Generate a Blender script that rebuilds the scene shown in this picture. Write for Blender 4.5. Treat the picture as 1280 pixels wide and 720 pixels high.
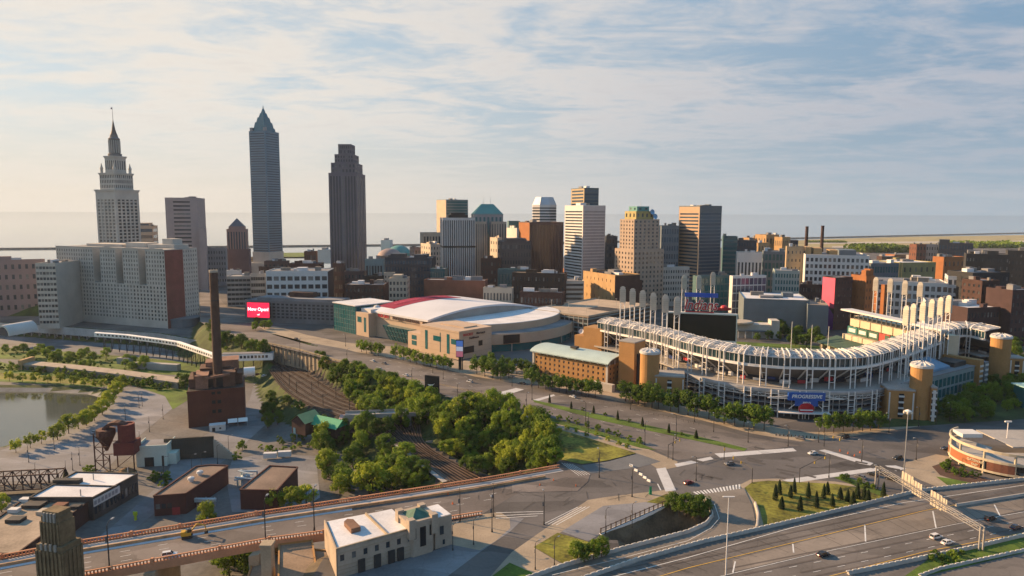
import bpy, bmesh, math, random
import numpy as np
from mathutils import Vector, Matrix
R = math.radians
rnd = random.Random(7)
for o in list(bpy.data.objects): bpy.data.objects.remove(o)
scene = bpy.context.scene
col = scene.collection

# ------------------------------------------------------------------ camera, sky, sun, exposure
CH = 110.0; FPX = 853.0; PITCH = math.atan(94.5/FPX); ROLL = R(0.22)
cam_d = bpy.data.cameras.new('camera'); cam = bpy.data.objects.new('camera', cam_d); col.objects.link(cam)
cam_d.sensor_width = 36; cam_d.lens = FPX*36/1280; cam_d.clip_start = 1; cam_d.clip_end = 90000
_F = Vector((0, math.cos(PITCH), -math.sin(PITCH)))
_R0 = Vector((1, 0, 0)); _U0 = _R0.cross(_F)
_R = _R0*math.cos(ROLL)+_U0*math.sin(ROLL); _U = _U0*math.cos(ROLL)-_R0*math.sin(ROLL)
cam.matrix_world = Matrix(((_R.x, _U.x, -_F.x, 0), (_R.y, _U.y, -_F.y, 0), (_R.z, _U.z, -_F.z, CH), (0, 0, 0, 1)))
scene.camera = cam

SUN_AZ = R(-66); SUN_EL = R(20)
SUNV = Vector((math.sin(SUN_AZ)*math.cos(SUN_EL), math.cos(SUN_AZ)*math.cos(SUN_EL), math.sin(SUN_EL)))
sd = bpy.data.lights.new('sun', 'SUN'); so = bpy.data.objects.new('sun', sd); col.objects.link(so)
sd.energy = 5.0; sd.angle = R(0.6); sd.color = (1.0, 0.64, 0.33)
so.rotation_euler = (-SUNV).to_track_quat('-Z', 'Y').to_euler(); so.location = SUNV*800

world = bpy.data.worlds.new('World'); scene.world = world; world.use_nodes = True
def build_world():
    nt = world.node_tree; nt.nodes.clear(); N = nt.nodes.new; L = nt.links.new
    out = N('ShaderNodeOutputWorld'); bg = N('ShaderNodeBackground'); bg.inputs[1].default_value = 0.066
    sky = N('ShaderNodeTexSky'); sky.sky_type = 'NISHITA'; sky.sun_disc = False
    sky.sun_elevation = SUN_EL; sky.sun_rotation = SUN_AZ; sky.altitude = 200
    sky.air_density = 1.0; sky.dust_density = 2.2; sky.ozone_density = 2.0
    tc = N('ShaderNodeTexCoord'); sep = N('ShaderNodeSeparateXYZ'); L(tc.outputs['Generated'], sep.inputs[0])
    def mth(op, a, b=None, clamp=False):
        n = N('ShaderNodeMath'); n.operation = op; n.use_clamp = clamp
        for i, v in enumerate((a, b)):
            if v is None: continue
            if isinstance(v, (int, float)): n.inputs[i].default_value = v
            else: L(v, n.inputs[i])
        return n.outputs[0]
    zz = mth('ADD', mth('MAXIMUM', sep.outputs[2], 0.0), 0.07)
    u = mth('DIVIDE', sep.outputs[0], zz); v = mth('DIVIDE', sep.outputs[1], zz)
    cmb = N('ShaderNodeCombineXYZ'); L(u, cmb.inputs[0]); L(v, cmb.inputs[1])
    def noise(scale, det, rough, dist, loc, rot, sx, sy):
        mp = N('ShaderNodeMapping'); L(cmb.outputs[0], mp.inputs[0])
        mp.inputs['Location'].default_value = loc; mp.inputs['Rotation'].default_value = (0, 0, rot); mp.inputs['Scale'].default_value = (sx, sy, 1)
        n = N('ShaderNodeTexNoise'); L(mp.outputs[0], n.inputs['Vector'])
        n.inputs['Scale'].default_value = scale; n.inputs['Detail'].default_value = det
        n.inputs['Roughness'].default_value = rough; n.inputs['Distortion'].default_value = dist
        return n.outputs['Fac']
    def ramp(x, a, b):
        n = N('ShaderNodeMapRange'); n.interpolation_type = 'SMOOTHSTEP'; L(x, n.inputs[0]); n.inputs[1].default_value = a; n.inputs[2].default_value = b
        return n.outputs[0]
    big = noise(0.55, 4, .6, .6, (3.1, 1.2, 0), -.35, 1, .8)
    fine = noise(1.7, 9, .62, .8, (5, 2, 0), -.45, .8, 1.2)
    rip = noise(6.5, 6, .64, .5, (1, 2, 0), -.5, .8, 1.3)
    s = mth('ADD', mth('ADD', mth('MULTIPLY', big, .5), mth('MULTIPLY', fine, .6)), mth('MULTIPLY', rip, .26))
    cov = ramp(s, .55, .77)
    core = ramp(s, .70, .92)
    low = mth('SUBTRACT', 1.0, ramp(sep.outputs[2], .0, .17))
    dot = N('ShaderNodeVectorMath'); dot.operation = 'DOT_PRODUCT'; L(tc.outputs['Generated'], dot.inputs[0]); dot.inputs[1].default_value = SUNV
    toward = ramp(dot.outputs['Value'], -.25, .88)
    def mix(f, a, b):
        n = N('ShaderNodeMix'); n.data_type = 'RGBA'
        if isinstance(f, (int, float)): n.inputs[0].default_value = f
        else: L(f, n.inputs[0])
        for i, x in ((6, a), (7, b)):
            if isinstance(x, tuple): n.inputs[i].default_value = x+(1,)
            else: L(x, n.inputs[i])
        return n.outputs[2]
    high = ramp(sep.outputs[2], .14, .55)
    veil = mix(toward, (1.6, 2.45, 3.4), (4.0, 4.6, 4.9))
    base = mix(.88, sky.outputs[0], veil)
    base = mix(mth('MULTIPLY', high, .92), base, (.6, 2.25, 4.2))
    horizon = mix(toward, (2.1, 3.0, 3.8), (5.7, 5.15, 4.35))
    base = mix(mth('MULTIPLY', low, .85), base, horizon)
    cloud = mix(toward, (3.3, 3.5, 4.0), (6.1, 5.6, 5.0))
    cloud = mix(mth('MULTIPLY', core, .45), cloud, mix(toward, (2.2, 2.5, 3.2), (4.8, 4.5, 4.2)))
    k = mth('MULTIPLY', cov, mth('SUBTRACT', .92, mth('MULTIPLY', low, .62)))
    k = mth('MULTIPLY', k, mth('SUBTRACT', 1.0, mth('MULTIPLY', ramp(sep.outputs[2], .28, .6), .85)))
    res = mix(k, base, cloud)
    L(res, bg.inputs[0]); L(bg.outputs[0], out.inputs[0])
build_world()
vs = scene.view_settings; vs.view_transform = 'Standard'; vs.look = 'None'; vs.gamma = 1; vs.use_curve_mapping = False; vs.exposure = 1.14
scene.cycles.max_bounces = 5; scene.cycles.diffuse_bounces = 2; scene.cycles.glossy_bounces = 2; scene.cycles.transmission_bounces = 2
scene.cycles.volume_bounces = 0; scene.cycles.transparent_max_bounces = 4; scene.cycles.use_denoising = True
scene.cycles.sample_clamp_indirect = 6; scene.cycles.caustics_reflective = False; scene.cycles.caustics_refractive = False

# ------------------------------------------------------------------ helpers
def ray(px, py): return _F+_R*((px-640)/FPX)-_U*((py-360)/FPX)
def W(px, py, z=0.0):
    d = ray(px, py); t = (z-CH)/d.z; return Vector((d.x*t, d.y*t, z))
def V(px, py, Y):
    d = ray(px, py); t = Y/d.y; return Vector((d.x*t, Y, CH+d.z*t))
def along(C, dx, dy, px, py):
    d = ray(px, py); k = d.x/d.y
    return (k*C[1]-C[0])/(dx-k*dy)

ORD = ['first', 'second', 'third', 'fourth', 'fifth', 'sixth', 'seventh', 'eighth', 'ninth', 'tenth', 'eleventh', 'twelfth', 'thirteenth', 'fourteenth', 'fifteenth', 'sixteenth', 'seventeenth', 'eighteenth', 'nineteenth', 'twentieth',
       'twenty-first', 'twenty-second', 'twenty-third', 'twenty-fourth', 'twenty-fifth', 'twenty-sixth', 'twenty-seventh', 'twenty-eighth', 'twenty-ninth', 'thirtieth', 'thirty-first', 'thirty-second', 'thirty-third', 'thirty-fourth', 'thirty-fifth']

MATS = {}
def nodes_of(m):
    m.use_nodes = True; nt = m.node_tree; nt.nodes.clear()
    out = nt.nodes.new('ShaderNodeOutputMaterial'); p = nt.nodes.new('ShaderNodeBsdfPrincipled'); nt.links.new(p.outputs[0], out.inputs[0])
    return nt, p, out
def mat(name, c, rough=.8, var=.18, scale=.12, metal=0.0, spec=.35, fine=1.3, rand=0.0, bump=0.0):
    if name in MATS: return MATS[name]
    m = bpy.data.materials.new(name); nt, p, out = nodes_of(m); N = nt.nodes.new; L = nt.links.new
    tc = N('ShaderNodeTexCoord')
    n1 = N('ShaderNodeTexNoise'); n1.inputs['Scale'].default_value = scale; n1.inputs['Detail'].default_value = 5; L(tc.outputs['Object'], n1.inputs['Vector'])
    n2 = N('ShaderNodeTexNoise'); n2.inputs['Scale'].default_value = fine; n2.inputs['Detail'].default_value = 3; L(tc.outputs['Object'], n2.inputs['Vector'])
    a = N('ShaderNodeMath'); a.operation = 'MULTIPLY_ADD'; L(n1.outputs['Fac'], a.inputs[0]); a.inputs[1].default_value = .65
    b = N('ShaderNodeMath'); b.operation = 'MULTIPLY'; L(n2.outputs['Fac'], b.inputs[0]); b.inputs[1].default_value = .35; L(b.outputs[0], a.inputs[2])
    src = a.outputs[0]
    if rand:
        oi = N('ShaderNodeObjectInfo'); c2 = N('ShaderNodeMath'); c2.operation = 'MULTIPLY_ADD'; L(oi.outputs['Random'], c2.inputs[0]); c2.inputs[1].default_value = rand
        s2 = N('ShaderNodeMath'); s2.operation = 'SUBTRACT'; L(src, s2.inputs[0]); s2.inputs[1].default_value = rand/2; L(s2.outputs[0], c2.inputs[2]); src = c2.outputs[0]
    mr = N('ShaderNodeMapRange'); L(src, mr.inputs[0]); mr.inputs[1].default_value = .3; mr.inputs[2].default_value = .7; mr.inputs[3].default_value = 1-var*1.4; mr.inputs[4].default_value = 1+var*1.4
    mx = N('ShaderNodeVectorMath'); mx.operation = 'SCALE'; mx.inputs[0].default_value = c; L(mr.outputs[0], mx.inputs['Scale'])
    L(mx.outputs[0], p.inputs['Base Color'])
    p.inputs['Roughness'].default_value = rough; p.inputs['Metallic'].default_value = metal; p.inputs['Specular IOR Level'].default_value = spec
    if bump:
        bp = N('ShaderNodeBump'); bp.inputs['Strength'].default_value = bump; L(n2.outputs['Fac'], bp.inputs['Height']); L(bp.outputs[0], p.inputs['Normal'])
    MATS[name] = m; return m
def glass(name, c=(.025, .035, .045), rough=.14, light=(.34, .33, .3), amount=.4):
    """window glass: a share of the panes (by object) have pale blinds behind them"""
    if name in MATS: return MATS[name]
    m = bpy.data.materials.new(name); nt, p, out = nodes_of(m); N = nt.nodes.new; L = nt.links.new
    oi = N('ShaderNodeObjectInfo'); mr = N('ShaderNodeMapRange'); L(oi.outputs['Random'], mr.inputs[0]); mr.inputs[1].default_value = 1-amount; mr.inputs[2].default_value = 1.0
    tc = N('ShaderNodeTexCoord'); n1 = N('ShaderNodeTexNoise'); n1.inputs['Scale'].default_value = .35; L(tc.outputs['Object'], n1.inputs['Vector'])
    mul = N('ShaderNodeMath'); mul.operation = 'MULTIPLY'; L(mr.outputs[0], mul.inputs[0]); L(n1.outputs['Fac'], mul.inputs[1])
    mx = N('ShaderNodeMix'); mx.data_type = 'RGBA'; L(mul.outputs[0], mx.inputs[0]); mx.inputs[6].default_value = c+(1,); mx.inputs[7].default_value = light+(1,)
    L(mx.outputs[2], p.inputs['Base Color']); p.inputs['Roughness'].default_value = rough; p.inputs['Specular IOR Level'].default_value = .6
    MATS[name] = m; return m
def emis(name, c, s):
    if name in MATS: return MATS[name]
    m = bpy.data.materials.new(name); nt, p, out = nodes_of(m)
    p.inputs['Base Color'].default_value = c+(1,); p.inputs['Emission Color'].default_value = c+(1,); p.inputs['Emission Strength'].default_value = s
    MATS[name] = m; return m

class MB:
    def __init__(s): s.v = []; s.f = []; s.m = []; s.cur = 0
    def quad(s, *p):
        n = len(s.v); s.v += [tuple(q) for q in p]; s.f.append(tuple(range(n, n+len(p)))); s.m.append(s.cur)
    def box(s, x0, x1, y0, y1, z0, z1):
        n = len(s.v)
        s.v += [(x0, y0, z0), (x1, y0, z0), (x1, y1, z0), (x0, y1, z0), (x0, y0, z1), (x1, y0, z1), (x1, y1, z1), (x0, y1, z1)]
        for f in ((0, 3, 2, 1), (4, 5, 6, 7), (0, 1, 5, 4), (1, 2, 6, 5), (2, 3, 7, 6), (3, 0, 4, 7)): s.f.append(tuple(n+i for i in f)); s.m.append(s.cur)
    def obox(s, c, u, v, w):
        """box with centre c and half-axis vectors u, v, w"""
        c, u, v, w = Vector(c), Vector(u), Vector(v), Vector(w); n = len(s.v)
        for sw in (-1, 1):
            for a, b in ((-1, -1), (1, -1), (1, 1), (-1, 1)): s.v.append(tuple(c+u*a+v*b+w*sw))
        for f in ((0, 3, 2, 1), (4, 5, 6, 7), (0, 1, 5, 4), (1, 2, 6, 5), (2, 3, 7, 6), (3, 0, 4, 7)): s.f.append(tuple(n+i for i in f)); s.m.append(s.cur)
    def beam(s, p, q, w, h=None):
        p, q = Vector(p), Vector(q); d = q-p
        if d.length < 1e-4: return
        d2 = d.normalized(); side = d2.cross(Vector((0, 0, 1)))
        if side.length < .05: side = Vector((1, 0, 0))
        side.normalize(); up = side.cross(d2).normalized()
        s.obox((p+q)/2, d/2, side*(w/2), up*((h or w)/2))
    def tube(s, p, q, r, r2=None, n=8, cap=True):
        p, q = Vector(p), Vector(q); r2 = r if r2 is None else r2; d = (q-p).normalized()
        a = d.cross(Vector((0, 0, 1)));
        if a.length < .05: a = Vector((1, 0, 0))
        a.normalize(); b = d.cross(a); k = len(s.v)
        for i in range(n):
            t = 2*math.pi*i/n; e = a*math.cos(t)+b*math.sin(t); s.v.append(tuple(p+e*r)); s.v.append(tuple(q+e*r2))
        for i in range(n):
            j = (i+1) % n; s.f.append((k+2*i, k+2*j, k+2*j+1, k+2*i+1)); s.m.append(s.cur)
        if cap:
            s.f.append(tuple(k+2*i for i in range(n))[::-1]); s.m.append(s.cur); s.f.append(tuple(k+2*i+1 for i in range(n))); s.m.append(s.cur)
    def prism(s, pts, z0, z1):
        """pts: list of (x,y) counter-clockwise; z1 may be a list"""
        n = len(pts); k = len(s.v)
        s.v += [(p[0], p[1], z0) for p in pts]
        s.v += [(p[0], p[1], z1[i] if isinstance(z1, (list, tuple)) else z1) for i, p in enumerate(pts)]
        s.f.append(tuple(range(k+n-1, k-1, -1))); s.f.append(tuple(range(k+n, k+2*n))); s.m += [s.cur]*2
        for i in range(n): j = (i+1) % n; s.f.append((k+i, k+j, k+n+j, k+n+i)); s.m.append(s.cur)
    def lathe(s, c, prof, n=16):
        k = len(s.v); m = len(prof)
        for i in range(n):
            t = 2*math.pi*i/n
            for r, z in prof: s.v.append((c[0]+r*math.cos(t), c[1]+r*math.sin(t), c[2]+z))
        for i in range(n):
            j = (i+1) % n
            for q in range(m-1): s.f.append((k+i*m+q, k+j*m+q, k+j*m+q+1, k+i*m+q+1)); s.m.append(s.cur)
        s.f.append(tuple(k+i*m+m-1 for i in range(n))); s.m.append(s.cur)
    def sweep(s, path, prof, closed=False):
        """path: Vectors in plan, prof: (offset to the outside, z)"""
        k = len(s.v); n = len(path); m = len(prof)
        for i in range(n):
            a = path[max(i-1, 0)]; b = path[min(i+1, n-1)]; t = (b-a); t.z = 0; t.normalize(); o = Vector((t.y, -t.x, 0))
            for off, z in prof: s.v.append((path[i].x+o.x*off, path[i].y+o.y*off, path[i].z+z))
        for i in range(n-1):
            for q in range(m-1 if not closed else m):
                r = (q+1) % m; s.f.append((k+i*m+q, k+(i+1)*m+q, k+(i+1)*m+r, k+i*m+r)); s.m.append(s.cur)
        if closed:
            s.f.append(tuple(k+q for q in range(m))); s.f.append(tuple(k+(n-1)*m+q for q in range(m))[::-1]); s.m += [s.cur]*2
    def mesh(s, name, mats, smooth=False):
        me = bpy.data.meshes.new(name); me.from_pydata(s.v, [], s.f); me.update()
        for m in (mats if isinstance(mats, (list, tuple)) else [mats]): me.materials.append(m)
        me.polygons.foreach_set('material_index', s.m)
        if smooth: me.polygons.foreach_set('use_smooth', [True]*len(s.f))
        bm = bmesh.new(); bm.from_mesh(me); bmesh.ops.recalc_face_normals(bm, faces=bm.faces); bm.to_mesh(me); bm.free()
        return me
    def build(s, name, mats, parent=None, loc=(0, 0, 0), rz=0.0, smooth=False):
        o = bpy.data.objects.new(name, s.mesh(name, mats, smooth)); col.objects.link(o)
        o.location = loc; o.rotation_euler = (0, 0, rz); o.parent = parent
        return o
def tag(o, label=None, cat=None, group=None, kind=None):
    if label: o['label'] = label
    if cat: o['category'] = cat
    if group: o['group'] = group
    if kind: o['kind'] = kind
    return o
def thing(name, label, cat, loc=(0, 0, 0), rz=0.0, group=None):
    o = bpy.data.objects.new(name, None); col.objects.link(o); o.location = loc; o.rotation_euler = (0, 0, rz); o.empty_display_size = 1
    return tag(o, label, cat, group)
KIDS = {}
def kids(o):
    return [c for c in o.children]
def dup(root, loc, rz=0.0, sc=None, label=None, group=None):
    r = root.copy(); col.objects.link(r); r.location = loc; r.rotation_euler = (0, 0, rz)
    if sc is not None: r.scale = sc if isinstance(sc, tuple) else (sc, sc, sc)
    if label: r['label'] = label
    if group: r['group'] = group
    for ch in SRC[root.name]:
        c = ch[0].copy(); col.objects.link(c); c.parent = r
        for g in ch[1]:
            d = g.copy(); col.objects.link(d); d.parent = c
    return r
SRC = {}
def source(root):
    SRC[root.name] = [(c, list(c.children)) for c in root.children]; return root
def inst(name, me, parent, loc=(0, 0, 0), rot=(0, 0, 0)):
    o = bpy.data.objects.new(name, me); col.objects.link(o); o.parent = parent; o.location = loc; o.rotation_euler = rot; return o
FONTC = {}
def text_part(name, s, size, m, parent, loc, rot, depth=.12, shear=0.0, align='CENTER', bold=0.0, sx=1.0):
    """real letters, extruded, as a mesh"""
    cu = bpy.data.curves.new(name, 'FONT'); cu.body = s; cu.size = size; cu.extrude = depth; cu.shear = shear; cu.align_x = align; cu.align_y = 'CENTER'; cu.offset = bold; cu.resolution_u = 3
    t = bpy.data.objects.new(name, cu); col.objects.link(t); bpy.context.view_layer.update()
    dg = bpy.context.evaluated_depsgraph_get(); me = bpy.data.meshes.new_from_object(t.evaluated_get(dg)); me.name = name
    bpy.data.objects.remove(t); bpy.data.curves.remove(cu); me.materials.clear(); me.materials.append(m)
    o = inst(name, me, parent, loc, rot); o.scale = (sx, 1, 1); return o

# ---- common materials
def asphalt_mat(name, c, patch=.55):
    if name in MATS: return MATS[name]
    m = bpy.data.materials.new(name); nt, p, out = nodes_of(m); N = nt.nodes.new; L = nt.links.new; tc = N('ShaderNodeTexCoord')
    def mth(op, a, b): 
        n = N('ShaderNodeMath'); n.operation = op
        for i, x in enumerate((a, b)):
            if isinstance(x, (int, float)): n.inputs[i].default_value = x
            else: L(x, n.inputs[i])
        return n.outputs[0]
    def nz(sc, det): n = N('ShaderNodeTexNoise'); n.inputs['Scale'].default_value = sc; n.inputs['Detail'].default_value = det; L(tc.outputs['Object'], n.inputs['Vector']); return n.outputs['Fac']
    mp = N('ShaderNodeMapping'); mp.inputs['Rotation'].default_value = (0, 0, .6); mp.inputs['Scale'].default_value = (.6, 1.6, 1); L(tc.outputs['Object'], mp.inputs[0])
    v1 = N('ShaderNodeTexVoronoi'); v1.distance = 'CHEBYCHEV'; v1.inputs['Scale'].default_value = .055; L(mp.outputs[0], v1.inputs['Vector']); sp = N('ShaderNodeSeparateColor'); L(v1.outputs['Color'], sp.inputs[0])
    v2 = N('ShaderNodeTexVoronoi'); v2.feature = 'DISTANCE_TO_EDGE'; v2.inputs['Scale'].default_value = .12; L(tc.outputs['Object'], v2.inputs['Vector'])
    crack = mth('LESS_THAN', v2.outputs['Distance'], .018); pt = mth('MULTIPLY', mth('SUBTRACT', sp.outputs[0], .5), patch)
    k = mth('ADD', mth('ADD', 1.0, pt), mth('MULTIPLY', mth('SUBTRACT', nz(.035, 7), .5), 1.5)); k = mth('ADD', k, mth('MULTIPLY', mth('SUBTRACT', nz(.9, 4), .5), .35)); k = mth('MULTIPLY', k, mth('SUBTRACT', 1.0, mth('MULTIPLY', crack, .09))); k = mth('MAXIMUM', k, .3)
    mx = N('ShaderNodeVectorMath'); mx.operation = 'SCALE'; mx.inputs[0].default_value = c; L(k, mx.inputs['Scale']); L(mx.outputs[0], p.inputs['Base Color']); p.inputs['Roughness'].default_value = .85; p.inputs['Specular IOR Level'].default_value = .3
    MATS[name] = m; return m
asph = asphalt_mat('asphalt', (.1, .093, .09))
asph_old = asphalt_mat('worn_asphalt', (.185, .185, .195), .35)
asphalt_mat('street_asphalt', (.145, .128, .117)); asphalt_mat('highway_asphalt', (.13, .117, .107), .4); asphalt_mat('ramp_asphalt', (.18, .158, .135), .3); asphalt_mat('pale_asphalt', (.2, .172, .145), .3); asphalt_mat('bridge_asphalt', (.14, .122, .112)); asphalt_mat('lot_asphalt', (.14, .145, .155))
conc = mat('concrete', (.33, .31, .285), .85, .22, .06)
conc_d = mat('stained_concrete', (.21, .2, .185), .85, .3, .1)
walk = mat('pavement', (.31, .25, .18), .85, .22, .1)
dust = mat('dusty_ground', (.125, .12, .115), .9, .35, .05, fine=.5)
grass = mat('grass', (.075, .125, .014), .95, .5, .07, fine=1.2)
grass_y = mat('dry_grass', (.155, .15, .022), .95, .75, .09, fine=.7)
weeds = mat('weeds', (.045, .065, .016), .95, .55, .09, fine=.8)
white = mat('white_paint', (.75, .75, .73), .6, .07)
line_w = mat('white_line', (.62, .62, .6), .7, .2, .5)
line_y = mat('yellow_line', (.55, .34, .06), .7, .2, .5)
steel = mat('steel', (.35, .36, .37), .45, .1, metal=.6)
dark = mat('dark_metal', (.035, .033, .032), .6, .2)
brick = mat('red_brick', (.17, .07, .045), .9, .2, .15)
brick_d = mat('dark_brick', (.06, .032, .028), .9, .25, .15)
sand = mat('sandstone', (.36, .29, .2), .9, .2, .12)
tan = mat('tan_brick', (.42, .27, .13), .9, .14, .12)
roof_g = mat('grey_roof', (.2, .2, .21), .9, .25, .06)
roof_w = mat('white_roof', (.62, .62, .63), .85, .16, .08)
roof_t = mat('gravel_roof', (.3, .24, .18), .95, .3, .1)
black = mat('black', (.012, .012, .014), .5, .1)
G_dark = glass('window_glass'); G_teal = glass('teal_glass', (.008, .1, .115), .1, (.03, .12, .13), .3); G_blue = glass('blue_glass', (.02, .05, .085), .1, (.08, .14, .19), .35)
# ------------------------------------------------------------------ terrain
Z_LOW = -24.0
def pw(pts, z): return [tuple(W(x, y, z)[:2]) for x, y in pts]
A_poly = pw([(262, 408), (300, 421), (312, 425), (375, 438), (420, 451), (455, 459), (495, 471), (530, 483), (556, 493), (580, 505), (604, 509), (640, 513), (668, 524), (700, 545), (712, 562), (692, 580), (668, 598), (640, 606), (590, 624), (545, 648), (505, 662), (404, 700), (380, 745), (340, 800)], 0) \
    + [(-30, 60), (9000, 60), (9000, 2300), (-9000, 2300), (-9000, 800), (-345, 800), (-330, 740)]
B_poly = pw([(-300, 392), (-100, 397), (27, 405), (125, 412), (200, 417), (262, 428), (300, 431)], -12) + [(-250, 640), (-330, 810), (-9000, 810), (-9000, 700)]
T_poly = pw([(341, 446), (350, 478), (385, 506), (430, 524), (492, 556), (555, 600), (600, 640), (690, 640), (650, 604), (598, 590), (545, 560), (526, 551), (470, 520), (452, 510), (422, 489), (396, 470), (368, 448), (352, 440)], -15)
RIV = pw([(-260, 489), (60, 490), (110, 493), (127, 497), (122, 506), (100, 521), (75, 536), (40, 549), (0, 562), (-260, 640)], -27.5)
PIT = pw([(757, 668), (833, 633), (872, 637), (890, 650), (880, 658), (800, 682)], 0)
def sdist(poly, X, Y):
    P = np.array(poly); inside = np.zeros(X.shape, bool); d2 = np.full(X.shape, 1e12)
    n = len(P)
    for i in range(n):
        x0, y0 = P[i]; x1, y1 = P[(i+1) % n]
        c = ((y0 > Y) != (y1 > Y)) & (X < (x1-x0)*(Y-y0)/((y1-y0) if y1 != y0 else 1e-9)+x0); inside ^= c
        dx, dy = x1-x0, y1-y0; t = np.clip(((X-x0)*dx+(Y-y0)*dy)/(dx*dx+dy*dy+1e-9), 0, 1)
        d2 = np.minimum(d2, (X-x0-t*dx)**2+(Y-y0-t*dy)**2)
    d = np.sqrt(d2); return np.where(inside, -d, d)
def height(X, Y):
    z = np.full(X.shape, Z_LOW)
    def rise(poly, lev, w):
        d = np.clip(sdist(poly, X, Y)/w, 0, 1); d = d*d*(3-2*d); return lev+(Z_LOW-lev)*d
    z = np.maximum(z, rise(B_poly, -12, 5)); z = np.maximum(z, rise(A_poly, 0, 30))
    dt = sdist(T_poly, X, Y); z = np.where(dt < 0, -15, z); k = np.clip(dt/14, 0, 1); z = np.where((dt >= 0) & (z < -15), -15+(z+15)*k, z); z = np.where((dt >= 0) & (z > -15) & (dt < 8), -15+(z+15)*np.clip(dt/8, 0, 1), z)
    dr = sdist(RIV, X, Y); z = np.where(dr < 0, np.maximum(-31, -27+dr*.6), z); z = np.where((dr >= 0) & (dr < 6), np.minimum(z, -27+dr*.5), z)
    dp = sdist(PIT, X, Y); z = np.where(dp < 0, np.minimum(z, np.maximum(-9, dp*1.6)), z)
    return z
_gx = np.arange(-700, 700, 2.); _gy = np.arange(150, 1100, 2.); _GZ = height(*np.meshgrid(_gx, _gy)).tolist()
_SH = lambda X: 1380+np.clip(X+250, 0, 900)*.95
def gz(x, y):
    i, j = (x+700)/2, (y-150)/2; a, b = int(i), int(j)
    if a < 0 or b < 0 or a > len(_gx)-2 or b > len(_gy)-2: return 0.0
    i -= a; j -= b; r0, r1 = _GZ[b], _GZ[b+1]
    return (r0[a]*(1-i)+r0[a+1]*i)*(1-j)+(r1[a]*(1-i)+r1[a+1]*i)*j
def hit(px, py):
    """the ground point the photograph shows at a pixel"""
    d = ray(px, py); t = 160.0
    while t < 4000:
        p = d*t
        if p.z+CH < gz(p.x, p.y): break
        t *= 1.006
    p = d*t; return Vector((p.x, p.y, gz(p.x, p.y)))
def terrain():
    xs = np.concatenate([np.arange(-9000, -1200, 650.), np.arange(-1200, -620, 40.), np.arange(-620, 40, 4.), np.arange(40, 160, 4.), np.arange(160, 1500, 60.), np.arange(1500, 9001, 750.)])
    ys = np.concatenate([np.arange(60, 180, 8.), np.arange(180, 820, 4.), np.arange(820, 2301, 74.)])
    X, Y = np.meshgrid(xs, ys); Z = height(X, Y); Z = np.where(Y > _SH(X), -45, Z)
    nx, ny = len(xs), len(ys); V_ = np.stack([X.ravel(), Y.ravel(), Z.ravel()], 1)
    idx = np.arange(nx*ny).reshape(ny, nx); a, b, c, d = idx[:-1, :-1], idx[:-1, 1:], idx[1:, 1:], idx[1:, :-1]
    faces = np.stack([a.ravel(), b.ravel(), c.ravel(), d.ravel()], 1)
    zc = (Z[:-1, :-1]+Z[1:, 1:]+Z[:-1, 1:]+Z[1:, :-1])/4; sl = np.maximum(abs(Z[:-1, :-1]-Z[1:, 1:]), abs(Z[:-1, 1:]-Z[1:, :-1]))
    xc = (X[:-1, :-1]+X[1:, 1:])/2; yc = (Y[:-1, :-1]+Y[1:, 1:])/2
    mi = np.where(zc > -.3, 0, 1); mi = np.where((sl > .45) & (xc > -400) & (yc < 455) & (xc < 22), 2, mi); mi = np.where((sl > .12) & (yc >= 455), 2, mi); mi = np.where((sl > .3) & ((xc >= 22) | ((xc > -85) & (yc < 238))), 5, mi); mi = np.where((zc < -15.5) & (sl < .45), 1, mi)
    mi = np.where((zc < -26), 3, mi)
    dt = sdist(T_poly, xc, yc); mi = np.where(dt < 2, 4, mi)
    me = bpy.data.meshes.new('ground'); me.from_pydata(V_.tolist(), [], faces.tolist())
    for m in (asph, dust, weeds, conc_d, mat('ballast', (.06, .048, .042), .95, .4, .12, fine=.8), mat('bare_earth', (.11, .085, .055), .95, .4, .2)): me.materials.append(m)
    me.polygons.foreach_set('material_index', mi.ravel().tolist()); me.update()
    o = bpy.data.objects.new('ground', me); col.objects.link(o); tag(o, kind='structure')
terrain()
NSH = 0
def sheet(name, pts, m, z=0.0, lift=None, kind='structure', drape=False):
    """a flat polygon on the ground given by pixels at height z; lift in metres above it"""
    global NSH
    NSH += 1
    lift = .03+.003*(NSH % 9) if lift is None else lift
    w = [W(x, y, z) for x, y in pts]; bm = bmesh.new(); vs_ = [bm.verts.new((p.x, p.y, z+lift)) for p in w]; f = bm.faces.new(vs_); f.normal_update()
    if f.normal.z < 0: f.normal_flip()
    bmesh.ops.triangulate(bm, faces=bm.faces[:])
    if drape:
        bmesh.ops.subdivide_edges(bm, edges=bm.edges[:], cuts=6, use_grid_fill=True)
        for v in bm.verts: v.co.z = gz(v.co.x, v.co.y)+lift
    me = bpy.data.meshes.new(name); bm.to_mesh(me); bm.free(); me.materials.append(m)
    o = bpy.data.objects.new(name, me); col.objects.link(o); return tag(o, kind=kind)
def ribbon(mb, pts, w, z):
    """flat strip of width w along world points"""
    for a, b in zip(pts, pts[1:]):
        t = (b-a); t.z = 0
        if t.length < .01: continue
        t.normalize(); o = Vector((t.y, -t.x, 0))*(w/2)
        mb.quad((a+o)[:2]+(z,) if False else (a.x+o.x, a.y+o.y, z), (b.x+o.x, b.y+o.y, z), (b.x-o.x, b.y-o.y, z), (a.x-o.x, a.y-o.y, z))
def dashes(mb, a, b, w, z, on, off):
    d = b-a; n = int(d.length/(on+off)); t = d.normalized()
    for i in range(n): ribbon(mb, [a+t*(i*(on+off)), a+t*(i*(on+off)+on)], w, z)

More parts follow.
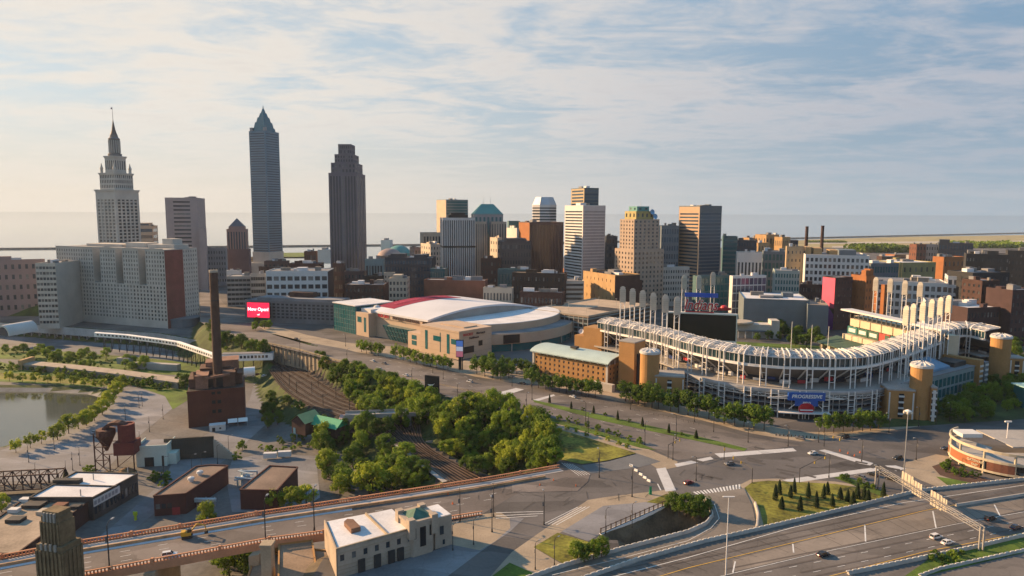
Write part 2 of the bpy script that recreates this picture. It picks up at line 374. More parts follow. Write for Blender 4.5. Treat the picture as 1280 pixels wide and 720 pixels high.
# lake, breakwater, airfield
me = MB(); me.quad((-60000, 1250, -25.5), (60000, 1250, -25.5), (60000, 80000, -25.5), (-60000, 80000, -25.5))
lake_m = mat('lake_water', (.05, .08, .1), .06, .12, .002, spec=.5, fine=.02)
tag(me.build('lake', lake_m), kind='structure')
me = MB(); pr = W(-400, 314, -24), W(60, 310.5, -24), W(620, 305, -24), W(1000, 297.5, -24), W(1600, 284, -24)
for a, b in zip(pr, pr[1:]): me.beam(a+Vector((0, 0, -1)), b+Vector((0, 0, -1)), 14, 9)
tag(me.build('breakwater', conc_d), 'long low stone breakwater line far out across the lake', 'breakwater')
field = mat('airfield_grass', (.3, .25, .12), .95, .25, .01, fine=.05)
airf = mat('runway', (.42, .38, .32), .9, .1)
me = MB(); P_ = [W(905, 309, -23), W(1010, 299.5, -23), W(1130, 296, -23), W(1400, 292, -23), W(1800, 296, -23), W(1700, 330, -23), W(1060, 318, -23), W(950, 318, -23)]
me.quad(*[(p.x, p.y, -23) for p in P_]); tag(me.build('airfield', field), kind='structure')
me = MB(); P_ = [W(1010, 303, -23), W(1400, 300, -23), W(1400, 302, -23), W(1010, 305, -23)]; me.quad(*[(p.x, p.y, -22.5) for p in P_])
P_ = [W(1040, 308, -23), W(1400, 306.5, -23), W(1400, 309, -23), W(1040, 310.5, -23)]; me.quad(*[(p.x, p.y, -22.5) for p in P_]); tag(me.build('runway', airf), kind='structure')
me = MB(); P_ = [W(345, 321, -23), W(392, 321, -23), W(392, 315.5, -23), W(352, 316, -23)]; me.quad(*[(p.x, p.y, -23) for p in P_]); tag(me.build('lakeside_lawn', grass), kind='structure')

# river and flats
me = MB(); w_ = [W(x, y, -27.3) for x, y in [(-300, 486), (60, 487), (112, 490), (133, 496), (126, 508), (104, 524), (79, 539), (44, 552), (0, 566), (-300, 655)]]
me.quad(*[tuple(p) for p in w_]); riv = mat('river_water', (.07, .075, .05), .08, .15, .03, spec=.5, fine=.2); tag(me.build('river', riv), kind='structure')
sheet('car_park', [(0, 563), (44, 550), (100, 523), (127, 498), (140, 484), (170, 484), (210, 497), (216, 510), (198, 525), (170, 548), (120, 600), (0, 602), (-140, 604), (-140, 600)], asph_old, -24)
sheet('riverside_lot', [(-200, 425), (31, 421), (106, 428), (200, 433), (255, 440), (265, 456), (240, 454), (87, 440), (0, 434), (-200, 432)], mat('lot_asphalt', (.16, .165, .175), .85, .2, .05), -24)
sheet('verge', [(-200, 433), (0, 434), (87, 440), (187, 448), (262, 456), (262, 470), (200, 468), (34, 450), (-200, 440)], grass, -24)
sheet('verge', [(-200, 447), (0, 452), (36, 462), (200, 476), (235, 478), (235, 500), (216, 512), (206, 495), (165, 481), (120, 484), (0, 477), (-200, 468)], grass, -24)
sheet('river_path', [(-200, 464), (0, 466), (80, 471), (150, 478), (150, 482), (118, 482), (0, 474), (-200, 470)], grass_y, -24)
sheet('flats_street', [(206, 600), (214, 580), (250, 548), (285, 527), (312, 500), (318, 478), (338, 478), (345, 500), (335, 528), (300, 560), (268, 585), (245, 600), (170, 660), (130, 690), (100, 690), (150, 650)], asph_old, -24)
sheet('path', [(489, 554), (496, 553.5), (566, 600), (553, 603)], conc, -15)
sheet('yard', [(290, 575), (330, 567), (395, 570), (400, 622), (372, 640), (290, 640), (283, 600)], asph_old, -24)
sheet('yard', [(205, 548), (250, 545), (250, 575), (205, 580)], asph, -24)

# ------------------------------------------------------------------ streets on the plateau
sheet('pavement', [(385, 428), (430, 436), (445, 440), (490, 447), (555, 461), (595, 471), (640, 478), (680, 481), (720, 489), (775, 502), (880, 526), (940, 542), (1000, 552), (1060, 546), (1150, 533), (1150, 528), (1060, 540), (1000, 540), (900, 518), (780, 492), (720, 478), (660, 463), (610, 445), (575, 452), (520, 436), (430, 428), (385, 419), (345, 408), (318, 405), (322, 411), (345, 418)], walk, 0)
sheet('street', [(250, 402), (262, 409), (300, 422), (375, 440), (420, 452), (455, 460.5), (495, 472.5), (530, 484.5), (556, 494), (580, 505), (640, 512), (680, 519), (725, 531), (800, 553), (847, 575), (1000, 557), (940, 547), (880, 531), (775, 506), (690, 486.5), (655, 484.5), (595, 474.5), (555, 464.5), (490, 450), (445, 442.5), (385, 431), (340, 418), (285, 385), (262, 360), (250, 360)], mat('street_asphalt', (.165, .15, .145), .85, .2, .04, fine=.5), 0)
sheet('median', [(666, 500), (690, 505), (760, 521), (870, 545), (934, 561), (930, 564), (860, 549), (750, 525.5), (668, 503)], grass, 0, lift=.14)
sheet('pavement', [(640, 513.5), (680, 523), (725, 534), (800, 557), (847, 577), (846, 584), (825, 588), (795, 568), (735, 549), (690, 533), (660, 522)], walk, 0)
sheet('verge', [(648, 511.8), (680, 520), (725, 532), (800, 554.5), (820, 563), (800, 560), (725, 538), (680, 525)], grass, 0, lift=.12)
sheet('lawn', [(677, 531), (735, 548), (795, 567), (760, 576), (727, 581), (700, 575), (690, 556)], grass_y, 0, drape=True, lift=.3)
sheet('plaza', [(727, 582), (760, 577), (797, 567), (826, 577), (800, 584), (738, 592)], mat('shaded_paving', (.13, .135, .14), .8, .2, .1), 0)  # blue-grey tone paints the shade lying on this pavement
sheet('plaza', [(692, 581), (727, 582), (738, 592), (735, 602), (722, 614), (640, 616), (640, 606), (668, 598)], MATS['bridge_asphalt'], 0, lift=.1)
sheet('plaza', [(562, 655), (605, 646), (655, 648), (637, 665), (600, 690), (560, 720), (545, 760), (600, 800), (420, 800), (420, 724), (550, 686)], asph_old, 0)
sheet('pavement', [(603, 643), (625, 640), (637, 648), (638, 660), (620, 676), (600, 688), (560, 680), (555, 655)], walk, 0)
sheet('pavement', [(600, 735), (640, 690), (690, 655), (735, 625), (760, 621), (836, 612), (848, 617), (834, 632), (810, 628), (754, 633), (702, 665), (667, 684), (705, 707), (670, 719), (640, 735)], walk, 0)
sheet('forecourt', [(702, 664.5), (754, 632.5), (810, 627.5), (832, 632), (750, 668), (735, 677)], asph_old, 0, lift=.07)
sheet('lawn', [(667, 684), (697, 666), (735, 677.5), (748, 690), (740, 697), (705, 705.5)], grass_y, 0, lift=.08)
sheet('lawn', [(637, 703.5), (668, 717), (650, 740), (590, 740)], grass, 0, lift=.08)
sheet('lawn', [(808, 628), (834, 617), (838, 622), (832, 631)], grass_y, 0, lift=.1)
sheet('lawn', [(930.5, 610), (940, 603), (960, 601), (1044, 605), (1090, 612), (1119, 622), (1044, 640), (955, 659), (949, 634)], grass_y, 0, lift=.1)
sheet('pavement', [(925, 606), (938, 599.5), (975, 598), (1044, 602), (1100, 611), (1090, 611.5), (1044, 605), (960, 601), (940, 603), (930.5, 610), (949, 634), (955, 659), (947, 662), (941, 634)], walk, 0, lift=.05)
sheet('planting_bed', [(1165, 583), (1190, 577), (1215, 592), (1240, 602), (1215, 606), (1175, 594)], mat('mulch', (.09, .05, .035), .95, .3), 0, lift=.1)
sheet('pavement', [(1132, 578), (1170, 568), (1197, 572), (1165, 583), (1175, 594), (1215, 607), (1180, 612), (1150, 600), (1130, 590)], walk, 0)
sheet('lawn', [(1170, 596), (1185, 598), (1225, 606), (1190, 611)], grass, 0, lift=.12)
sheet('lawn', [(1160, 505), (1216, 490), (1280, 470), (1400, 460), (1400, 520), (1280, 524), (1160, 532), (1090, 535)], weeds, 0, lift=.1)
sheet('traffic_island', [(1042, 597), (1056, 595), (1105, 615), (1100, 620), (1080, 612)], grass, 0, lift=.12)
for q in ([(843, 580), (888, 571), (892, 574), (846, 584)], [(893, 567), (991, 560), (996, 564), (900, 572)], [(978, 600), (1092, 584.5), (1101, 588), (990, 604)], [(1023, 563), (1031, 562), (1092, 579), (1086, 583)], [(1106, 582), (1120, 582), (1133, 586), (1120, 589)],
          [(820, 586), (832, 584.5), (845, 613), (832, 614.5)], [(610, 494), (645, 485), (655, 487), (623, 497)], [(666, 500), (692, 493), (694, 494.5), (672, 501.5)]):
    sheet('crosswalk', q, mat('pale_paving', (.5, .5, .5), .8, .12, .2), 0, lift=.055)
mk = MB(); a0, a1, b0, b1 = W(866, 615), W(927, 605), W(872, 618.5), W(927, 611.5)
for i in range(15):
    t = i/15; u_ = (i+.55)/15
    mk.quad(*[(p.x, p.y, .06) for p in (a0.lerp(a1, t), a0.lerp(a1, u_), b0.lerp(b1, u_), b0.lerp(b1, t))])
for q in ([(620, 641), (679, 639.5)], [(620, 645), (679, 642)], [(620, 648), (672, 645)]): ribbon(mk, [W(*p) for p in q], .35, .06)
for k in range(4): ribbon(mk, [W(680+k*5, 655+k*.5), W(722+k*5, 634-k*.2)], .3, .06)
for k in range(5): ribbon(mk, [W(702+k*3.2, 579+k*.4), W(724+k*3.4, 595-k*.3)], .25, .16)
for k in (0, 1, 2): dashes(mk, W(470+k*2, 458-k*5), W(615, 488-k*5), .2, .065, 3, 8)
for k in (0, 1): dashes(mk, W(690, 511-k*4), W(870, 556-k*4), .2, .065, 3, 8)
dashes(mk, W(700, 494), W(900, 544), .2, .065, 3, 8)
ribbon(mk, [W(822, 605), W(826, 613)], .5, .06)
# highway
HZ = .6
hw = [(690, 728), (735, 722), (880, 678.5), (945, 664.5), (1057, 638), (1149, 615), (1280, 600.5), (1500, 572), (1500, 800), (690, 800)]
sheet('highway', hw, mat('highway_asphalt', (.125, .115, .112), .85, .25, .04, fine=.4), HZ, lift=.0)
sheet('ramp_road', [(690, 728), (670, 722), (705, 710), (775, 689.5), (860, 668), (885, 658), (893, 645), (888, 630), (876, 619), (930, 611), (940, 632), (946, 661), (880, 677), (735, 720)], mat('ramp_asphalt', (.2, .19, .18), .85, .2, .05), 0, lift=.3)
sheet('highway_gore', [(916, 700), (991, 680.5), (1155, 640), (1190, 633), (1280, 622), (1280, 638), (1191, 655), (1017, 691.5), (916, 715)], mat('pale_asphalt', (.2, .185, .175), .85, .18, .05), HZ, lift=.03)
for pts, w in (([(735, 729), (860, 697), (991, 659.5), (1129, 628.5), (1280, 606.5), (1400, 590)], .28), ([(890, 723), (1017.5, 692.6), (1191, 656), (1280, 640), (1400, 620)], .22), ([(690, 719), (780, 697), (860, 676), (889, 660), (899, 648), (893, 630)], .2)):
    ribbon(mk, [W(x, y, HZ) for x, y in pts], w, HZ+.06)
for a, b in (((916, 716), (919, 702)), ((992, 691), (991, 680)), ((1082, 677), (1081, 656)), ((1170, 660), (1166, 639)), ((1250, 645), (1243, 631))): ribbon(mk, [W(*a, HZ), W(*b, HZ)], .45, HZ+.06)
dashes(mk, W(955, 716, HZ), W(1300, 646, HZ), .2, HZ+.06, 3, 6.5); dashes(mk, W(985, 722, HZ), W(1300, 655, HZ), .2, HZ+.06, 3, 6.5)
tag(mk.build('road_marking', line_w), kind='structure')
mk = MB()
for pts in ([(820, 722), (860, 710), (991, 678.5), (1155, 638.5), (1200, 630)], [(1035, 721), (1155, 690), (1280, 666), (1400, 644)]): ribbon(mk, [W(x, y, HZ) for x, y in pts], .3, HZ+.06)
for k in (0, 1): ribbon(mk, [W(400+k*4, 449-k*1.2), W(500, 470-k*1.2), W(610, 494-k*1.2)], .18, .06)
tag(mk.build('road_marking', line_y), kind='structure')
sheet('ramp_road', [(1120, 735), (1165, 719), (1280, 692), (1400, 664), (1400, 760)], mat('ramp_asphalt', (.2, .19, .18)), .3, lift=0)
sheet('verge', [(1160, 700), (1210, 686), (1280, 672), (1400, 648), (1400, 664), (1280, 691), (1165, 718), (1120, 728)], grass, HZ, lift=.1)
sheet('highway', [(1185, 633), (1280, 619), (1400, 600), (1400, 592), (1280, 607.5), (1200, 622)], asph, HZ, lift=.01)

# tyre-worn wheel tracks and tar seams
wt = MB(); sr = random.Random(21)
for a, c in (((905, 712), (1300, 634)), ((930, 718), (1300, 642)), ((1000, 716), (1300, 655)), ((1020, 720), (1300, 662)), ((770, 713), (1280, 603.5)), ((800, 714), (1280, 611))):
    ribbon(wt, [W(*a, HZ), W(*c, HZ)], .7, HZ+.045)
tag(wt.build('tyre_wear', asphalt_mat('worn_lane', (.1, .085, .075), .3)), kind='structure')
ts = MB()
for i in range(34):
    t = sr.random(); a = W(760+520*t, 716-108*t, HZ); c = W(790+520*t+sr.uniform(0, 12), 722-104*t+sr.uniform(2, 14), HZ); ribbon(ts, [a, a.lerp(c, .5)+Vector((sr.uniform(-.4, .4), sr.uniform(-.4, .4), 0)), c], .16, HZ+.05)
for i in range(60):
    x, y = sr.uniform(480, 1000), 0; y = 470+(x-480)*.185+sr.uniform(-6, 8); p = W(x, y); d = Vector((sr.uniform(-1, 1), sr.uniform(-1, 1), 0)).normalized()*sr.uniform(3, 9); ribbon(ts, [p, p+d*.5+Vector((sr.uniform(-.6, .6), sr.uniform(-.6, .6), 0)), p+d], .16, .066)
for i in range(46):
    p = W(sr.uniform(570, 900), sr.uniform(586, 640)); d = Vector((sr.uniform(-1, 1), sr.uniform(-1, 1), 0)).normalized()*sr.uniform(3, 9); ribbon(ts, [p, p+d*.6, p+d], .16, .14)
tag(ts.build('tar_seam', mat('tar', (.03, .028, .027), .7)), kind='structure')
pm = MB()
for i in range(40):
    if i % 2: t = sr.random(); p = W(520+440*t, 482+80*t+sr.uniform(-6, 6))
    else: p = W(sr.uniform(860, 1120), sr.uniform(572, 598))
    a = R(-35)+sr.uniform(-.1, .1); u_ = Vector((math.cos(a), math.sin(a), 0))*sr.uniform(1.2, 4.5); v_ = Vector((-math.sin(a), math.cos(a), 0))*sr.uniform(.7, 1.6); pm.quad(*[tuple(p+u_*x+v_*y+Vector((0, 0, .062))) for x, y in ((-1, -1), (1, -1), (1, 1), (-1, 1))])
tag(pm.build('road_patch', asphalt_mat('patch_asphalt', (.075, .068, .064), .5)), kind='structure')
# ------------------------------------------------------------------ buildings
WINM = {}
def face_grid(mb, wins, o, u, n, L, z0, z1, nc, nr, fw, fh, t=.4, lo=0, hi=0, mg=0, sill=.5):
    """piers and spandrels standing t proud of the wall plane; o = start on the wall plane, u along, n outwards. wins gets (centre, w, h, u, n)"""
    o, u, n = Vector(o), Vector(u), Vector(n); zz = Vector((0, 0, 1))
    a, b = z0+lo, z1-hi; cw = (L-2*mg)/nc; ch = (b-a)/nr; pw_, sh = cw*(1-fw), ch*(1-fh)
    def slab(x0, x1, za, zb, tt): mb.obox(o+u*((x0+x1)/2)+n*(tt/2)+zz*((za+zb)/2), u*((x1-x0)/2), n*(tt/2), zz*((zb-za)/2))
    for i in range(nc+1):
        x = mg+i*cw; x0 = 0 if i == 0 else x-pw_/2; x1 = L if i == nc else x+pw_/2; slab(x0, x1, z0, z1, t)
    for j in range(nr+1):
        z = a+j*ch; za = z0 if j == 0 else z-sh*(1-sill); zb = z1 if j == nr else z+sh*sill
        slab(.02, L-.02, za, zb, t-.03)
    for j in range(nr):
        for i in range(nc):
            wins.append((o+u*(mg+(i+.5)*cw)+n*(t*.3)+zz*(a+j*ch+sh*sill+(ch-sh)/2), cw-pw_, ch-sh, u, n))
def put_windows(wins, root, gm, cap=100, nm='window', cam_local=None):
    if not wins: return
    wins = sorted(wins, key=lambda w: -(w[1]*w[2]*abs((cam_local-w[0]).normalized().dot(w[4]))/(w[0]-cam_local).length_squared))
    rest = wins[cap:]
    for c, w, h, u, n in wins[:cap]:
        key = (round(w, 2), round(h, 2), gm.name)
        if key not in WINM:
            b = MB(); b.box(-w/2-.02, w/2+.02, 0, .12, -h/2-.02, h/2+.02); WINM[key] = b.mesh(nm, gm)
        inst(nm, WINM[key], root, c, (0, 0, math.atan2(u.y, u.x)))
    if rest:
        b = MB()
        for c, w, h, u, n in rest: b.obox(c-n*.06, u*(w/2+.02), n*.06, Vector((0, 0, h/2+.02)))
        tag(b.build(nm, gm, root), kind='stuff')
def spec(x0, xc, x1, yt, Y, ang, side='L', ymid=None):
    """near corner at pixel xc and depth Y; returns corner, front length, side length, top z; front runs along ang (degrees)"""
    a = R(ang); fd = Vector((math.cos(a), math.sin(a), 0)); bd = Vector((-math.sin(a), math.cos(a), 0)); C = V(xc, yt, Y)
    if side == 'L':
        Wd = along(C, fd.x, fd.y, x1, yt) if x1 else None; D = along(C, bd.x, bd.y, x0, yt) if x0 else None; O = Vector((C.x, C.y, 0))
    else:
        Wd = -along(C, fd.x, fd.y, x0, yt); D = along(C, bd.x, bd.y, x1, yt) if x1 else None; O = Vector((C.x, C.y, 0))-fd*Wd
    return O, Wd, D, C.z
def local_cam(O, rz):
    return Matrix.Rotation(-rz, 3, 'Z') @ (Vector((0, 0, CH))-O)
def building(name, label, px, Y, ang, wm, gm, front=None, sidef=None, side='L', base=0.0, D=None, Wd=None, units=3, roofm=None, tiers=(), group=None, cat='building', par=.9, top=None, grid_all=True, t=.4, lo=4, hi=1.2, seed=0, keep=False, sm=None, fm=None):
    x0, xc, x1, yt = px; v = math.degrees(math.atan((xc-640)/FPX))
    if side == 'R' and not keep: ang = -v-10
    if side == 'L' and xc-x0 <= 3: ang = -v+5
    O, w, d, zt = spec(x0, xc, x1, yt, Y, ang, side); rz = R(ang)
    w = Wd if Wd else w
    if side == 'R' and x1: d = min(max(d, 8), 90)
    else: d = D if D else (d if d else w*.8)
    if side == 'L' and xc-x0 <= 3: d = D if D else max(d, min(w*.7, 30))
    O.z = base; H = (top if top else zt-base)
    root = thing(name, label, cat, O, rz, group); cl = local_cam(O, rz); r2 = random.Random(hash(label) % 9999 if False else sum(map(ord, label))+seed)
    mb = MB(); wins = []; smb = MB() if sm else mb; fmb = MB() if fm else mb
    def block(x, y, w_, d_, za, zb, fr, sd_, lo_, hi_):
        if (fr or sd_): mb.box(x+t, x+w_-t, y+t, y+d_-t, za, zb-.05)
        else: mb.box(x, x+w_, y, y+d_, za, zb)
        def plain(o, u, n, L, mb=mb): mb.obox(o+u*(L/2)+n*(t/2)+Vector((0, 0, (za+zb)/2)), u*(L/2-.01), n*(t/2), Vector((0, 0, (zb-za)/2)))
        X, Yv = Vector((1, 0, 0)), Vector((0, 1, 0))
        if not (fr or sd_): return
        fo = Vector((x, y+t, 0)); lo2, ro = Vector((x+t, y+d_-t, 0)), Vector((x+w_-t, y+t, 0)); bo = Vector((x+w_, y+d_-t, 0))
        if fr: face_grid(fmb, wins, fo, X, -Yv, w_, za, zb, *fr[:4], t=t, lo=lo_, hi=hi_, mg=fr[4] if len(fr) > 4 else 0)
        else: plain(fo, X, -Yv, w_, fmb)
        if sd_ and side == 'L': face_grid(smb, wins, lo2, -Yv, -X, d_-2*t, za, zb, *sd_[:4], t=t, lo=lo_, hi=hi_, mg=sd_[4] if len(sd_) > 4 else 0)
        else: plain(lo2, -Yv, -X, d_-2*t, smb if side == 'L' else mb)
        if sd_ and side == 'R': face_grid(mb, wins, ro, Yv, X, d_-2*t, za, zb, *sd_[:4], t=t, lo=lo_, hi=hi_, mg=sd_[4] if len(sd_) > 4 else 0)
        else: plain(ro, Yv, X, d_-2*t)
        plain(bo, -X, Yv, w_)
    block(0, 0, w, d, 0, H, front, sidef, lo, hi)
    for (fx, fy, fw_, fd_, h, fr, sd_) in tiers:   # fractions of the plan, height added
        block(fx*w, fy*d, fw_*w, fd_*d, H-.02, H+h, fr, sd_, .6, .8)
    mb.build('wall', wm, root)
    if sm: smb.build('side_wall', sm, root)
    if fm: fmb.build('front_wall', fm, root)
    rb = MB(); rm = roofm or roof_g; e = .5
    if par: 
        for q in ((0, w, 0, e), (0, w, d-e, d), (0, e, e, d-e), (w-e, w, e, d-e)): rb.box(q[0]-.06, q[1]+.06, q[2]-.06, q[3]+.06, H-.03, H+par)
        rb.build('parapet', wm, root); rb = MB()
    rb.box(e+.02, w-e-.02, e+.02, d-e-.02, H-.3, H+.12); rb.build('roof', rm, root)
    for i in range(units*2):
        a_, b_ = r2.uniform(.07, .26)*w, r2.uniform(.07, .26)*d; a_, b_ = min(a_, 12), min(b_, 12); x = r2.uniform(.12, .85)*w-a_/2; y = r2.uniform(.15, .85)*d-b_/2; x = min(max(x, 1.2), w-a_-1.2); y = min(max(y, 1.2), d-b_-1.2); h = r2.uniform(1.8, 4.5)
        ub = MB(); ub.box(x, x+a_, y, y+b_, H+.1, H+h); ub.box(x-.15, x+a_+.15, y-.15, y+b_+.15, H+h, H+h+.25); ub.build('rooftop_unit', r2.choice((wm, roof_g, conc_d, roof_w)), root)
    put_windows(wins, root, gm, cam_local=cl)
    return root, w, d, H

m_lime = mat('limestone', (.47, .44, .39), .9, .13, .08)
m_grey = mat('grey_stone', (.27, .27, .28), .9, .13, .08)
m_tang = mat('beige_stone', (.4, .35, .28), .9, .12, .08)
m_pink = mat('pink_granite', (.27, .2, .19), .7, .12, .08)
m_brown = mat('brown_panel', (.075, .045, .045), .6, .12, .08)
m_dkblue = mat('navy_panel', (.03, .04, .055), .5, .15, .1)
m_white = mat('white_panel', (.58, .57, .55), .8, .08, .06)
m_cream = mat('cream_panel', (.5, .43, .35), .85, .1, .08)
m_teal = mat('teal_panel', (.05, .12, .13), .5, .12, .1)
m_bluegrey = mat('blue_grey_cladding', (.13, .16, .18), .6, .12, .1)
m_orange = mat('orange_brick', (.3, .12, .045), .9, .14, .12)
m_copper = mat('green_copper', (.08, .25, .24), .6, .15, .1)
m_mag = mat('magenta_mural', (.62, .09, .16), .8, .1, .1); m_vio = mat('violet_mural', (.2, .05, .3), .8, .1, .1)
m_maroon = mat('maroon_brick', (.055, .032, .033), .9, .2, .15)
Bd = building

# --- the old stone tower with a stepped spire
def spire_tower():
    O, w, d, zt = spec(119, 143.5, 171.5, 238, 800, -21, 'R'); rz = R(-21); d = w; O.z = 0
    root = thing('office_tower', 'tall grey stone tower with stepped crown, cone spire and flagpole', 'skyscraper', O, rz)
    S = w/40.0; H = zt; mb = MB(); wins = []; X, Yv = Vector((1, 0, 0)), Vector((0, 1, 0)); t = .5
    mb.box(t, w-t, t, d-t, 0, H)
    for (o, u, n) in ((Vector((0, t, 0)), X, -Yv), (Vector((w-t, t, 0)), Yv, X), (Vector((t, d-t, 0)), -Yv, -X), (Vector((w, d-t, 0)), -X, Yv)):
        wl = [] if n.y > .5 else wins; L = w if abs(u.x) > .5 else d-2*t
        face_grid(mb, wl, o, u, n, L, 0, H, 5, 1, .62, .9, t=t, lo=40, hi=6, mg=1.5)
    mb.build('wall', m_lime, root); cl = local_cam(O, rz)
    # storeys: sills across the tall window bays
    sb = MB()
    for z in np.arange(44, H-8, 4.0):
        sb.box(.25, w-.25, .22, d-.22, z, z+1.5)
    sb.build('spandrel', m_lime, root); put_windows(wins, root, G_dark, cam_local=cl)
    def cornice(x0, x1, z, name='cornice'): b = MB(); b.box(x0-1.3*S, x1+1.3*S, x0-1.3*S, x1+1.3*S, z, z+1.2); b.box(x0-.7*S, x1+.7*S, x0-.7*S, x1+.7*S, z-1.2, z); b.build(name, m_lime, root)
    cornice(0, w, H)
    zs = [V(145, y, 800+w/2).z for y in (217, 192, 188, 168, 150, 133)]; c = w/2
    def tier(hw_, za, zb, nc, nr, nm, m=m_lime):
        b = MB(); wl = []; b.box(c-hw_+.4, c+hw_-.4, c-hw_+.4, c+hw_-.4, za, zb)
        for (o, u, n) in ((Vector((c-hw_, c-hw_+.4, 0)), X, -Yv), (Vector((c+hw_-.4, c-hw_+.4, 0)), Yv, X), (Vector((c-hw_+.4, c+hw_-.4, 0)), -Yv, -X), (Vector((c+hw_, c+hw_-.4, 0)), -X, Yv)):
            face_grid(b, wl if n.y < .5 else [], o, u, n, 2*hw_ if abs(u.x) > .5 else 2*hw_-.8, za, zb, nc, nr, .5, .62, t=.4, lo=.8, hi=.8)
        p = b.build(nm, m, root); return wl
    q = w/52
    wl = tier(20*q, H+1.2, zs[0], 9, 3, 'crown_tier'); cornice(c-20*q, c+20*q, zs[0]-.6)
    put_windows(wl, root, G_dark, cap=60, cam_local=cl)
    for sx in (-1, 1):
        for sy in (-1, 1):
            b = MB(); b.lathe((c+sx*17*q, c+sy*17*q, zs[0]), [(2.6*q, -6), (2.6*q, 5), (3.1*q, 5), (3.1*q, 6), (1.6*q, 8.5), (.5*q, 12)], 8); b.build('turret', m_lime, root)
    wl = tier(12.6*q, zs[0]+.6, zs[1]-4, 5, 1, 'crown_tier'); put_windows(wl, root, G_dark, cam_local=cl); cornice(c-12.6*q, c+12.6*q, zs[1]-4)
    b = MB(); b.lathe((c, c, 0), [(12*q, zs[1]-3), (12*q, zs[1]), (9.4*q, zs[1]+.5), (9.4*q, zs[3]-6), (10.2*q, zs[3]-5.5), (10.2*q, zs[3]-4.5), (7.4*q, zs[3]-3), (6.4*q, zs[3])], 16); b.build('drum', mat('dark_limestone', (.2, .18, .17), .9, .2), root)
    for k in range(16):
        b = MB(); a = 2*math.pi*k/16; b.tube((c+9.7*q*math.cos(a), c+9.7*q*math.sin(a), zs[1]+1), (c+9.7*q*math.cos(a), c+9.7*q*math.sin(a), zs[3]-6.5), .5, n=6); b.build('colonnade_pier', m_lime, root)
    b = MB(); b.lathe((c, c, 0), [(6.2*q, zs[3]), (4.6*q, zs[3]+3), (3.3*q, zs[3]+6), (.25, zs[4]+1)], 12); b.build('cone_spire', mat('spire_metal', (.16, .12, .1), .7, .2), root)
    b = MB(); b.tube((c, c, zs[4]), (c, c, zs[5]), .25, .12, 6); fp = b.build('flagpole', dark, root)
    b = MB(); b.obox((c-1.2, c, zs[5]-1.5), (1.3, 0, 0), (0, .05, 0), (0, 0, 1.0)); b.build('flag', mat('flag_cloth', (.2, .16, .2)), fp)
spire_tower()

# --- the glass-crowned tall tower
def crowned_tower():
    r, w, d, H = Bd('office_tower', 'tallest tower, slim grey blue shaft under a stepped glass pyramid crown', (311, 331, 348.5, 164), 1112, -21, mat('silver_granite', (.1, .185, .25), .5, .08, .05), G_blue, front=(1, 56, .93, .42, .6), sidef=(1, 56, .93, .42, .6), side='R', keep=True, units=0, lo=12, par=1.2, t=.3)
    g = mat('crown_glass', (.04, .13, .17), .2, .1, .2, metal=.3, spec=.6); c = (w/2, d/2); z = H
    for i, (f0, f1, h) in enumerate(((.41, .37, 7), (.34, .29, 9), (.25, .2, 8), (.165, .11, 7), (.085, .03, 7), (.02, .008, 5))):
        b = MB(); x0, x1 = f0*w, f1*w
        n0 = [(c[0]-x0, c[1]-x0, z), (c[0]+x0, c[1]-x0, z), (c[0]+x0, c[1]+x0, z), (c[0]-x0, c[1]+x0, z)]; n1 = [(c[0]-x1, c[1]-x1, z+h), (c[0]+x1, c[1]-x1, z+h), (c[0]+x1, c[1]+x1, z+h), (c[0]-x1, c[1]+x1, z+h)]
        for k in range(4): b.quad(n0[k], n0[(k+1) % 4], n1[(k+1) % 4], n1[k])
        b.quad(*n1); b.quad(*n0[::-1]); b.build('crown_step', g, r); z += h
    for sx in (.09, .91):
        b = MB(); b.box(sx*w-2.4, sx*w+2.4, .05*d, .05*d+4, H, H+7); b.build('corner_pier', m_grey, r)
    b = MB(); b.box(-.9, w+.9, -.9, d+.9, 0, 44); b.box(-4, w+4, -4, d+4, 0, 26); b.build('podium', m_lime, r)
crowned_tower()

# --- the brown granite stepped tower
def stepped_tower():
    mm = mat('rose_granite', (.135, .12, .14), .7, .1, .08)
    r, w, d, H = Bd('office_tower', 'dark rose grey tower with stepped setbacks and square top', (410.5, 446, 456.5, 217), 932, 0, mm, G_dark, front=(9, 1, .5, .97, 1.2), sidef=(5, 1, .5, .97, 1.2), side='R', keep=True, units=0, lo=10, t=.6)
    b = MB()
    for z in np.arange(12, H-3, 4.0): b.box(.45, w-.45, .45, d-.45, z, z+1.7)
    b.build('spandrel', mm, r)
    zz = H
    for fx, yy in ((.07, 204), (.17, 193), (.27, 180)):
        zt = V(432, yy, 945).z; bb = MB(); wl = []; x0, x1 = fx*w, (1-fx)*w; y0, y1 = fx*d, (1-fx)*d
        bb.box(x0+.5, x1-.5, y0+.5, y1-.5, zz-.05, zt); 
        face_grid(bb, wl, (x0, y0+.5, 0), (1, 0, 0), (0, -1, 0), x1-x0, zz, zt, 7, 2, .5, .6, t=.5, lo=.8, hi=1); face_grid(bb, wl, (x1-.5, y0+.5, 0), (0, 1, 0), (1, 0, 0), y1-y0-1, zz, zt, 5, 2, .5, .6, t=.5, lo=.8, hi=1)
        face_grid(bb, [], (x0+.5, y1-.5, 0), (0, -1, 0), (-1, 0, 0), y1-y0-1, zz, zt, 5, 2, .5, .6, t=.5, lo=.8, hi=1)
        bb.build('setback', mm, r); put_windows(wl, r, G_dark, cam_local=local_cam(Vector(r.location), r.rotation_euler.z)); zz = zt
stepped_tower()

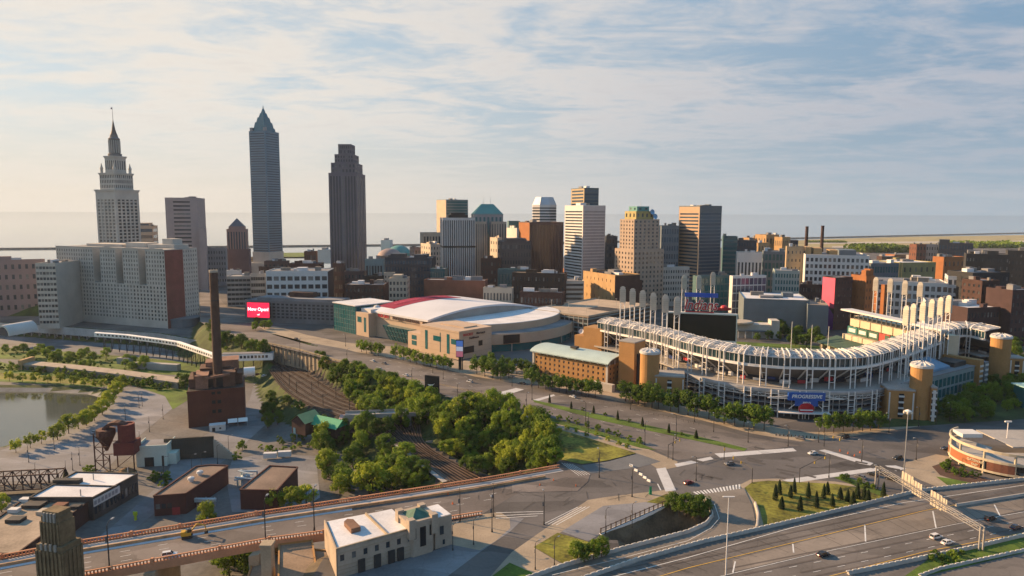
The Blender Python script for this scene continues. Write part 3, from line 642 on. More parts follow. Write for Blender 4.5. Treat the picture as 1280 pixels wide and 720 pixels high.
# --- the broad stone office block with three light wells
def well_block():
    O, w, d, zt = spec(70, 205, 246, 312, 703, -21, 'R'); base = -12; O.z = base; H = zt-base; rz = R(-21)
    root = thing('office_block', 'broad grey stone block with three deep light wells and red brick end', 'building', O, rz); cl = local_cam(O, rz)
    mb = MB(); wins = []; t = .5; zw = H*.54; X, Yv = Vector((1, 0, 0)), Vector((0, 1, 0))
    def xat(px): C = V(205, 330, 703); return w+along(C, math.cos(rz), math.sin(rz), px, 330)
    cuts = [(xat(a), xat(b)) for a, b in ((115.5, 124.5), (143.5, 152.5), (172, 181))]
    mb.box(t, w-t, t, d, 0, zw)
    xs = [0]+[q for c in cuts for q in c]+[w]; segs = [(xs[i], xs[i+1]) for i in range(0, len(xs), 2)]
    for i, (a, b) in enumerate(segs):
        mb.box(a+t, b-t, t, 16, zw, H); face_grid(mb, wins, (a, t, 0), X, -Yv, b-a, zw, H, max(3, int((b-a)/3.6)), 8, .46, .58, t=t, lo=.2, hi=1.5)
        mb.obox(((a+t/2), 8.2, (zw+H)/2), (t/2, 0, 0), (0, 7.6, 0), (0, 0, (H-zw)/2)); mb.obox(((b-t/2), 8.2, (zw+H)/2), (t/2, 0, 0), (0, 7.6, 0), (0, 0, (H-zw)/2))
    face_grid(mb, wins, (0, t, 0), X, -Yv, w, 0, zw, 34, 9, .46, .58, t=t, lo=7, hi=.2)
    mb.box(t, w-t, 16, d, zw, H-.1)
    mb.box(.16*w, w*.5, .4*d, .9*d, H-.2, H+3); mb.box(.52*w, w*.7, .45*d, .85*d, H-.2, H+5); mb.box(.74*w, .97*w, .4*d, .85*d, H-.2, H+4); mb.box(.84*w, .93*w, .5*d, .8*d, H+3.9, H+10)
    mb.box(-.4, w*.99, -.4, 0, H-.2, H+.8)
    for a, b in cuts: q_ = MB(); q_.box(a, b, 15.5, 16.05, zw, H-.3); q_.build('shaded_well_wall', m_dkblue, root)  # navy back walls paint in the shade of the light wells
    mb.build('wall', m_lime, root)
    g = []; mb2 = MB(); face_grid(mb2, g, (w-t, d*.55, 0), Yv, X, d*.45, 0, H, 6, 16, .42, .5, t=t, lo=8, hi=1); mb2.build('side_wall', m_lime, root)
    b = MB(); b.box(w-t, w+.1, .2*t, d*.55, 0, H-1); b.build('end_wall', mat('red_end_brick', (.2, .065, .055), .9, .2, .1), root)
    b = MB(); b.lathe((w*.985, d*.5, 0), [(d*.42, 0), (d*.42, 8), (d*.43, 8), (d*.43, 9.4), (d*.3, 9.6)], 24); b.build('round_base', m_bluegrey, root)
    rb = MB(); rb.box(1, w-1, 16.2, d-1, H-.2, H+.1); rb.build('roof', roof_g, root)
    put_windows(wins+g, root, G_dark, cam_local=cl)
well_block()
Bd('office_building', 'pale ten storey office block beside the broad stone block, rounded corner', (16, 44, 69, 330), 700, 5, m_lime, G_dark, front=(6, 11, .86, .5), sidef=(10, 11, .8, .5), side='L', base=-12, units=2, D=50, seed=3)
def far_arch():
    r, w, d, H = Bd('office_building', 'long tan stone building with regular deep windows behind the pale office block', (-90, 54, 56, 325), 800, -14, m_pink, G_dark, front=(16, 5, .4, .45), sidef=None, side='R', base=-12, D=40, units=2, tiers=((.1, .3, .25, .5, 5, None, None), (.5, .3, .2, .5, 5, None, None)))
far_arch()
def arch_hall():
    O = V(2, 397, 660); O.z = -12; root = thing('station_hall', 'glass fronted hall under a white round arch at far edge of the viaduct', 'building', O, R(-15))
    b = MB(); n = 16; rr = 9
    for k in range(n):
        a0, a1 = math.pi*k/n, math.pi*(k+1)/n
        for (ri, ro, y0, y1) in ((rr-1.6, rr, -.5, 30),):
            p = [(-rr*0+c_*math.cos(a), y, c_*math.sin(a)*1.15) for a in (a0, a1) for c_ in (ri, ro) for y in (y0, y1)]
            b.quad(p[2], p[3], p[7], p[6]); b.quad(p[0], p[2], p[6], p[4]); b.quad(p[1], p[5], p[7], p[3])
    b.build('arch', m_white, root)
    b = MB(); b.prism([(-7.3, 0), (7.3, 0), (7.3, 29), (-7.3, 29)], 0, 4)
    for k in range(n):
        a0, a1 = math.pi*k/n, math.pi*(k+1)/n; q = 7.3; b.quad((0, .3, 0), (q*math.cos(a0), .3, q*1.15*math.sin(a0)), (q*math.cos(a1), .3, q*1.15*math.sin(a1)))
    b.build('glass_front', G_blue, root)
arch_hall()

# --- further towers, each by the edges it shows
Bd('office_tower', 'pinkish stone tower with plain flat top and two roof aerials', (206, 247, 256, 249), 960, -21, mat('mauve_granite', (.36, .3, .29), .8, .1), G_dark, front=(1, 22, .72, .4, 6), sidef=None, side='R', units=1, D=34, par=2)
Bd('annexe_tower', 'lower stepped shoulder adjoining the pinkish stone tower', (248, 256.5, 258, 286), 955, -21, mat('mauve_granite', (.36, .3, .29)), G_dark, side='R', units=0, D=20)
Bd('office_building', 'small stepped tower with sunlit bands between spire tower and pinkish tower', (171, 191, 197, 283), 990, -21, m_tang, G_blue, front=(1, 9, .9, .5), sidef=(1, 9, .9, .5), side='R', D=22, tiers=((.15, .1, .6, .7, 5, (1, 1, .9, .5), None),), units=1)
def pyramid_tower():
    r, w, d, H = Bd('office_tower', 'brown stone tower with short pyramid roof beside the tallest tower', (283, 308, 310, 287), 1060, -21, m_pink, G_blue, front=(7, 1, .5, .94, 1), sidef=None, side='R', D=26, units=0, t=.5, lo=8)
    zt = V(296, 272.5, 1070).z; b = MB(); c = (w/2, d/2)
    b.box(w*.1, w*.9, d*.1, d*.9, H, H+5); b.build('crown_block', m_pink, r); b = MB()
    q = [(w*.12, d*.12, H+5), (w*.88, d*.12, H+5), (w*.88, d*.88, H+5), (w*.12, d*.88, H+5)]
    for k in range(4): b.quad(q[k], q[(k+1) % 4], (c[0], c[1], zt))
    b.build('roof', mat('slate', (.12, .14, .17), .6, .15), r)
    b = MB(); b.box(-2, w+3, -3, d, 0, 52); b.build('lower_storeys', mat('plum_stone', (.13, .09, .1), .8, .15), r)
pyramid_tower()
Bd('government_building', 'low grey block with pale top storey in front of the brown pyramid tower', (256, 282, 284, 311), 1010, -21, m_grey, G_dark, front=(8, 6, .4, .5), side='R', D=40, units=1)
Bd('office_tower', 'glassy teal tower with sunlit blank side behind the black and white tower', (545.5, 557.5, 585, 250), 1150, 27, mat('grey_teal_panel', (.14, .19, .2), .5, .1), G_teal, sm=mat('sunlit_tan_side', (.45, .36, .27), .8, .1), front=(1, 26, .95, .7, .5), sidef=None, units=1, lo=6)  # tan side wall: low sunlight on it is put into the colour
def striped_tower():
    r, w, d, H = Bd('office_tower', 'black and white tower of staggered vertical fins with dark waist band', (551, 553, 594, 273), 860, 4, mat('pale_fin', (.5, .49, .48), .7, .1), glass('black_glass', (.012, .014, .02), .15, (.05, .06, .07), .2), front=(15, 1, .52, .97, .3), sidef=(9, 1, .52, .97, .3), D=36, units=0, lo=14, hi=1, t=.5)
    b = MB(); b.box(-.3, w+.3, -.3, d+.3, H*.64, H*.64+2.2); b.build('waist_band', black, r); b = MB(); b.box(w*.2, w*.8, d*.2, d*.8, H, H+4.5); b.box(w*.28, w*.72, d*.3, d*.7, H+4.5, H+7); b.build('crown_block', black, r)
    b = MB(); b.box(-4, w+3, -5, d, 0, 22); b.build('podium', m_teal, r)
striped_tower()
def mansard_tower():
    r, w, d, H = Bd('office_tower', 'grey stone tower with bright teal hipped roof and twin masts', (590, 592, 629, 268), 960, 3, m_grey, G_teal, front=(7, 1, .5, .95, 1), sidef=(5, 1, .5, .95, 1), D=40, units=0, t=.5)
    b = MB(); zt = V(610, 255, 975).z; q0 = [(-.5, -.5), (w+.5, -.5), (w+.5, d+.5), (-.5, d+.5)]; q1 = [(w*.3, d*.3), (w*.7, d*.3), (w*.7, d*.7), (w*.3, d*.7)]
    for k in range(4): b.quad(q0[k]+(H,), q0[(k+1) % 4]+(H,), q1[(k+1) % 4]+(zt,), q1[k]+(zt,))
    b.quad(*[p+(zt,) for p in q1]); b.build('roof', m_copper, r)
    for fx in (.38, .62): b = MB(); b.tube((w*fx, d*.5, zt), (w*fx, d*.5, zt+13), .25, .1, 5); b.build('mast', steel, r)
    zz = V(600, 277, 955).z
    for a, c_ in ((-1, w*.42), (w*.58, w+4)):
        b = MB(); wl = []; b.box(a+.4, c_-.4, -5.6, .5, 0, zz); face_grid(b, wl, (a, -5.6, 0), (1, 0, 0), (0, -1, 0), c_-a, 0, zz, 6, 1, .45, .95, t=.4, lo=4, hi=1); b.build('shoulder_wing', m_tang, r)
        put_windows(wl, r, G_dark, cam_local=local_cam(Vector(r.location), r.rotation_euler.z))
mansard_tower()
Bd('office_building', 'small slab with dark windows and lit end, left of the black and white tower', (525, 529, 551, 291.5), 1000, 20, m_tang, G_dark, front=(6, 1, .6, .9), units=0)
Bd('apartment_building', 'tan block with sunlit left wall below the small dark slab', (526, 538, 552, 306), 950, 27, m_cream, G_dark, front=(4, 8, .4, .5), sidef=(4, 8, .35, .5))
Bd('apartment_building', 'narrow tan apartment block with balconies near the domed lakeside halls', (512, 518, 526, 310), 1000, 27, m_pink, G_dark, front=(2, 5, .5, .5), sidef=(3, 5, .5, .5), units=1)
Bd('office_building', 'dark navy block with rows of small pale windows, brown granite', (625, 627, 664, 302.5), 850, 8, mat('umber_stone', (.09, .075, .075), .8, .15), G_dark, front=(11, 7, .5, .5), sidef=(6, 7, .5, .5), D=36, units=2, tiers=((.15, .1, .7, .7, 4, None, None),))
Bd('office_building', 'sunlit white block with orange end beside the brown granite block', (612.5, 622, 628, 298), 900, 27, m_cream, G_dark, front=(2, 7, .5, .5), sidef=(3, 7, .3, .4), units=1)
Bd('office_building', 'small dark teal cube above a sunlit white annexe', (634, 636, 650, 277), 1060, 10, m_teal, G_teal, units=0)
Bd('office_building', 'sunlit white annexe below the small dark teal cube', (633, 646, 652, 286), 1000, 27, m_white, G_dark, units=1)
def octagon_tower():
    Y = 1010; c = V(680, 300, Y); zt, zs_ = V(680, 246.5, Y).z, V(680, 256, Y).z; rr = 16/853*Y
    root = thing('office_tower', 'octagonal white banded tower with chamfered metal cap', 'skyscraper', (c.x, c.y, 0), R(22.5))
    b = MB(); g = MB()
    for z in np.arange(0, zs_-4, 4.2): b.lathe((0, 0, z), [(rr-.6, 0), (rr, 0), (rr, 2.1), (rr-.6, 2.1)], 8)
    b.lathe((0, 0, zs_-4), [(rr-.6, 0), (rr, 0), (rr, 3.9)], 8); b.build('wall', m_white, root); g.lathe((0, 0, 0), [(rr-.3, 0), (rr-.3, zs_-3)], 8); g.build('glazing', G_dark, root)
    b = MB(); b.lathe((0, 0, zs_), [(rr-.1, -.1), (rr*.72, zt-zs_), (.1, zt-zs_+.05)], 8); b.build('roof', mat('zinc_cap', (.45, .46, .48), .4, .08, metal=.4), root)
octagon_tower()
Bd('office_tower', 'broad dark plum tower of close vertical ribs with lit orange end', (648.5, 662, 704.5, 278.5), 900, 20, m_brown, glass('plum_glass', (.02, .012, .016), .15, (.04, .03, .03), .2), front=(22, 1, .5, .96, .5), sidef=None, units=1, t=.5, sm=m_orange)  # orange side wall: sunlight on this end is painted into its colour
Bd('office_tower', 'tall dark tower with gold lit side standing behind the white gridded tower', (714, 730.5, 748.5, 235.5), 960, 22, mat('deep_teal_panel', (.03, .07, .085), .4, .1), G_blue, sm=mat('sunlit_gold_side', (.34, .25, .14), .6, .1), front=(1, 30, .96, .62, .4), sidef=(1, 30, .9, .5, .4), units=1, t=.3)  # gold tone is sunlight painted onto the dark tower's side wall
Bd('office_tower', 'tall white gridded tower with sunlit side and small red white roof box', (706, 729, 757, 257.5), 820, 24, m_white, G_dark, fm=mat('unlit_white_front', (.47, .42, .41), .8, .06), front=(26, 30, .5, .5, .8), sidef=(1, 30, .96, .5, .6), units=2, hi=5, t=.4)  # front toned pinkish as the unlit face, put into its colour
def deco_tower():
    mm = mat('warm_limestone', (.36, .28, .22), .9, .13, .08)
    r, w, d, H = Bd('office_tower', 'stepped tan deco tower with gold and green crown and round dishes', (768.5, 792.5, 830, 313), 760, 27, mm, G_dark, front=(8, 12, .42, .5), sidef=(6, 12, .36, .5), units=0, t=.5)
    cl = local_cam(Vector(r.location), r.rotation_euler.z); z = H
    zz = [V(800, y, 780).z for y in (274, 264, 258)]
    for (fx0, fx1, fy0, fy1, zt, nc, nr, m_) in ((.03, .86, .06, .8, zz[0], 6, 8, mm), (.12, .7, .12, .7, zz[1], 4, 1, mat('gilded_cornice', (.33, .27, .1), .6, .15)), (.2, .6, .2, .62, zz[2], 2, 1, m_copper)):
        b = MB(); wl = []; x0, x1, y0, y1 = fx0*w, fx1*w, fy0*d, fy1*d; b.box(x0+.4, x1-.4, y0+.4, y1, z-.05, zt)
        face_grid(b, wl, (x0, y0+.4, 0), (1, 0, 0), (0, -1, 0), x1-x0, z, zt, nc, nr, .42, .5, t=.4, lo=.5, hi=.6); face_grid(b, wl, (x0+.4, y1, 0), (0, -1, 0), (-1, 0, 0), y1-y0-.4, z, zt, max(2, nc-1), nr, .36, .5, t=.4, lo=.5, hi=.6); b.obox((x1-.2, (y0+y1)/2, (z+zt)/2), (.2, 0, 0), (0, (y1-y0)/2-.4, 0), (0, 0, (zt-z)/2))
        b.build('setback', m_, r); put_windows(wl, r, G_dark, cam_local=cl); z = zt
    for fx, fz in ((.62, 3), (.72, -2)):
        b = MB(); b.lathe((0, 0, 0), [(0, 0), (2.6, .6), (3.1, 1.4), (2.9, 1.5), (0, .3)], 14); o = b.build('dish', mat('blue_dish', (.12, .3, .5), .4, .1), r, (fx*w, .1*d, zz[0]+fz+5)); o.rotation_euler = (R(80), 0, 0)
    b = MB(); b.tube((.45*w, .4*d, zz[2]), (.45*w, .4*d, zz[2]+9), .2, .08, 5); b.build('mast', steel, r)
deco_tower()
Bd('office_building', 'dark teal block with tall windows and tank on roof, behind the deco tower', (824, 827, 849, 283), 900, 22, m_bluegrey, G_blue, front=(7, 8, .6, .6), units=2)
Bd('office_tower', 'flat topped tower with orange lit banded side and dark glass front', (849, 875, 902.5, 258.5), 880, 26, mat('slate_blue_panel', (.09, .12, .14), .5, .1), G_blue, sm=mat('sunlit_orange_side', (.42, .28, .18), .7, .1), front=(1, 24, .96, .72, .3), sidef=(1, 24, .93, .45, .5), units=2, hi=7, par=1.5)  # side wall carries the orange sunlit tone in its own colour
r, w, d, H = Bd('police_building', 'blank ochre masonry cube with few windows in front of the deco tower', (729, 769, 800, 345), 720, 27, tan, G_dark, front=None, sidef=(7, 4, .14, .3, 4), units=3, roofm=black, fm=brick_d)  # front wall in dark brick colour to paint it as the shaded side
Bd('office_building', 'dark brick annexe with black roof behind the ochre cube', (768, 786, 803, 352), 740, 27, brick_d, G_dark, units=2, roofm=black)
Bd('office_building', 'pale gridded block between the deco tower and the glass library', (822, 826, 862, 335), 800, 12, m_lime, G_dark, front=(12, 6, .5, .5), units=1)
Bd('library', 'glass block with curved pale roofs behind the black scoreboard', (866, 872, 915, 346), 720, 18, m_teal, G_teal, front=(9, 5, .85, .8), units=1, roofm=roof_w)
Bd('office_building', 'glass block with lilac sunset reflection and white frame', (912, 916, 958, 346), 700, 14, m_white, glass('lilac_reflection_glass', (.05, .06, .1), .1, (.2, .15, .22), .6), front=(8, 5, .9, .86), units=2, roofm=roof_w, t=.5)  # lilac of the sunset reflection is painted into the panes
Bd('office_tower', 'dark teal slab left of the low stone library with white cornice', (902.5, 904, 922, 296), 960, 14, m_teal, G_teal, front=(1, 12, .95, .6), units=1)
Bd('office_building', 'long dark slate block behind the low stone library', (918, 920, 946, 301), 1050, 14, m_dkblue, G_blue, front=(8, 7, .6, .6), units=1)
Bd('library', 'low white stone library with arched windows and green roof edge', (920, 922, 953, 316), 860, 10, m_white, G_dark, front=(7, 1, .5, .6), roofm=mat('dark_green_roof', (.04, .07, .06)), units=1, lo=6)
for i, (x0, xc, x1, yt, lb) in enumerate(((928, 940, 952, 298, 'sunlit tan block with terraces, west end of the distant orange cluster'), (944, 958, 974, 294, 'tallest sunlit ochre block of the distant orange cluster'), (968, 978, 988, 297, 'small sunlit block at east end of the distant orange cluster'), (934, 948, 962, 304, 'low sunlit block in front of the distant orange cluster'))):
    Bd('apartment_building', lb, (x0, xc, x1, yt), 1150-20*i, 27, tan, G_dark, front=(4, 4, .4, .5), sidef=(4, 4, .35, .5), units=1)
Bd('office_building', 'dark flat slab right beside the distant orange cluster', (984, 986, 998, 301), 1150, 12, m_dkblue, G_dark, units=0)
Bd('office_building', 'blue green block of tall window bays before the tan loft building', (953, 956, 984, 315), 880, 14, m_bluegrey, G_teal, front=(6, 5, .7, .7), sidef=(3, 5, .6, .6), units=2)
Bd('loft_building', 'plain tan loft building adjoining the big white gridded block', (982.5, 983.5, 1008, 309), 800, 10, mat('loft_brick', (.36, .27, .17), .9, .15), G_dark, front=(5, 7, .3, .35), units=2)
def grid_block():
    r, w, d, H = Bd('office_block', 'big white gridded block of square dark windows with roof penthouse', (1005, 1007, 1087, 319), 770, 10, m_white, G_dark, front=(14, 8, .6, .58), sidef=None, D=60, units=0)
    b = MB(); b.box(w*.55, w*.82, d*.2, d*.7, H, H+6); b.build('penthouse', m_bluegrey, r)
    for fx0, fx1, h in ((.02, .12, 8), (.16, .3, 7), (.42, .55, 5)): b = MB(); b.box(w*fx0, w*fx1, d*.4, d*.9, H, H+h); b.build('rooftop_unit', tan, r)
grid_block()
Bd('loft_building', 'slim pale green block with many windows below the tan loft building', (966, 969, 1000, 339), 740, 12, mat('pale_green_stone', (.3, .36, .34), .9, .1), G_teal, front=(9, 6, .55, .6), units=1)
Bd('brick_building', 'low dark red brick block between the pale green block and pink mural', (998, 1000, 1030, 356), 760, 12, m_maroon, G_dark, front=(9, 3, .4, .5), units=1)
def mural():
    r, w, d, H = Bd('hotel', 'brick block whose end wall is painted pink above violet', (1028.5, 1044.5, 1066, 348), 640, 18, m_maroon, G_dark, front=(6, 7, .3, .35), units=0)
    b = MB(); b.box(-.12, 0, .2, d-.2, H*.42, H); b.build('mural', m_mag, r); b = MB()
    b.quad((-.1, .2, 0), (-.1, d-.2, 0), (-.1, d-.2, H*.62), (-.1, .2, H*.3)); b.build('mural', m_vio, r)
mural()
Bd('brick_building', 'orange lit brick block with two square stair turrets', (1064, 1083, 1094, 346), 640, 18, m_orange, G_dark, front=(3, 6, .3, .4), sidef=(5, 6, .18, .3), units=0, tiers=((.02, .05, .4, .3, 6, None, None), (.55, .1, .4, .4, 7, None, None)))
Bd('brick_building', 'orange lit brick block behind the field lights with dark front', (1091, 1106, 1128, 357), 655, 18, m_orange, G_dark, front=(4, 5, .3, .4), sidef=None, units=1)
Bd('office_block', 'white gridded office block with square windows east of the ballpark', (1096, 1098, 1186, 352), 660, 16, m_white, G_dark, front=(12, 5, .68, .6), units=3, D=45)
Bd('office_block', 'taller end pavilion of the white gridded office block', (1183, 1185, 1213, 346), 640, 16, m_white, G_dark, front=(4, 6, .66, .6), sidef=(2, 6, .6, .6), units=1, D=30)
Bd('office_building', 'small white gridded annexe below the white pavilion', (1155, 1157, 1209, 377), 590, 14, m_white, G_dark, front=(10, 2, .6, .55), units=1, D=25)
def theatre_block():
    Bd('casino_box', 'long low blue grey windowless box beyond the outfield', (928, 930, 1012, 374), 640, -18, m_bluegrey, G_dark, units=2, D=60, roofm=roof_w)
    Bd('casino_box', 'shorter blue grey box adjoining the long windowless box', (1008, 1010, 1036, 382), 615, 8, m_bluegrey, G_dark, units=1, D=40, roofm=roof_t)
theatre_block()
# east side, far slabs
Bd('office_building', 'dark blue flat slab on the skyline before the airfield', (1172, 1174, 1217, 304), 1300, 6, m_dkblue, G_blue, front=(12, 4, .6, .6), units=1, tiers=((.02, .2, .3, .5, 7, None, None),))
Bd('office_building', 'rust brick block beside the dark blue skyline slab', (1137, 1146, 1158, 306), 1300, 20, brick, G_dark, front=(3, 4, .4, .5), sidef=(3, 4, .3, .4), units=1)
Bd('office_building', 'grey block between the rust block and dark blue slab', (1156, 1158, 1174, 306), 1320, 10, m_grey, G_dark, front=(5, 4, .5, .5), units=1)
Bd('apartment_slab', 'tall black apartment slab on the eastern edge, uppermost pair', (1206, 1208, 1262, 318), 700, 8, mat('black_brick', (.03, .032, .036), .9, .2), G_dark, front=(14, 8, .4, .4), units=3, D=24)
Bd('apartment_slab', 'black apartment slab behind the tall eastern slab with stair turret', (1258, 1260, 1310, 314), 740, 8, mat('black_brick', (.03, .032, .036)), G_dark, front=(10, 9, .4, .4), units=2, D=24)
Bd('apartment_slab', 'lower black block standing before the tall eastern slabs', (1198, 1216, 1262, 342), 620, 12, mat('black_brick', (.03, .032, .036)), G_dark, front=(9, 6, .4, .4), sidef=(4, 6, .3, .4), units=2, D=28)
Bd('brick_building', 'dark brick corner block with copper lit top below the eastern slabs', (1216, 1228, 1250, 352), 590, 14, brick_d, G_dark, front=(6, 8, .45, .45), sidef=(4, 8, .4, .4), units=2, D=20)
Bd('brick_building', 'maroon brick block near the eastern edge above the trees', (1262, 1266, 1300, 364), 560, 14, m_maroon, G_dark, front=(7, 6, .45, .45), units=3, D=24)
Bd('brick_building', 'low maroon block right of the small white annexe', (1205, 1210, 1250, 386), 560, 12, m_maroon, G_dark, front=(10, 3, .5, .45), units=2, D=30, roofm=roof_w)
Bd('office_building', 'teal glazed block behind the orange turret block', (1086, 1090, 1124, 330), 800, 10, m_bluegrey, G_teal, front=(10, 4, .7, .6), units=2, D=40)
Bd('warehouse', 'olive tan block with wide flat roof beyond the white gridded office block', (1120, 1128, 1170, 329), 860, 12, mat('olive_brick', (.3, .26, .12), .9), G_dark, front=(6, 3, .3, .4), units=2, D=50, roofm=roof_w)
Bd('warehouse', 'brown orange block with lit end right of the olive tan block', (1166, 1180, 1206, 322), 930, 18, m_orange, G_dark, front=(5, 3, .3, .4), units=2, roofm=roof_t)
# middle distance left
def white_store():
    r, w, d, H = Bd('department_store', 'white gridded store building with paired windows and brown side wall', (332, 409.5, 417, 339.5), 760, -5, mat('store_white', (.6, .6, .58), .8, .06), G_dark, front=(9, 4, .74, .52), sidef=None, side='R', D=60, units=2, hi=3)
    b = MB(); b.box(w-.01, w+.15, .2, d-.2, 0, H-.2); b.build('side_wall', m_maroon, r)
white_store()
def banded(name, label, px, Y, ang, n, base=0, D=40, m_=conc, wm=None):
    return Bd(name, label, px, Y, ang, wm or m_, glass('garage_void', (.02, .02, .022), .6, (.03, .03, .03), .1), front=(6, n, .93, .52, .3), sidef=(4, n, .9, .52, .3), side='R', D=D, base=base, units=1, roofm=conc, cat='parking garage', lo=.5)
banded('parking_garage', 'grey banded parking garage behind the brick chimney', (283, 313, 318, 346), 790, -12, 6)
banded('parking_garage', 'smaller banded parking garage abutting the white store', (313, 331, 333, 343), 780, -8, 5, D=30)
Bd('office_building', 'white boxy plant building on top of the grey banded garage block', (283, 300, 302, 339), 840, -12, m_white, G_dark, side='R', D=20, units=1)
for args in (('brick_building', 'red brown brick block with orange lit gable behind the white store', (380, 395, 397, 315), 920, -21, brick, 30), ('office_building', 'dark roofed block with orange sunlit flank behind the white store', (330, 360, 362, 327), 880, -21, m_brown, 60),
             ('brick_building', 'long dark block with stepped roofs right behind the white store', (361, 402, 405, 330), 850, -21, m_maroon, 40), ('brick_building', 'narrow brown tower block at the foot of the dark rose tower', (416, 430, 432, 330), 820, -21, m_maroon, 30),
             ('office_building', 'dark block with pale water tank, below the dark rose tower', (430, 456, 458, 340), 800, -12, m_brown, 40)):
    nm, lb, px, Y, an, m_, D_ = args; Bd(nm, lb, px, Y, an, m_, G_dark, front=(6, 4, .45, .5), side='R', D=D_, units=3)
def columned():
    r, w, d, H = Bd('courthouse', 'teal grey building with tall columned loggia right of the dark rose tower', (456, 479, 481, 325), 900, -8, mat('verdigris_stone', (.2, .27, .28), .9), G_dark, front=(6, 1, .6, .7, 1), side='R', D=40, units=1, lo=3)
columned()
Bd('office_building', 'black glass cube on a low roof beside the columned building', (455, 480, 482, 346), 760, -8, black, G_dark, front=(6, 3, .6, .5), side='R', D=30, units=1)
Bd('office_building', 'dark brick block with scattered windows behind the glass hall', (431, 480, 486, 357), 700, -12, brick_d, G_dark, front=(10, 4, .4, .4), side='R', D=30, units=3)
Bd('apartment_building', 'slim stepped stone apartment block above the arena roof', (486, 508, 512, 349), 690, -10, m_tang, G_dark, front=(5, 6, .6, .55), sidef=(2, 6, .4, .5), side='R', D=16, units=1, tiers=((.2, .1, .5, .7, 4, None, None),))
Bd('office_building', 'tan stone strip building behind the slim apartment block', (480, 492, 494, 342), 760, -10, m_tang, G_dark, front=(3, 7, .4, .5), side='R', D=20, units=0)
Bd('office_building', 'wide navy office block with a grid of small windows above the arena', (481, 540, 545, 323), 830, -6, m_dkblue, G_blue, front=(16, 6, .62, .55), side='R', D=40, units=3, tiers=((.1, .2, .3, .5, 5, None, None), (.6, .2, .25, .5, 4, None, None)))
Bd('office_building', 'teal block with flat roof between the navy block and striped tower', (538, 556, 560, 337), 790, -4, m_teal, G_teal, front=(6, 4, .7, .6), side='R', D=30, units=2)
Bd('brick_building', 'long plain red brick wall building right above the arena roof', (530, 606, 610, 352), 700, -2, mat('rust_brick', (.2, .085, .055), .9, .18, .1), G_dark, side='R', D=26, units=3)
Bd('brick_building', 'dark brick block with rows of windows below the brown granite block', (601, 625, 627, 324), 820, 4, brick_d, G_dark, front=(6, 5, .4, .4), side='R', D=30, units=2)
Bd('office_building', 'low dark teal shop row with white roof edge below the plum tower', (622, 662, 664, 338), 780, 4, m_teal, G_teal, front=(10, 2, .7, .6), side='R', D=20, units=3, roofm=roof_w)
Bd('brick_building', 'wide black brick block with flat roofs below the plum tower', (640, 706, 709, 343), 730, 6, mat('soot_brick', (.05, .035, .03), .9, .2), G_dark, front=(14, 4, .35, .4), side='R', D=40, units=4, roofm=roof_t)
Bd('brick_building', 'dark brick shed row with sunlit skylight roof beside the arena', (650, 703, 706, 367), 660, 6, brick_d, G_dark, front=(12, 2, .5, .4), side='R', D=24, units=4)
Bd('office_building', 'small white banded block at foot of the white gridded tower', (704, 706, 730, 352), 740, 14, m_lime, G_dark, front=(1, 6, .94, .5), units=1, D=25)
Bd('office_building', 'low tan block with round tank, above the arena roof', (604, 640, 642, 361), 680, 0, m_tang, G_dark, front=(9, 2, .5, .5), side='R', D=18, units=2)
Bd('office_building', 'dark block behind the white gridded tower and deco tower', (756, 758, 772, 296), 900, 12, m_dkblue, G_dark, front=(4, 8, .5, .5), units=2)
# lakeside
def lakeside():
    for lb, (x0, x1, yb, yt), m_, Y, shp in (('white boxy glass hall far off by the lake', (476, 488, 318, 300), m_white, 1600, 'box'), ('pale brown tented hall roof far off by the lake', (470, 500, 322, 311), m_pink, 1500, 'dome'), ('green domed hall roof far off by the lake', (482, 512, 322, 307), m_copper, 1560, 'dome'), ('white cylinder tanks hall far off behind the dark rose tower', (397, 412, 326, 312), m_white, 1450, 'box')):
        a, b_ = V(x0, yt, Y), V(x1, yt, Y); w = (b_-a).length; root = thing('lakeside_hall', lb, 'building', (a.x, a.y, 0)); b = MB(); h = a.z
        if shp == 'box': b.box(0, w, 0, 30, 0, h)
        else: b.prism([(0, 0), (w, 0), (w, 40), (0, 40)], 0, h*.5)
        b.build('wall', m_, root)
        b = MB()
        if shp == 'dome': b.lathe((w/2, 20, h*.5), [(w*.52, -.5), (w*.47, h*.15), (w*.34, h*.34), (w*.15, h*.48), (1, h*.5)], 14); b.build('roof', m_, root, smooth=True)
        else: b.box(.3*w, .7*w, 4, 20, h, h+4); b.build('rooftop_unit', m_grey, root)
lakeside()
for px, yt, yb, Y, nm in ((1007, 283, 308, 900, 'west'), (1026.5, 282, 306, 900, 'east')):
    c = V(px, 320, Y); zt = V(px, yt, Y).z; b = MB(); b.lathe((0, 0, 0), [(2.6, 0), (1.9, zt-1), (2.1, zt-1), (2.1, zt), (1.4, zt)], 12)
    tag(b.build('smokestack', brick_d, None, (c.x, c.y, 0)), 'slim dark brick smokestack, %s of the pair behind the white gridded block' % nm, 'chimney')
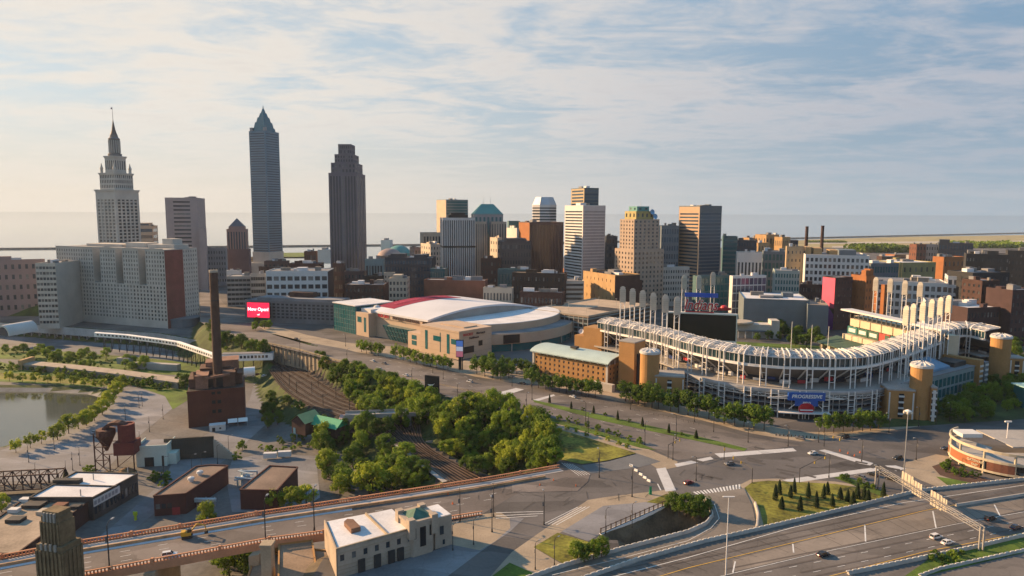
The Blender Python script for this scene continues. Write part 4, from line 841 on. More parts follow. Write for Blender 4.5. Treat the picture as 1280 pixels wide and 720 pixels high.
# low blocks filling the streets beyond; only their roofs and upper walls show
fill_m = [m_tang, m_grey, brick, m_maroon, m_white, m_bluegrey, tan, brick_d, m_lime, m_orange]
fill_w = ['tan', 'grey', 'red brick', 'maroon', 'white', 'blue grey', 'ochre', 'dark brick', 'pale stone', 'orange brick']
fr = random.Random(11)
def filler(n, xr, Yr, hr, where, ang):
    for i in range(n):
        k = fr.randrange(len(fill_m)); Y = fr.uniform(*Yr); px = fr.uniform(*xr); c = V(px, 330, Y); w = fr.uniform(18, 46); d = fr.uniform(16, 36); h = fr.uniform(*hr)
        rz = R(ang+fr.uniform(-4, 4)); root = thing('low_block', 'low flat roofed %s block among others %s' % (fill_w[k], where), 'building', (c.x, c.y, 0), rz, 'low %s blocks %s' % (fill_w[k], where))
        b = MB(); b.box(0, w, 0, d, 0, h); b.box(-.2, w+.2, -.2, 0, h-.6, h+.5); b.box(-.2, 0, 0, d, h-.6, h+.5); b.build('wall', fill_m[k], root)
        b = MB(); b.box(.2, w-.2, .2, d-.2, h, h+.2); b.build('roof', fr.choice((roof_g, roof_w, roof_t, conc_d)), root)
        b = MB(); a = fr.uniform(3, 8); x, y = fr.uniform(1, w-a-1), fr.uniform(1, d-a-1); b.box(x, x+a, y, y+a, h+.1, h+fr.uniform(2, 5)); b.build('rooftop_unit', fr.choice((fill_m[k], roof_g, tan)), root)
        wl = []; b = MB()
        nf = max(1, int(h/4)); nc = max(2, int(w/5))
        for j in range(nf): b.box(1.5, w-1.5, -.12, .05, 1.2+j*4, 2.9+j*4)
        b.build('window_band', G_dark, root)
        b = MB()
        for q in range(nc): b.box(1.5+q*(w-3)/nc, 2.3+q*(w-3)/nc, -.3, 0, 0, h-.7)
        b.build('pier', fill_m[k], root)
filler(26, (1085, 1290), (900, 1700), (7, 16), 'in the eastern streets', 14)
filler(12, (900, 1090), (900, 1500), (8, 22), 'north of the big white gridded block', 14)
filler(14, (560, 800), (1000, 1500), (14, 45), 'between the central towers', 20)
filler(10, (420, 560), (900, 1250), (10, 28), 'near the lakeside halls', -10)
filler(10, (255, 420), (860, 1300), (12, 40), 'behind the white store', -15)
# ------------------------------------------------------------------ garage with the LED screen
def screen_garage():
    r, w, d, H = Bd('parking_garage', 'long garage with dark grid front and red LED screen by the glass hall', (306, 430, 447, 380), 655, -13, mat('garage_concrete', (.16, .16, .17), .85), glass('garage_void', (.02, .02, .022), .6), front=(22, 5, .62, .58, 1), sidef=None, side='R', keep=True, units=0, roofm=roof_g, cat='parking garage', lo=4)
    b = MB(); b.box(w*.1, w*.95, d*.15, d*.8, H, H+3); b.build('roof_deck', roof_g, r); b = MB(); b.box(w*.38, w*.62, d*.5, d*.8, H+3, H+8); b.build('stair_house', brick_d, r)
    C = V(311, 396, 672); C2 = V(338.5, 396, 668); wd = (C2-C).length; h = 19*665/853
    s = thing('led_screen', 'bright red LED screen on the garage corner reading Now Open', 'screen', C, R(-10))
    b = MB(); b.box(-.6, wd+.6, -2.2, -1.2, -.5, h+.5); b.box(wd*.2, wd*.3, -1.2, 2, 2, h-2); b.box(wd*.7, wd*.8, -1.2, 2, 2, h-2); b.build('frame', black, s); b = MB(); b.box(0, wd, -2.35, -2.2, 0, h); b.build('panel', emis('led_red', (.75, .012, .05), .75), s)
    wt = emis('led_white', (.9, .75, .75), .9)
    text_part('lettering', 'Now Open!', 4.6, wt, s, (wd/2, -2.42, h*.55), (R(90), 0, 0), .03, bold=.12); text_part('lettering', 'usf', 2.4, wt, s, (wd/2, -2.42, h*.2), (R(90), 0, 0), .03, bold=.05)
screen_garage()
# ------------------------------------------------------------------ arena
def arena():
    peach = mat('peach_stone', (.47, .35, .25), .85, .1, .05); C = W(574, 450); u = Vector((-.72, .69, 0)).normalized(); ang = math.atan2(-u.y, -u.x)
    root = thing('arena', 'peach stone arena with white arched roof, red roof strip and glass front', 'arena', (C.x, C.y, 0), ang); rz = ang
    # local: x runs towards the ballpark along the street (so the street front is x<0), y back from the street
    def P(q, v, z=0): return (-q, v, z)
    b = MB()
    b.box(-46, 0, 0, 34, 0, 21); b.box(-46.3, .3, -.3, 34.3, 20.2, 21.6); b.box(-36, -8, 12, 26, 21, 22.4); b.box(-62, -46, 0, 14, 0, 14)
    b.box(-140, -60, 14, 60, 0, 20); b.box(-140.4, -60, 13.2, 14, 17.5, 22.6)
    b.box(-146, -126, 6, 40, 0, 21); b.box(-62, -46, 14, 30, 0, 19)
    b.build('wall', peach, root)
    b = MB()
    for (x0, x1, z0, z1) in ((-57, -51, 4, 7.5), (-57, -51, 8.5, 12), (-40, -37, 3, 18), (-30, -21, 11, 15), (-22, -21.5, 3, 18), (-14, -11, 3, 18), (-9, -3, 11, 15)): b.box(x0, x1, -.15, .05, z0, z1)
    for (x0, x1, z0, z1) in ((-143, -137, 12, 17), (-133, -130, 4, 17)): b.box(x0, x1, 5.85, 6.05, z0, z1)
    b.box(-110, -107, 13.8, 14.05, 3, 12); b.box(-66, -64, 13.8, 14.05, 3, 12)
    b.build('window', G_teal, root)
    b = MB()
    for z in (4, 8, 12, 16): b.box(-46.05, .05, -.06, 34.05, z, z+.18); b.box(-126, -62, 13.94, 14, z, z+.18)
    b.build('course_line', mat('stone_joint', (.36, .27, .2)), root)
    b = MB(); b.quad((-104, 12.5, 0), (-72, 12.5, 0), (-69, 7.5, 13), (-107, 7.5, 13)); b.quad((-107, 7.5, 13), (-69, 7.5, 13), (-69, 14, 13), (-107, 14, 13)); b.quad((-104, 12.5, 0), (-107, 7.5, 13), (-107, 14, 13), (-104, 14, 0)); b.quad((-72, 12.5, 0), (-72, 14, 0), (-69, 14, 13), (-69, 7.5, 13))
    b.build('entrance_glass', G_teal, root); b = MB()
    for k in range(9): x = -104+k*4; b.beam((x, 12.4, 0), (-107+k*4.75, 7.4, 13), .35)
    for t_ in (.33, .66): b.beam((-104-3*t_, 12.45-5*t_, 13*t_), (-72+3*t_, 12.45-5*t_, 13*t_), .3)
    b.build('mullion', m_teal, root)
    # end face towards the ballpark
    b = MB(); b.box(-.05, .2, 2, 15, 4, 9); b.box(-.05, .2, 20, 24, 8, 12); b.build('window', black, root)
    # vaulted roof
    def zr(v): s = (v-15)/145.; return 22.8*(1-s)+17*s+9.0*4*s*(1-s)*.92
    def vault(x0, x1, v0, v1, lift, name, m, n=28, th=1.6):
        b = MB(); 
        for i in range(n):
            a, c = v0+(v1-v0)*i/n, v0+(v1-v0)*(i+1)/n
            q = [(x0, a, zr(a)+lift), (x1, a, zr(a)+lift), (x1, c, zr(c)+lift), (x0, c, zr(c)+lift)]; q2 = [(x, y, z-th) for x, y, z in q]
            b.quad(*q); b.quad(*q2[::-1]); b.quad(q[1], q2[1], q2[2], q[2]); b.quad(q[0], q[3], q2[3], q2[0])
            if i == 0: b.quad(q[0], q2[0], q2[1], q[1])
            if i == n-1: b.quad(q[3], q[2], q2[2], q2[3])
        return b.build(name, m, root)
    vault(-138, -52, 12.5, 162, .5, 'roof', mat('membrane_roof', (.6, .6, .62), .7, .1, .03))
    vault(-137, -113, 24, 104, .75, 'roof_strip', mat('crimson_roof', (.27, .005, .035), .7, .12, .05), th=.2)
    # lettering painted on the roof strip
    lm = mat('roof_letter', (.5, .08, .16))
    o = text_part('roof_lettering', 'ROCKET MORTGAGE FIELDHOUSE', 6.6, lm, root, (-124, 66, zr(68)+1.6), (0, 0, R(90)), .05, sx=.62)
    o.modifiers.clear()
    for v in o.data.vertices:  # follow the vault
        y = 68+v.co.x*.62; v.co.z += zr(y)-zr(68)-.2
    b = MB(); 
    for k in range(14): x = -100+k*3.5; b.box(x, x+.25, 14, 161, 0, 0)
    # fascia wall under the vault at the near edge, and the drum beyond it
    b = MB(); n = 28
    for i in range(n):
        a, c = 14+146*i/n, 14+146*(i+1)/n; b.quad((-53, a, 10), (-53, c, 10), (-53, c, zr(c)-1), (-53, a, zr(a)-1))
    b.build('gable_wall', conc, root)
    def half(au, bv, z0, z1, name, m, top=None, n=26):
        b = MB(); pts = [(-53+au*math.sin(math.pi*k/n), 88-bv*math.cos(math.pi*k/n)) for k in range(n+1)]
        b.prism(pts, z0, z1); o = b.build(name, m, root)
        if top: b = MB(); b.prism([(-53+(x+53)*.985, 88+(y-88)*.985) for x, y in pts], z1, z1+.4); b.build('lower_roof', top, root)
        return pts
    half(52, 70, 0, 20, 'drum', peach, roof_w); half(66, 80, 6, 14, 'ring_wall', peach, roof_g); pts = half(64.5, 78.5, 0, 6.2, 'ring_glass', G_teal)
    for k in (6, 9, 12, 15, 18, 21):
        x, y = pts[k]; b = MB(); b.tube((x*1.0+1, y, 0), (x+1, y, 6), .5, n=8); b.build('column', conc, root)
    k = 9; a = math.pi*k/26; b = MB(); c = Vector((-53+66.3*math.sin(a), 88-80.3*math.cos(a), 10)); tn = Vector((66*math.cos(a), 80*math.sin(a), 0)).normalized(); b.obox(c, tn*7, Vector((-tn.y, tn.x, 0))*.25, (0, 0, 3.4)); b.build('banner', black, root)
    # glazed atrium at the far end of the street front
    b = MB(); b.box(-182, -146, 6, 46, 0, 25.6); b.build('atrium', mat('atrium_frame', (.05, .12, .13), .4), root); b = MB(); wl = []
    face_grid(b, wl, (-182, 6, 0), (1, 0, 0), (0, -1, 0), 36, 0, 25, 9, 6, .92, .9, t=.3); face_grid(b, wl, (-146, 6, 0), (0, 1, 0), (1, 0, 0), 40, 20.5, 25, 8, 1, .92, .9, t=.3); b.build('mullion', m_teal, root); put_windows(wl, root, G_teal, nm='glass_panel', cam_local=local_cam(Vector(root.location), rz))
    b = MB(); b.box(-183, -145, 5, 47, 25.6, 26.4); b.build('atrium_roof', roof_w, root)
    b = MB(); b.box(-143, -128, 10, 30, 21, 24); b.build('rooftop_unit', m_white, root); b = MB(); b.lathe((-136, 22, 24), [(3, 0), (2.4, 1.6), (0, 2.4)], 12); b.build('rooftop_dish', m_white, root)
    red = mat('sign_red', (.5, .02, .03), .5); drk = mat('sign_dark', (.06, .03, .03), .5)
    text_part('sign_lettering', 'ROCKET', 4.4, red, root, (-113, 12.9, 19.8), (R(90), 0, 0), .15, bold=.08); text_part('sign_lettering', 'Mortgage FieldHouse', 4.2, drk, root, (-82, 12.9, 19.8), (R(90), 0, 0), .15, bold=.09)
    text_part('sign_lettering', 'ROCKET', 2.6, red, root, (.45, 9, 18.2), (R(90), 0, R(90)), .1, bold=.05); text_part('sign_lettering', 'Mortgage', 2.4, drk, root, (.45, 22, 18.2), (R(90), 0, R(90)), .1, bold=.05); text_part('sign_lettering', 'FieldHouse', 2.2, drk, root, (.45, 15, 15.2), (R(90), 0, R(90)), .1, bold=.05)
    # advertising totem at the corner
    c = W(575, 462); t = thing('sign_totem', 'black advertising totem with blue and red screens at the arena corner', 'sign', (c.x, c.y, 0), R(-10)); h = 38*c.y/853
    b = MB(); b.box(-.9, .9, -.6, .6, 0, h); b.build('post', black, t); b = MB(); b.box(-2.6, 2.6, -1, 1, h*.42, h*1.02); b.box(1.5, 1.9, -.9, .9, 0, h*.42); b.build('cabinet', dark, t)
    for z0, z1, cc in ((.8, .99, (.05, .12, .36)), (.64, .79, (.4, .4, .46)), (.45, .63, (.36, .1, .14))): b = MB(); b.box(-2.4, 2.4, -1.12, -1, h*z0, h*z1); b.build('screen', emis('totem_%d' % int(z0*100), cc, .3), t)
arena()
# ------------------------------------------------------------------ ballpark
pale = mat('white_steel', (.74, .71, .67), .55, .06, .2); seat_g = mat('seat_green', (.05, .09, .06), .7, .2, .2); navy = mat('navy_wall', (.02, .03, .055), .6, .2, .1); under = mat('raker_concrete', (.17, .16, .155), .9, .15, .1)
def smooth_path(pts, n):
    P = [Vector(p) for p in pts]; P = [P[0]*2-P[1]]+P+[P[-1]*2-P[-2]]; out = []
    for i in range(1, len(P)-2):
        for k in range(n):
            t = k/n; a, b, c, d = P[i-1], P[i], P[i+1], P[i+2]
            out.append(.5*((2*b)+(c-a)*t+(2*a-5*b+4*c-d)*t*t+(3*b-a-3*c+d)*t**3))
    out.append(P[-2]); return out
RIM = [W(x, y, 35) for x, y in ((747, 396), (815, 409), (865, 422), (915, 432), (960, 437), (1006, 439), (1073, 438.5), (1121, 429), (1179, 410), (1206, 403), (1235, 408))]
RIM = [Vector((p.x, p.y, 0)) for p in RIM]
def resample(path, step):
    out = [path[0]]; acc = 0
    for a, b in zip(path, path[1:]):
        L = (b-a).length; s = step-acc
        while s <= L: out.append(a+(b-a)*(s/L)); s += step
        acc = (acc+L) % step
    return out
RIM = resample(smooth_path(RIM, 14), 3.0)
def out_at(path, i):
    a, b = path[max(i-1, 0)], path[min(i+1, len(path)-1)]; t = (b-a).normalized(); return Vector((t.y, -t.x, 0)), t
def ballpark():
    root = thing('ballpark', 'open air ballpark, curved white steel grandstand around a green seating bowl', 'stadium', (RIM[40].x, RIM[40].y, 0)); O = Vector(root.location)
    L = [p-O for p in RIM]; N = len(L)
    def sw(name, prof, m, closed=True, i0=0, i1=None, smooth=False):
        b = MB(); b.sweep(L[i0:i1 if i1 else N], prof, closed); return b.build(name, m, root, smooth=smooth)
    sw('canopy', [(0, 31), (-4, 32.5), (-11, 33.4), (-11, 33.1), (-4, 32.1), (0, 30.7)], mat('canopy_panel', (.3, .31, .32), .6, .35, .5))
    sw('clerestory', [(-.5, 26.2), (-.5, 30.8), (-.9, 30.8), (-.9, 26.2)], glass('deck_glass', (.02, .05, .06), .2, (.05, .08, .09), .2))
    sw('ring_beam', [(.9, 24.9), (.9, 26.2), (-1.2, 26.2), (-1.2, 24.9)], pale)
    sw('upper_bowl', [(-1.2, 25.2), (-1.2, 26.3), (-27, 13.2), (-27, 11.5), (-15, 15.5)], under)
    sw('upper_seats', [(-1.6, 26.5), (-26, 13.8), (-26, 13.5), (-1.6, 26.2)], seat_g)
    i_l, i_r = 16, min(N-1, 100)
    # find where the lower storeys start and end in the photograph
    def near_px(px): return min(range(N), key=lambda i: abs(((RIM[i]-Vector((0, 0, CH))).dot(_R)/(RIM[i]-Vector((0, 0, CH))).dot(_F))*FPX+640-px))
    i_l, i_r = near_px(850), near_px(1128)
    sw('concourse', [(9.5, 13.2), (9.5, 14.2), (-16, 14.2), (-16, 13.2)], conc, True, i_l, i_r); sw('concourse', [(3, 13.4), (3, 14.1), (-16, 14.1), (-16, 13.4)], conc, True, 0, i_l+1); sw('concourse', [(2, 13.4), (2, 14.1), (-16, 14.1), (-16, 13.4)], conc, True, i_r-1, N)
    sw('parapet', [(9.6, 14.2), (9.6, 15.4), (9.2, 15.4), (9.2, 14.2)], mat('grey_rail', (.35, .36, .38), .6), True, i_l, i_r)
    sw('concourse_wall', [(-12.5, 14.2), (-12.5, 19.6), (-13, 19.6), (-13, 14.2)], navy)
    sw('lower_wall', [(3, 0), (3, 13.2), (2.4, 13.2), (2.4, 0)], navy, True, i_l, i_r); sw('lower_wall', [(-3, 0), (-3, 13.3), (-3.5, 13.3), (-3.5, 0)], navy, True, 0, i_l); sw('lower_wall', [(-2, 0), (-2, 13.3), (-2.5, 13.3), (-2.5, 0)], navy, True, i_r, N)
    for z in (3.6, 7, 10.2): sw('floor_edge', [(7.5, z), (7.5, z+.35), (3, z+.35), (3, z)], mat('floor_grey', (.3, .31, .33), .7), True, i_l, i_r)
    sw('entrance_canopy', [(13.5, 3.4), (13.5, 3.9), (9, 3.9), (9, 3.4)], pale, True, near_px(968), near_px(1032))
    ZC = lambda z: z if z < 31.2 else 31.2+(z-31.2)*.48
    # clerestory posts and roof trusses
    b = MB()
    for i in range(0, N, 1): o, t = out_at(L, i); b.beam(L[i]+o*-.2+Vector((0, 0, 26.2)), L[i]+o*-.2+Vector((0, 0, 30.9)), .22)
    b.build('clerestory_frame', pale, root)
    b = MB(); k = 0
    for i in range(N):
        o, t = out_at(L, i); p = lambda off, z: L[i]+o*off+Vector((0, 0, ZC(z)))
        jz = random.Random(i).uniform(-.35, .35); b.beam(p(.2, 31.2), p(-4+jz, 34.8), .17); b.beam(p(-4+jz, 34.8), p(-11, 36.9), .17)
        b.beam(p(-7+jz*3, 35.7), out_at(L, min(i+2, N-1))[0]*-2.5+L[min(i+2, N-1)]+Vector((0, 0, ZC(34.2))), .15)
        if i % 2 == 0: b.beam(p(.4, 32.6), p(-4, 36.0), .22); b.beam(p(-4, 36.0), p(-9.5, 37.4), .22); b.beam(p(-4, 34.7), p(-4, 36.0), .18); b.beam(p(.2, 31.2), p(.4, 32.6), .18)
        if i+1 < N:
            o2, _ = out_at(L, i+1); q = lambda off, z: L[i+1]+o2*off+Vector((0, 0, ZC(z)))
            if i % 2 == 0: b.beam(p(.4, 32.6), q(-4, 34.7), .18); b.beam(p(-4, 36), q(-9.5, 36.9), .18)
            else: b.beam(p(-4, 34.7), q(.4, 32.6), .18); b.beam(p(-9.5, 36.9), q(-4, 36), .18)
            for off, z in ((.4, 31.3), (-4, 34.8), (-11, 37)): b.beam(p(off, z), q(off, z), .26)
    b.build('canopy_lattice', pale, root)
    # main columns in pairs with laddered struts, arms curling over the canopy
    npair = 0
    for i in range(3, N-2, 4):
        for k in (0, 1):
            j = min(i+k, N-1); o, t = out_at(L, j); p = lambda off, z: L[j]+o*off+Vector((0, 0, ZC(z)))
            b = MB(); b.beam(p(1.0, 14.1 if i_l <= j <= i_r else 0), p(1.0, 31.6), .5); b.beam(p(1.0, 31.6), p(.3, 33.8), .6); b.beam(p(.3, 33.8), p(-2.2, 36.0), .58); b.beam(p(-2.2, 36.0), p(-5, 37.4), .55); b.beam(p(-5, 37.4), p(-10, 38.3), .5); b.build('column', pale, root)
        o, t = out_at(L, i); b = MB()
        for z in (18, 22): b.beam(L[i]+o*1.0+Vector((0, 0, z)), L[i+1]+out_at(L, i+1)[0]*1.0+Vector((0, 0, z)), .25)
        b.beam(L[i]+o*1+Vector((0, 0, 25.5)), L[i]-o*14+Vector((0, 0, 15.2)), .6); b.build('strut', pale, root)
    for i in range(i_l+1, i_r-1, 4):
        for k in (0, 1):
            j = i+k; o, t = out_at(L, j); p = lambda off, z: L[j]+o*off+Vector((0, 0, ZC(z))); b = MB(); b.beam(p(9.8, 0), p(9.8, 15), .5); b.build('column', pale, root)
        b = MB(); o, t = out_at(L, i); o2, _ = out_at(L, i+1)
        for z in (3.5, 7, 10.4, 13): b.beam(L[i]+o*9.8+Vector((0, 0, z)), L[i+1]+o2*9.8+Vector((0, 0, z)), .3)
        b.beam(L[i]+o*9.8+Vector((0, 0, 10.4)), L[i]+o*3+Vector((0, 0, 7)), .3); b.build('strut', pale, root)
        if i+4 < i_r:
            b = MB(); o3, _ = out_at(L, i+4); a_, c_ = L[i+1]+o2*9.7, L[i+4]+o3*9.7; z_ = Vector((0, 0, 1))
            for z in (12.7, 11.2): b.beam(a_+z_*z, c_+z_*z, .22)
            for q in range(5): b.beam(a_.lerp(c_, q/5)+z_*(11.2 if q % 2 else 12.7), a_.lerp(c_, (q+1)/5)+z_*(12.7 if q % 2 else 11.2), .16)
            for q in (1/3., 2/3.): b.beam(a_.lerp(c_, q)-o2*3, a_.lerp(c_, q)-o2*3+z_*13, .24)
            b.build('lattice_girder', pale, root)
    # banners, kiosks and glazing along the open concourse
    pr = random.Random(3); cols_ = [m_white, navy, mat('banner_red', (.35, .03, .04)), mat('banner_blue', (.03, .06, .2)), m_white, conc]
    for i in range(4, N-3, 3):
        o, t = out_at(L, i); w = pr.uniform(1.2, 3.6); h = pr.uniform(1.2, 2.4); z = 14.4+pr.uniform(0, 1.6); b = MB(); c = L[i]-o*(12.2-pr.uniform(0, 6))+Vector((0, 0, z+h/2)); b.obox(c, t*w, o*.25, (0, 0, h/2)); b.build('concourse_kiosk', pr.choice(cols_), root)
    for i in range(i_l+2, i_r-2, 2):
        o, t = out_at(L, i); 
        for z in (1, 4.6, 8): 
            if pr.random() < .6: b = MB(); b.obox(L[i]+o*3.15+Vector((0, 0, z+1)), t*pr.uniform(.8, 2), o*.1, (0, 0, .9)); b.build('wall_panel', pr.choice((m_white, conc, G_blue, G_blue, m_grey)), root)
    # lower bowl and field inside
    b = MB(); inner = [(L[i]-out_at(L, i)[0]*58) for i in range(0, N, 4)]
    sw('lower_seats', [(-16, 11), (-46, 1.2), (-46, .8), (-16, 10.6)], seat_g)
    # blue sign on the front
    j = near_px(995); o, t = out_at(L, j); c = L[j]+o*11; a = math.atan2(t.y, t.x); bl = mat('sign_blue', (.02, .09, .36), .4); b = MB()
    s = thing('stadium_sign', 'blue shield sign reading Progressive Field with red white ball on ballpark front', 'sign', O+c, a)
    b.prism([(-9.5, 0), (9.5, 0), (10, .6), (-10, .6)], 10.2, 14.6); b.prism([(-6, 0), (6, 0), (6, .6), (-6, .6)], 7.2, 10.2); b.build('board', bl, s)
    text_part('lettering', 'PROGRESSIVE', 2.6, white, s, (0, -.08, 12.4), (R(90), 0, 0), .05, bold=.06, shear=.15); text_part('lettering', 'FIELD', 1.7, white, s, (0, -.08, 8.9), (R(90), 0, 0), .05, bold=.05, shear=.15)
    b = MB(); b.lathe((0, 0, 0), [(.1, -.5), (2.8, -.4), (3.2, 0), (2.8, .4), (.1, .5)], 20); o_ = b.build('ball', mat('sign_red', (.5, .02, .03)), s, (0, -.1, 5.8)); o_.rotation_euler = (R(90), 0, 0); o_.scale = (1.3, 1, .8); b = MB(); b.box(-3.4, 3.4, -.62, -.5, 4.9, 5.5); b.build('ball_stripe', white, s)
    for sx in (-1, 1):
        for p_, q_, w_ in (((sx*9, .5, 12.6), (sx*20, 1.4, 11.2), .4), ((sx*9, .5, 11), (sx*20, 1.4, 11), .3), ((sx*1.6, .4, 0), (sx*1.6, .4, 7.2), .4), ((sx*6, .5, 8), (sx*9, .5, 5.4), .3)): b = MB(); b.beam(p_, q_, w_); b.build('bracket', pale, s)
ballpark()
def light_tower(px, py, zt, label, zb=0.0, rot=-12):
    p = W(px, py, zt); d = RIM[40]-Vector((p.x, p.y, 0)); root = thing('light_tower', label, 'floodlight', (p.x, p.y, zb), R(rot), 'white toothbrush light towers of the ballpark'); H = zt-zb
    for s in (-1, 1): b = MB(); b.tube((s*1.5, 0, 0), (s*1.5, 0, H-11), .32, n=6); b.build('pole', pale, root)
    b = MB()
    for z in np.arange(6, H-12, 6.0): b.beam((-1.5, 0, z), (1.5, 0, z), .18)
    b.beam((-1.5, 0, H-14), (1.5, 0, H-11.5), .2); b.build('ladder', pale, root)
    b = MB(); b.prism([(-2.1, -.5), (2.1, -.5), (2.1, .6), (-2.1, .6)], H-11.5, H-2.0); b.prism([(-1.7, -.4), (1.7, -.4), (1.7, .6), (-1.7, .6)], H-2.0, H-.6); b.prism([(-1.0, -.3), (1.0, -.3), (1.0, .6), (-1.0, .6)], H-.6, H); b.build('head', mat('lamp_head', (.5, .46, .4), .6, .08), root)
    for r_ in range(7): b = MB(); z = H-10.6+r_*1.3; b.obox((0, -.62, z), (1.9, 0, 0), (0, .14, 0), (0, 0, .42)); b.build('lamp_row', mat('lamp_glass', (.45, .42, .36), .4), root)
for i, (x, y) in enumerate(((778.7, 358), (791, 360.5), (803.6, 363), (817, 366), (832, 368.5), (847, 371))): light_tower(x, y, 58, 'white light tower on the western stand, %s counting out from the brick pavilion' % ORD[i])
for i, (x, y) in enumerate(((855.6, 344), (874, 344), (891.6, 340))): light_tower(x, y, 58, 'white light tower rising behind the red script sign, %s of three' % ORD[i])
for i, (x, y) in enumerate(((1095.5, 346.5), (1113.5, 348), (1132, 350.5), (1151, 352.5))): light_tower(x, y, 58, 'white light tower above the far eastern deck, %s from the orange brick block' % ORD[i], rot=-50)
for i, (x, y) in enumerate(((1134, 382), (1143, 379.5), (1155, 377), (1166, 374), (1177, 371.5), (1187, 369))): light_tower(x, y, 58, 'white light tower of the close set eastern six, %s from the curved front' % ORD[i], rot=-75)
def scoreboard():
    a, c = V(834, 391, 575), V(920.5, 386.5, 560); w = (c-a).length; h = a.z-6; root = thing('scoreboard', 'huge black video board with lattice posts behind the bowl', 'scoreboard', (a.x, a.y, 0), math.atan2(c.y-a.y, c.x-a.x))
    b = MB(); b.box(0, w, 0, 3, 4, a.z); b.build('screen', mat('screen_black', (.008, .009, .012), .35), root); b = MB(); b.box(-.6, w+.8, -.6, 3.2, a.z, a.z+1.2); b.box(-.8, 0, -.5, 3, 0, a.z+1); b.box(w, w+.8, -.5, 3, 0, a.z+1); b.box(0, w, -.4, 3, 2.6, 4.1); b.build('frame', pale, root)
    b = MB(); b.box(w*.02, w*.98, 3, 7, 0, a.z-2); b.build('backing', navy, root)
    z = a.z+1.2; k = 560/853.
    b = MB()
    for x in (857, 866, 875, 884, 891): x_ = (x-834)*k; b.beam((x_, 1.5, z), (x_, 1.5, z+14), .35); b.beam((x_, 1.5, z), (x_+4, 1.5, z+8), .25); b.beam((x_, 5, z), (x_, 1.5, z+7), .25)
    b.build('sign_frame', dark, root)
    red = mat('script_red', (.5, .02, .035), .5); s = thing('script_sign', 'big red and white script sign on top of the black video board', 'sign', Vector(root.location)+Vector((0, 0, z)), root.rotation_euler.z)
    text_part('letter_backing', 'Indians', 12.5, white, s, (27, -.2, 6.4), (R(90), 0, 0), .12, shear=.3, bold=.5, sx=.78); text_part('script_lettering', 'Indians', 12.5, red, s, (27, -.6, 6.4), (R(90), 0, 0), .1, shear=.3, bold=.12, sx=.78)
    b = MB(); b.box(15, 38, -.6, .2, .2, 1.2); b.build('underline', red, s)
    sb = thing('sign_bar', 'long blue sign bar strung across three light towers above script sign', 'sign', Vector(root.location)+Vector((0, 0, z+13.2)), root.rotation_euler.z); b = MB(); b.box(14, 41, -.5, .3, 0, 3.6); b.build('board', mat('bar_blue', (.02, .09, .5), .4), sb)
    s3 = thing('small_sign', 'small red sign arch at the end of the video board top', 'sign', Vector(root.location)+Vector(((900-834)*k, 6, 14))); b = MB(); b.prism([(-1, 0), (13, 0), (13, 1), (-1, 1)], z-14+.1, z-14+2.4); b.lathe((7, .5, z-14+2.4), [(3.2, 0), (2.6, 1.6), (0, 2.4)], 10); b.build('board', red, s3)
scoreboard()
def outfield_deck():
    a, c = V(1060, 383, 530), V(1134, 397, 470); w = (c-a).length; root = thing('outfield_deck', 'sunlit cream multi level seating deck with roof slab and advert boards', 'grandstand', (a.x, a.y, 0), math.atan2(c.y-a.y, c.x-a.x)); z = 34.5; cr = mat('cream_suite', (.55, .46, .33), .8, .1)
    b = MB(); b.box(-3, w+34, -4, 6, z, z+1.2); b.build('roof', m_white, root)
    b = MB()
    for k in range(20): x = 1+k*(w+30)/19; b.beam((x, 2, z-6), (x, 2, z), .4); b.beam((x, 2, z-3), (x+2, 2, z), .25)
    b.build('roof_post', under, root)
    b = MB(); b.box(0, w+30, 6, 14, 0, z-4); b.build('back_wall', cr, root); b = MB(); b.box(0, w+30, 5.6, 6, z-6.8, z-4.2); b.build('press_window', G_dark, root)
    for k in range(6):
        x = k*11.5; b = MB(); b.box(x+.3, x+10.8, 2.5, 6.2, 22.8, 28.4); b.build('suite_wall', cr, root); b = MB(); b.box(x, x+10.6, -3.5, 6, 12.6, 16.4); b.build('lower_box', cr, root)
        b = MB(); b.box(x+.2, x+10.9, .6, 1.4, 17, 22.6); o = b.build('advert_board', mat('advert_%d' % (k % 4), ((.02, .13, .12), (.03, .1, .07), (.03, .09, .06), (.42, .05, .04))[k % 4], .6), root)
        b = MB(); b.box(x+1.8, x+9.3, .45, .6, 18.4, 21.2) if k % 4 < 3 else b.box(x+6, x+10.5, .45, .6, 17.4, 22.2); b.build('advert_panel', m_white if k % 4 < 3 else seat_g, o)
    b = MB(); b.sweep([Vector((-10, -1, 0)), Vector((w+40, -1, 0))], [(0, 13.2), (18, 8.6), (18, 8), (0, 12.4)], True); b.build('seating', seat_g, root)
    b = MB()
    for k in range(9): b.box(-8+k*9, -5+k*9, -17, -12, 0, 8.6); 
    b.build('support', cr, root)
outfield_deck()
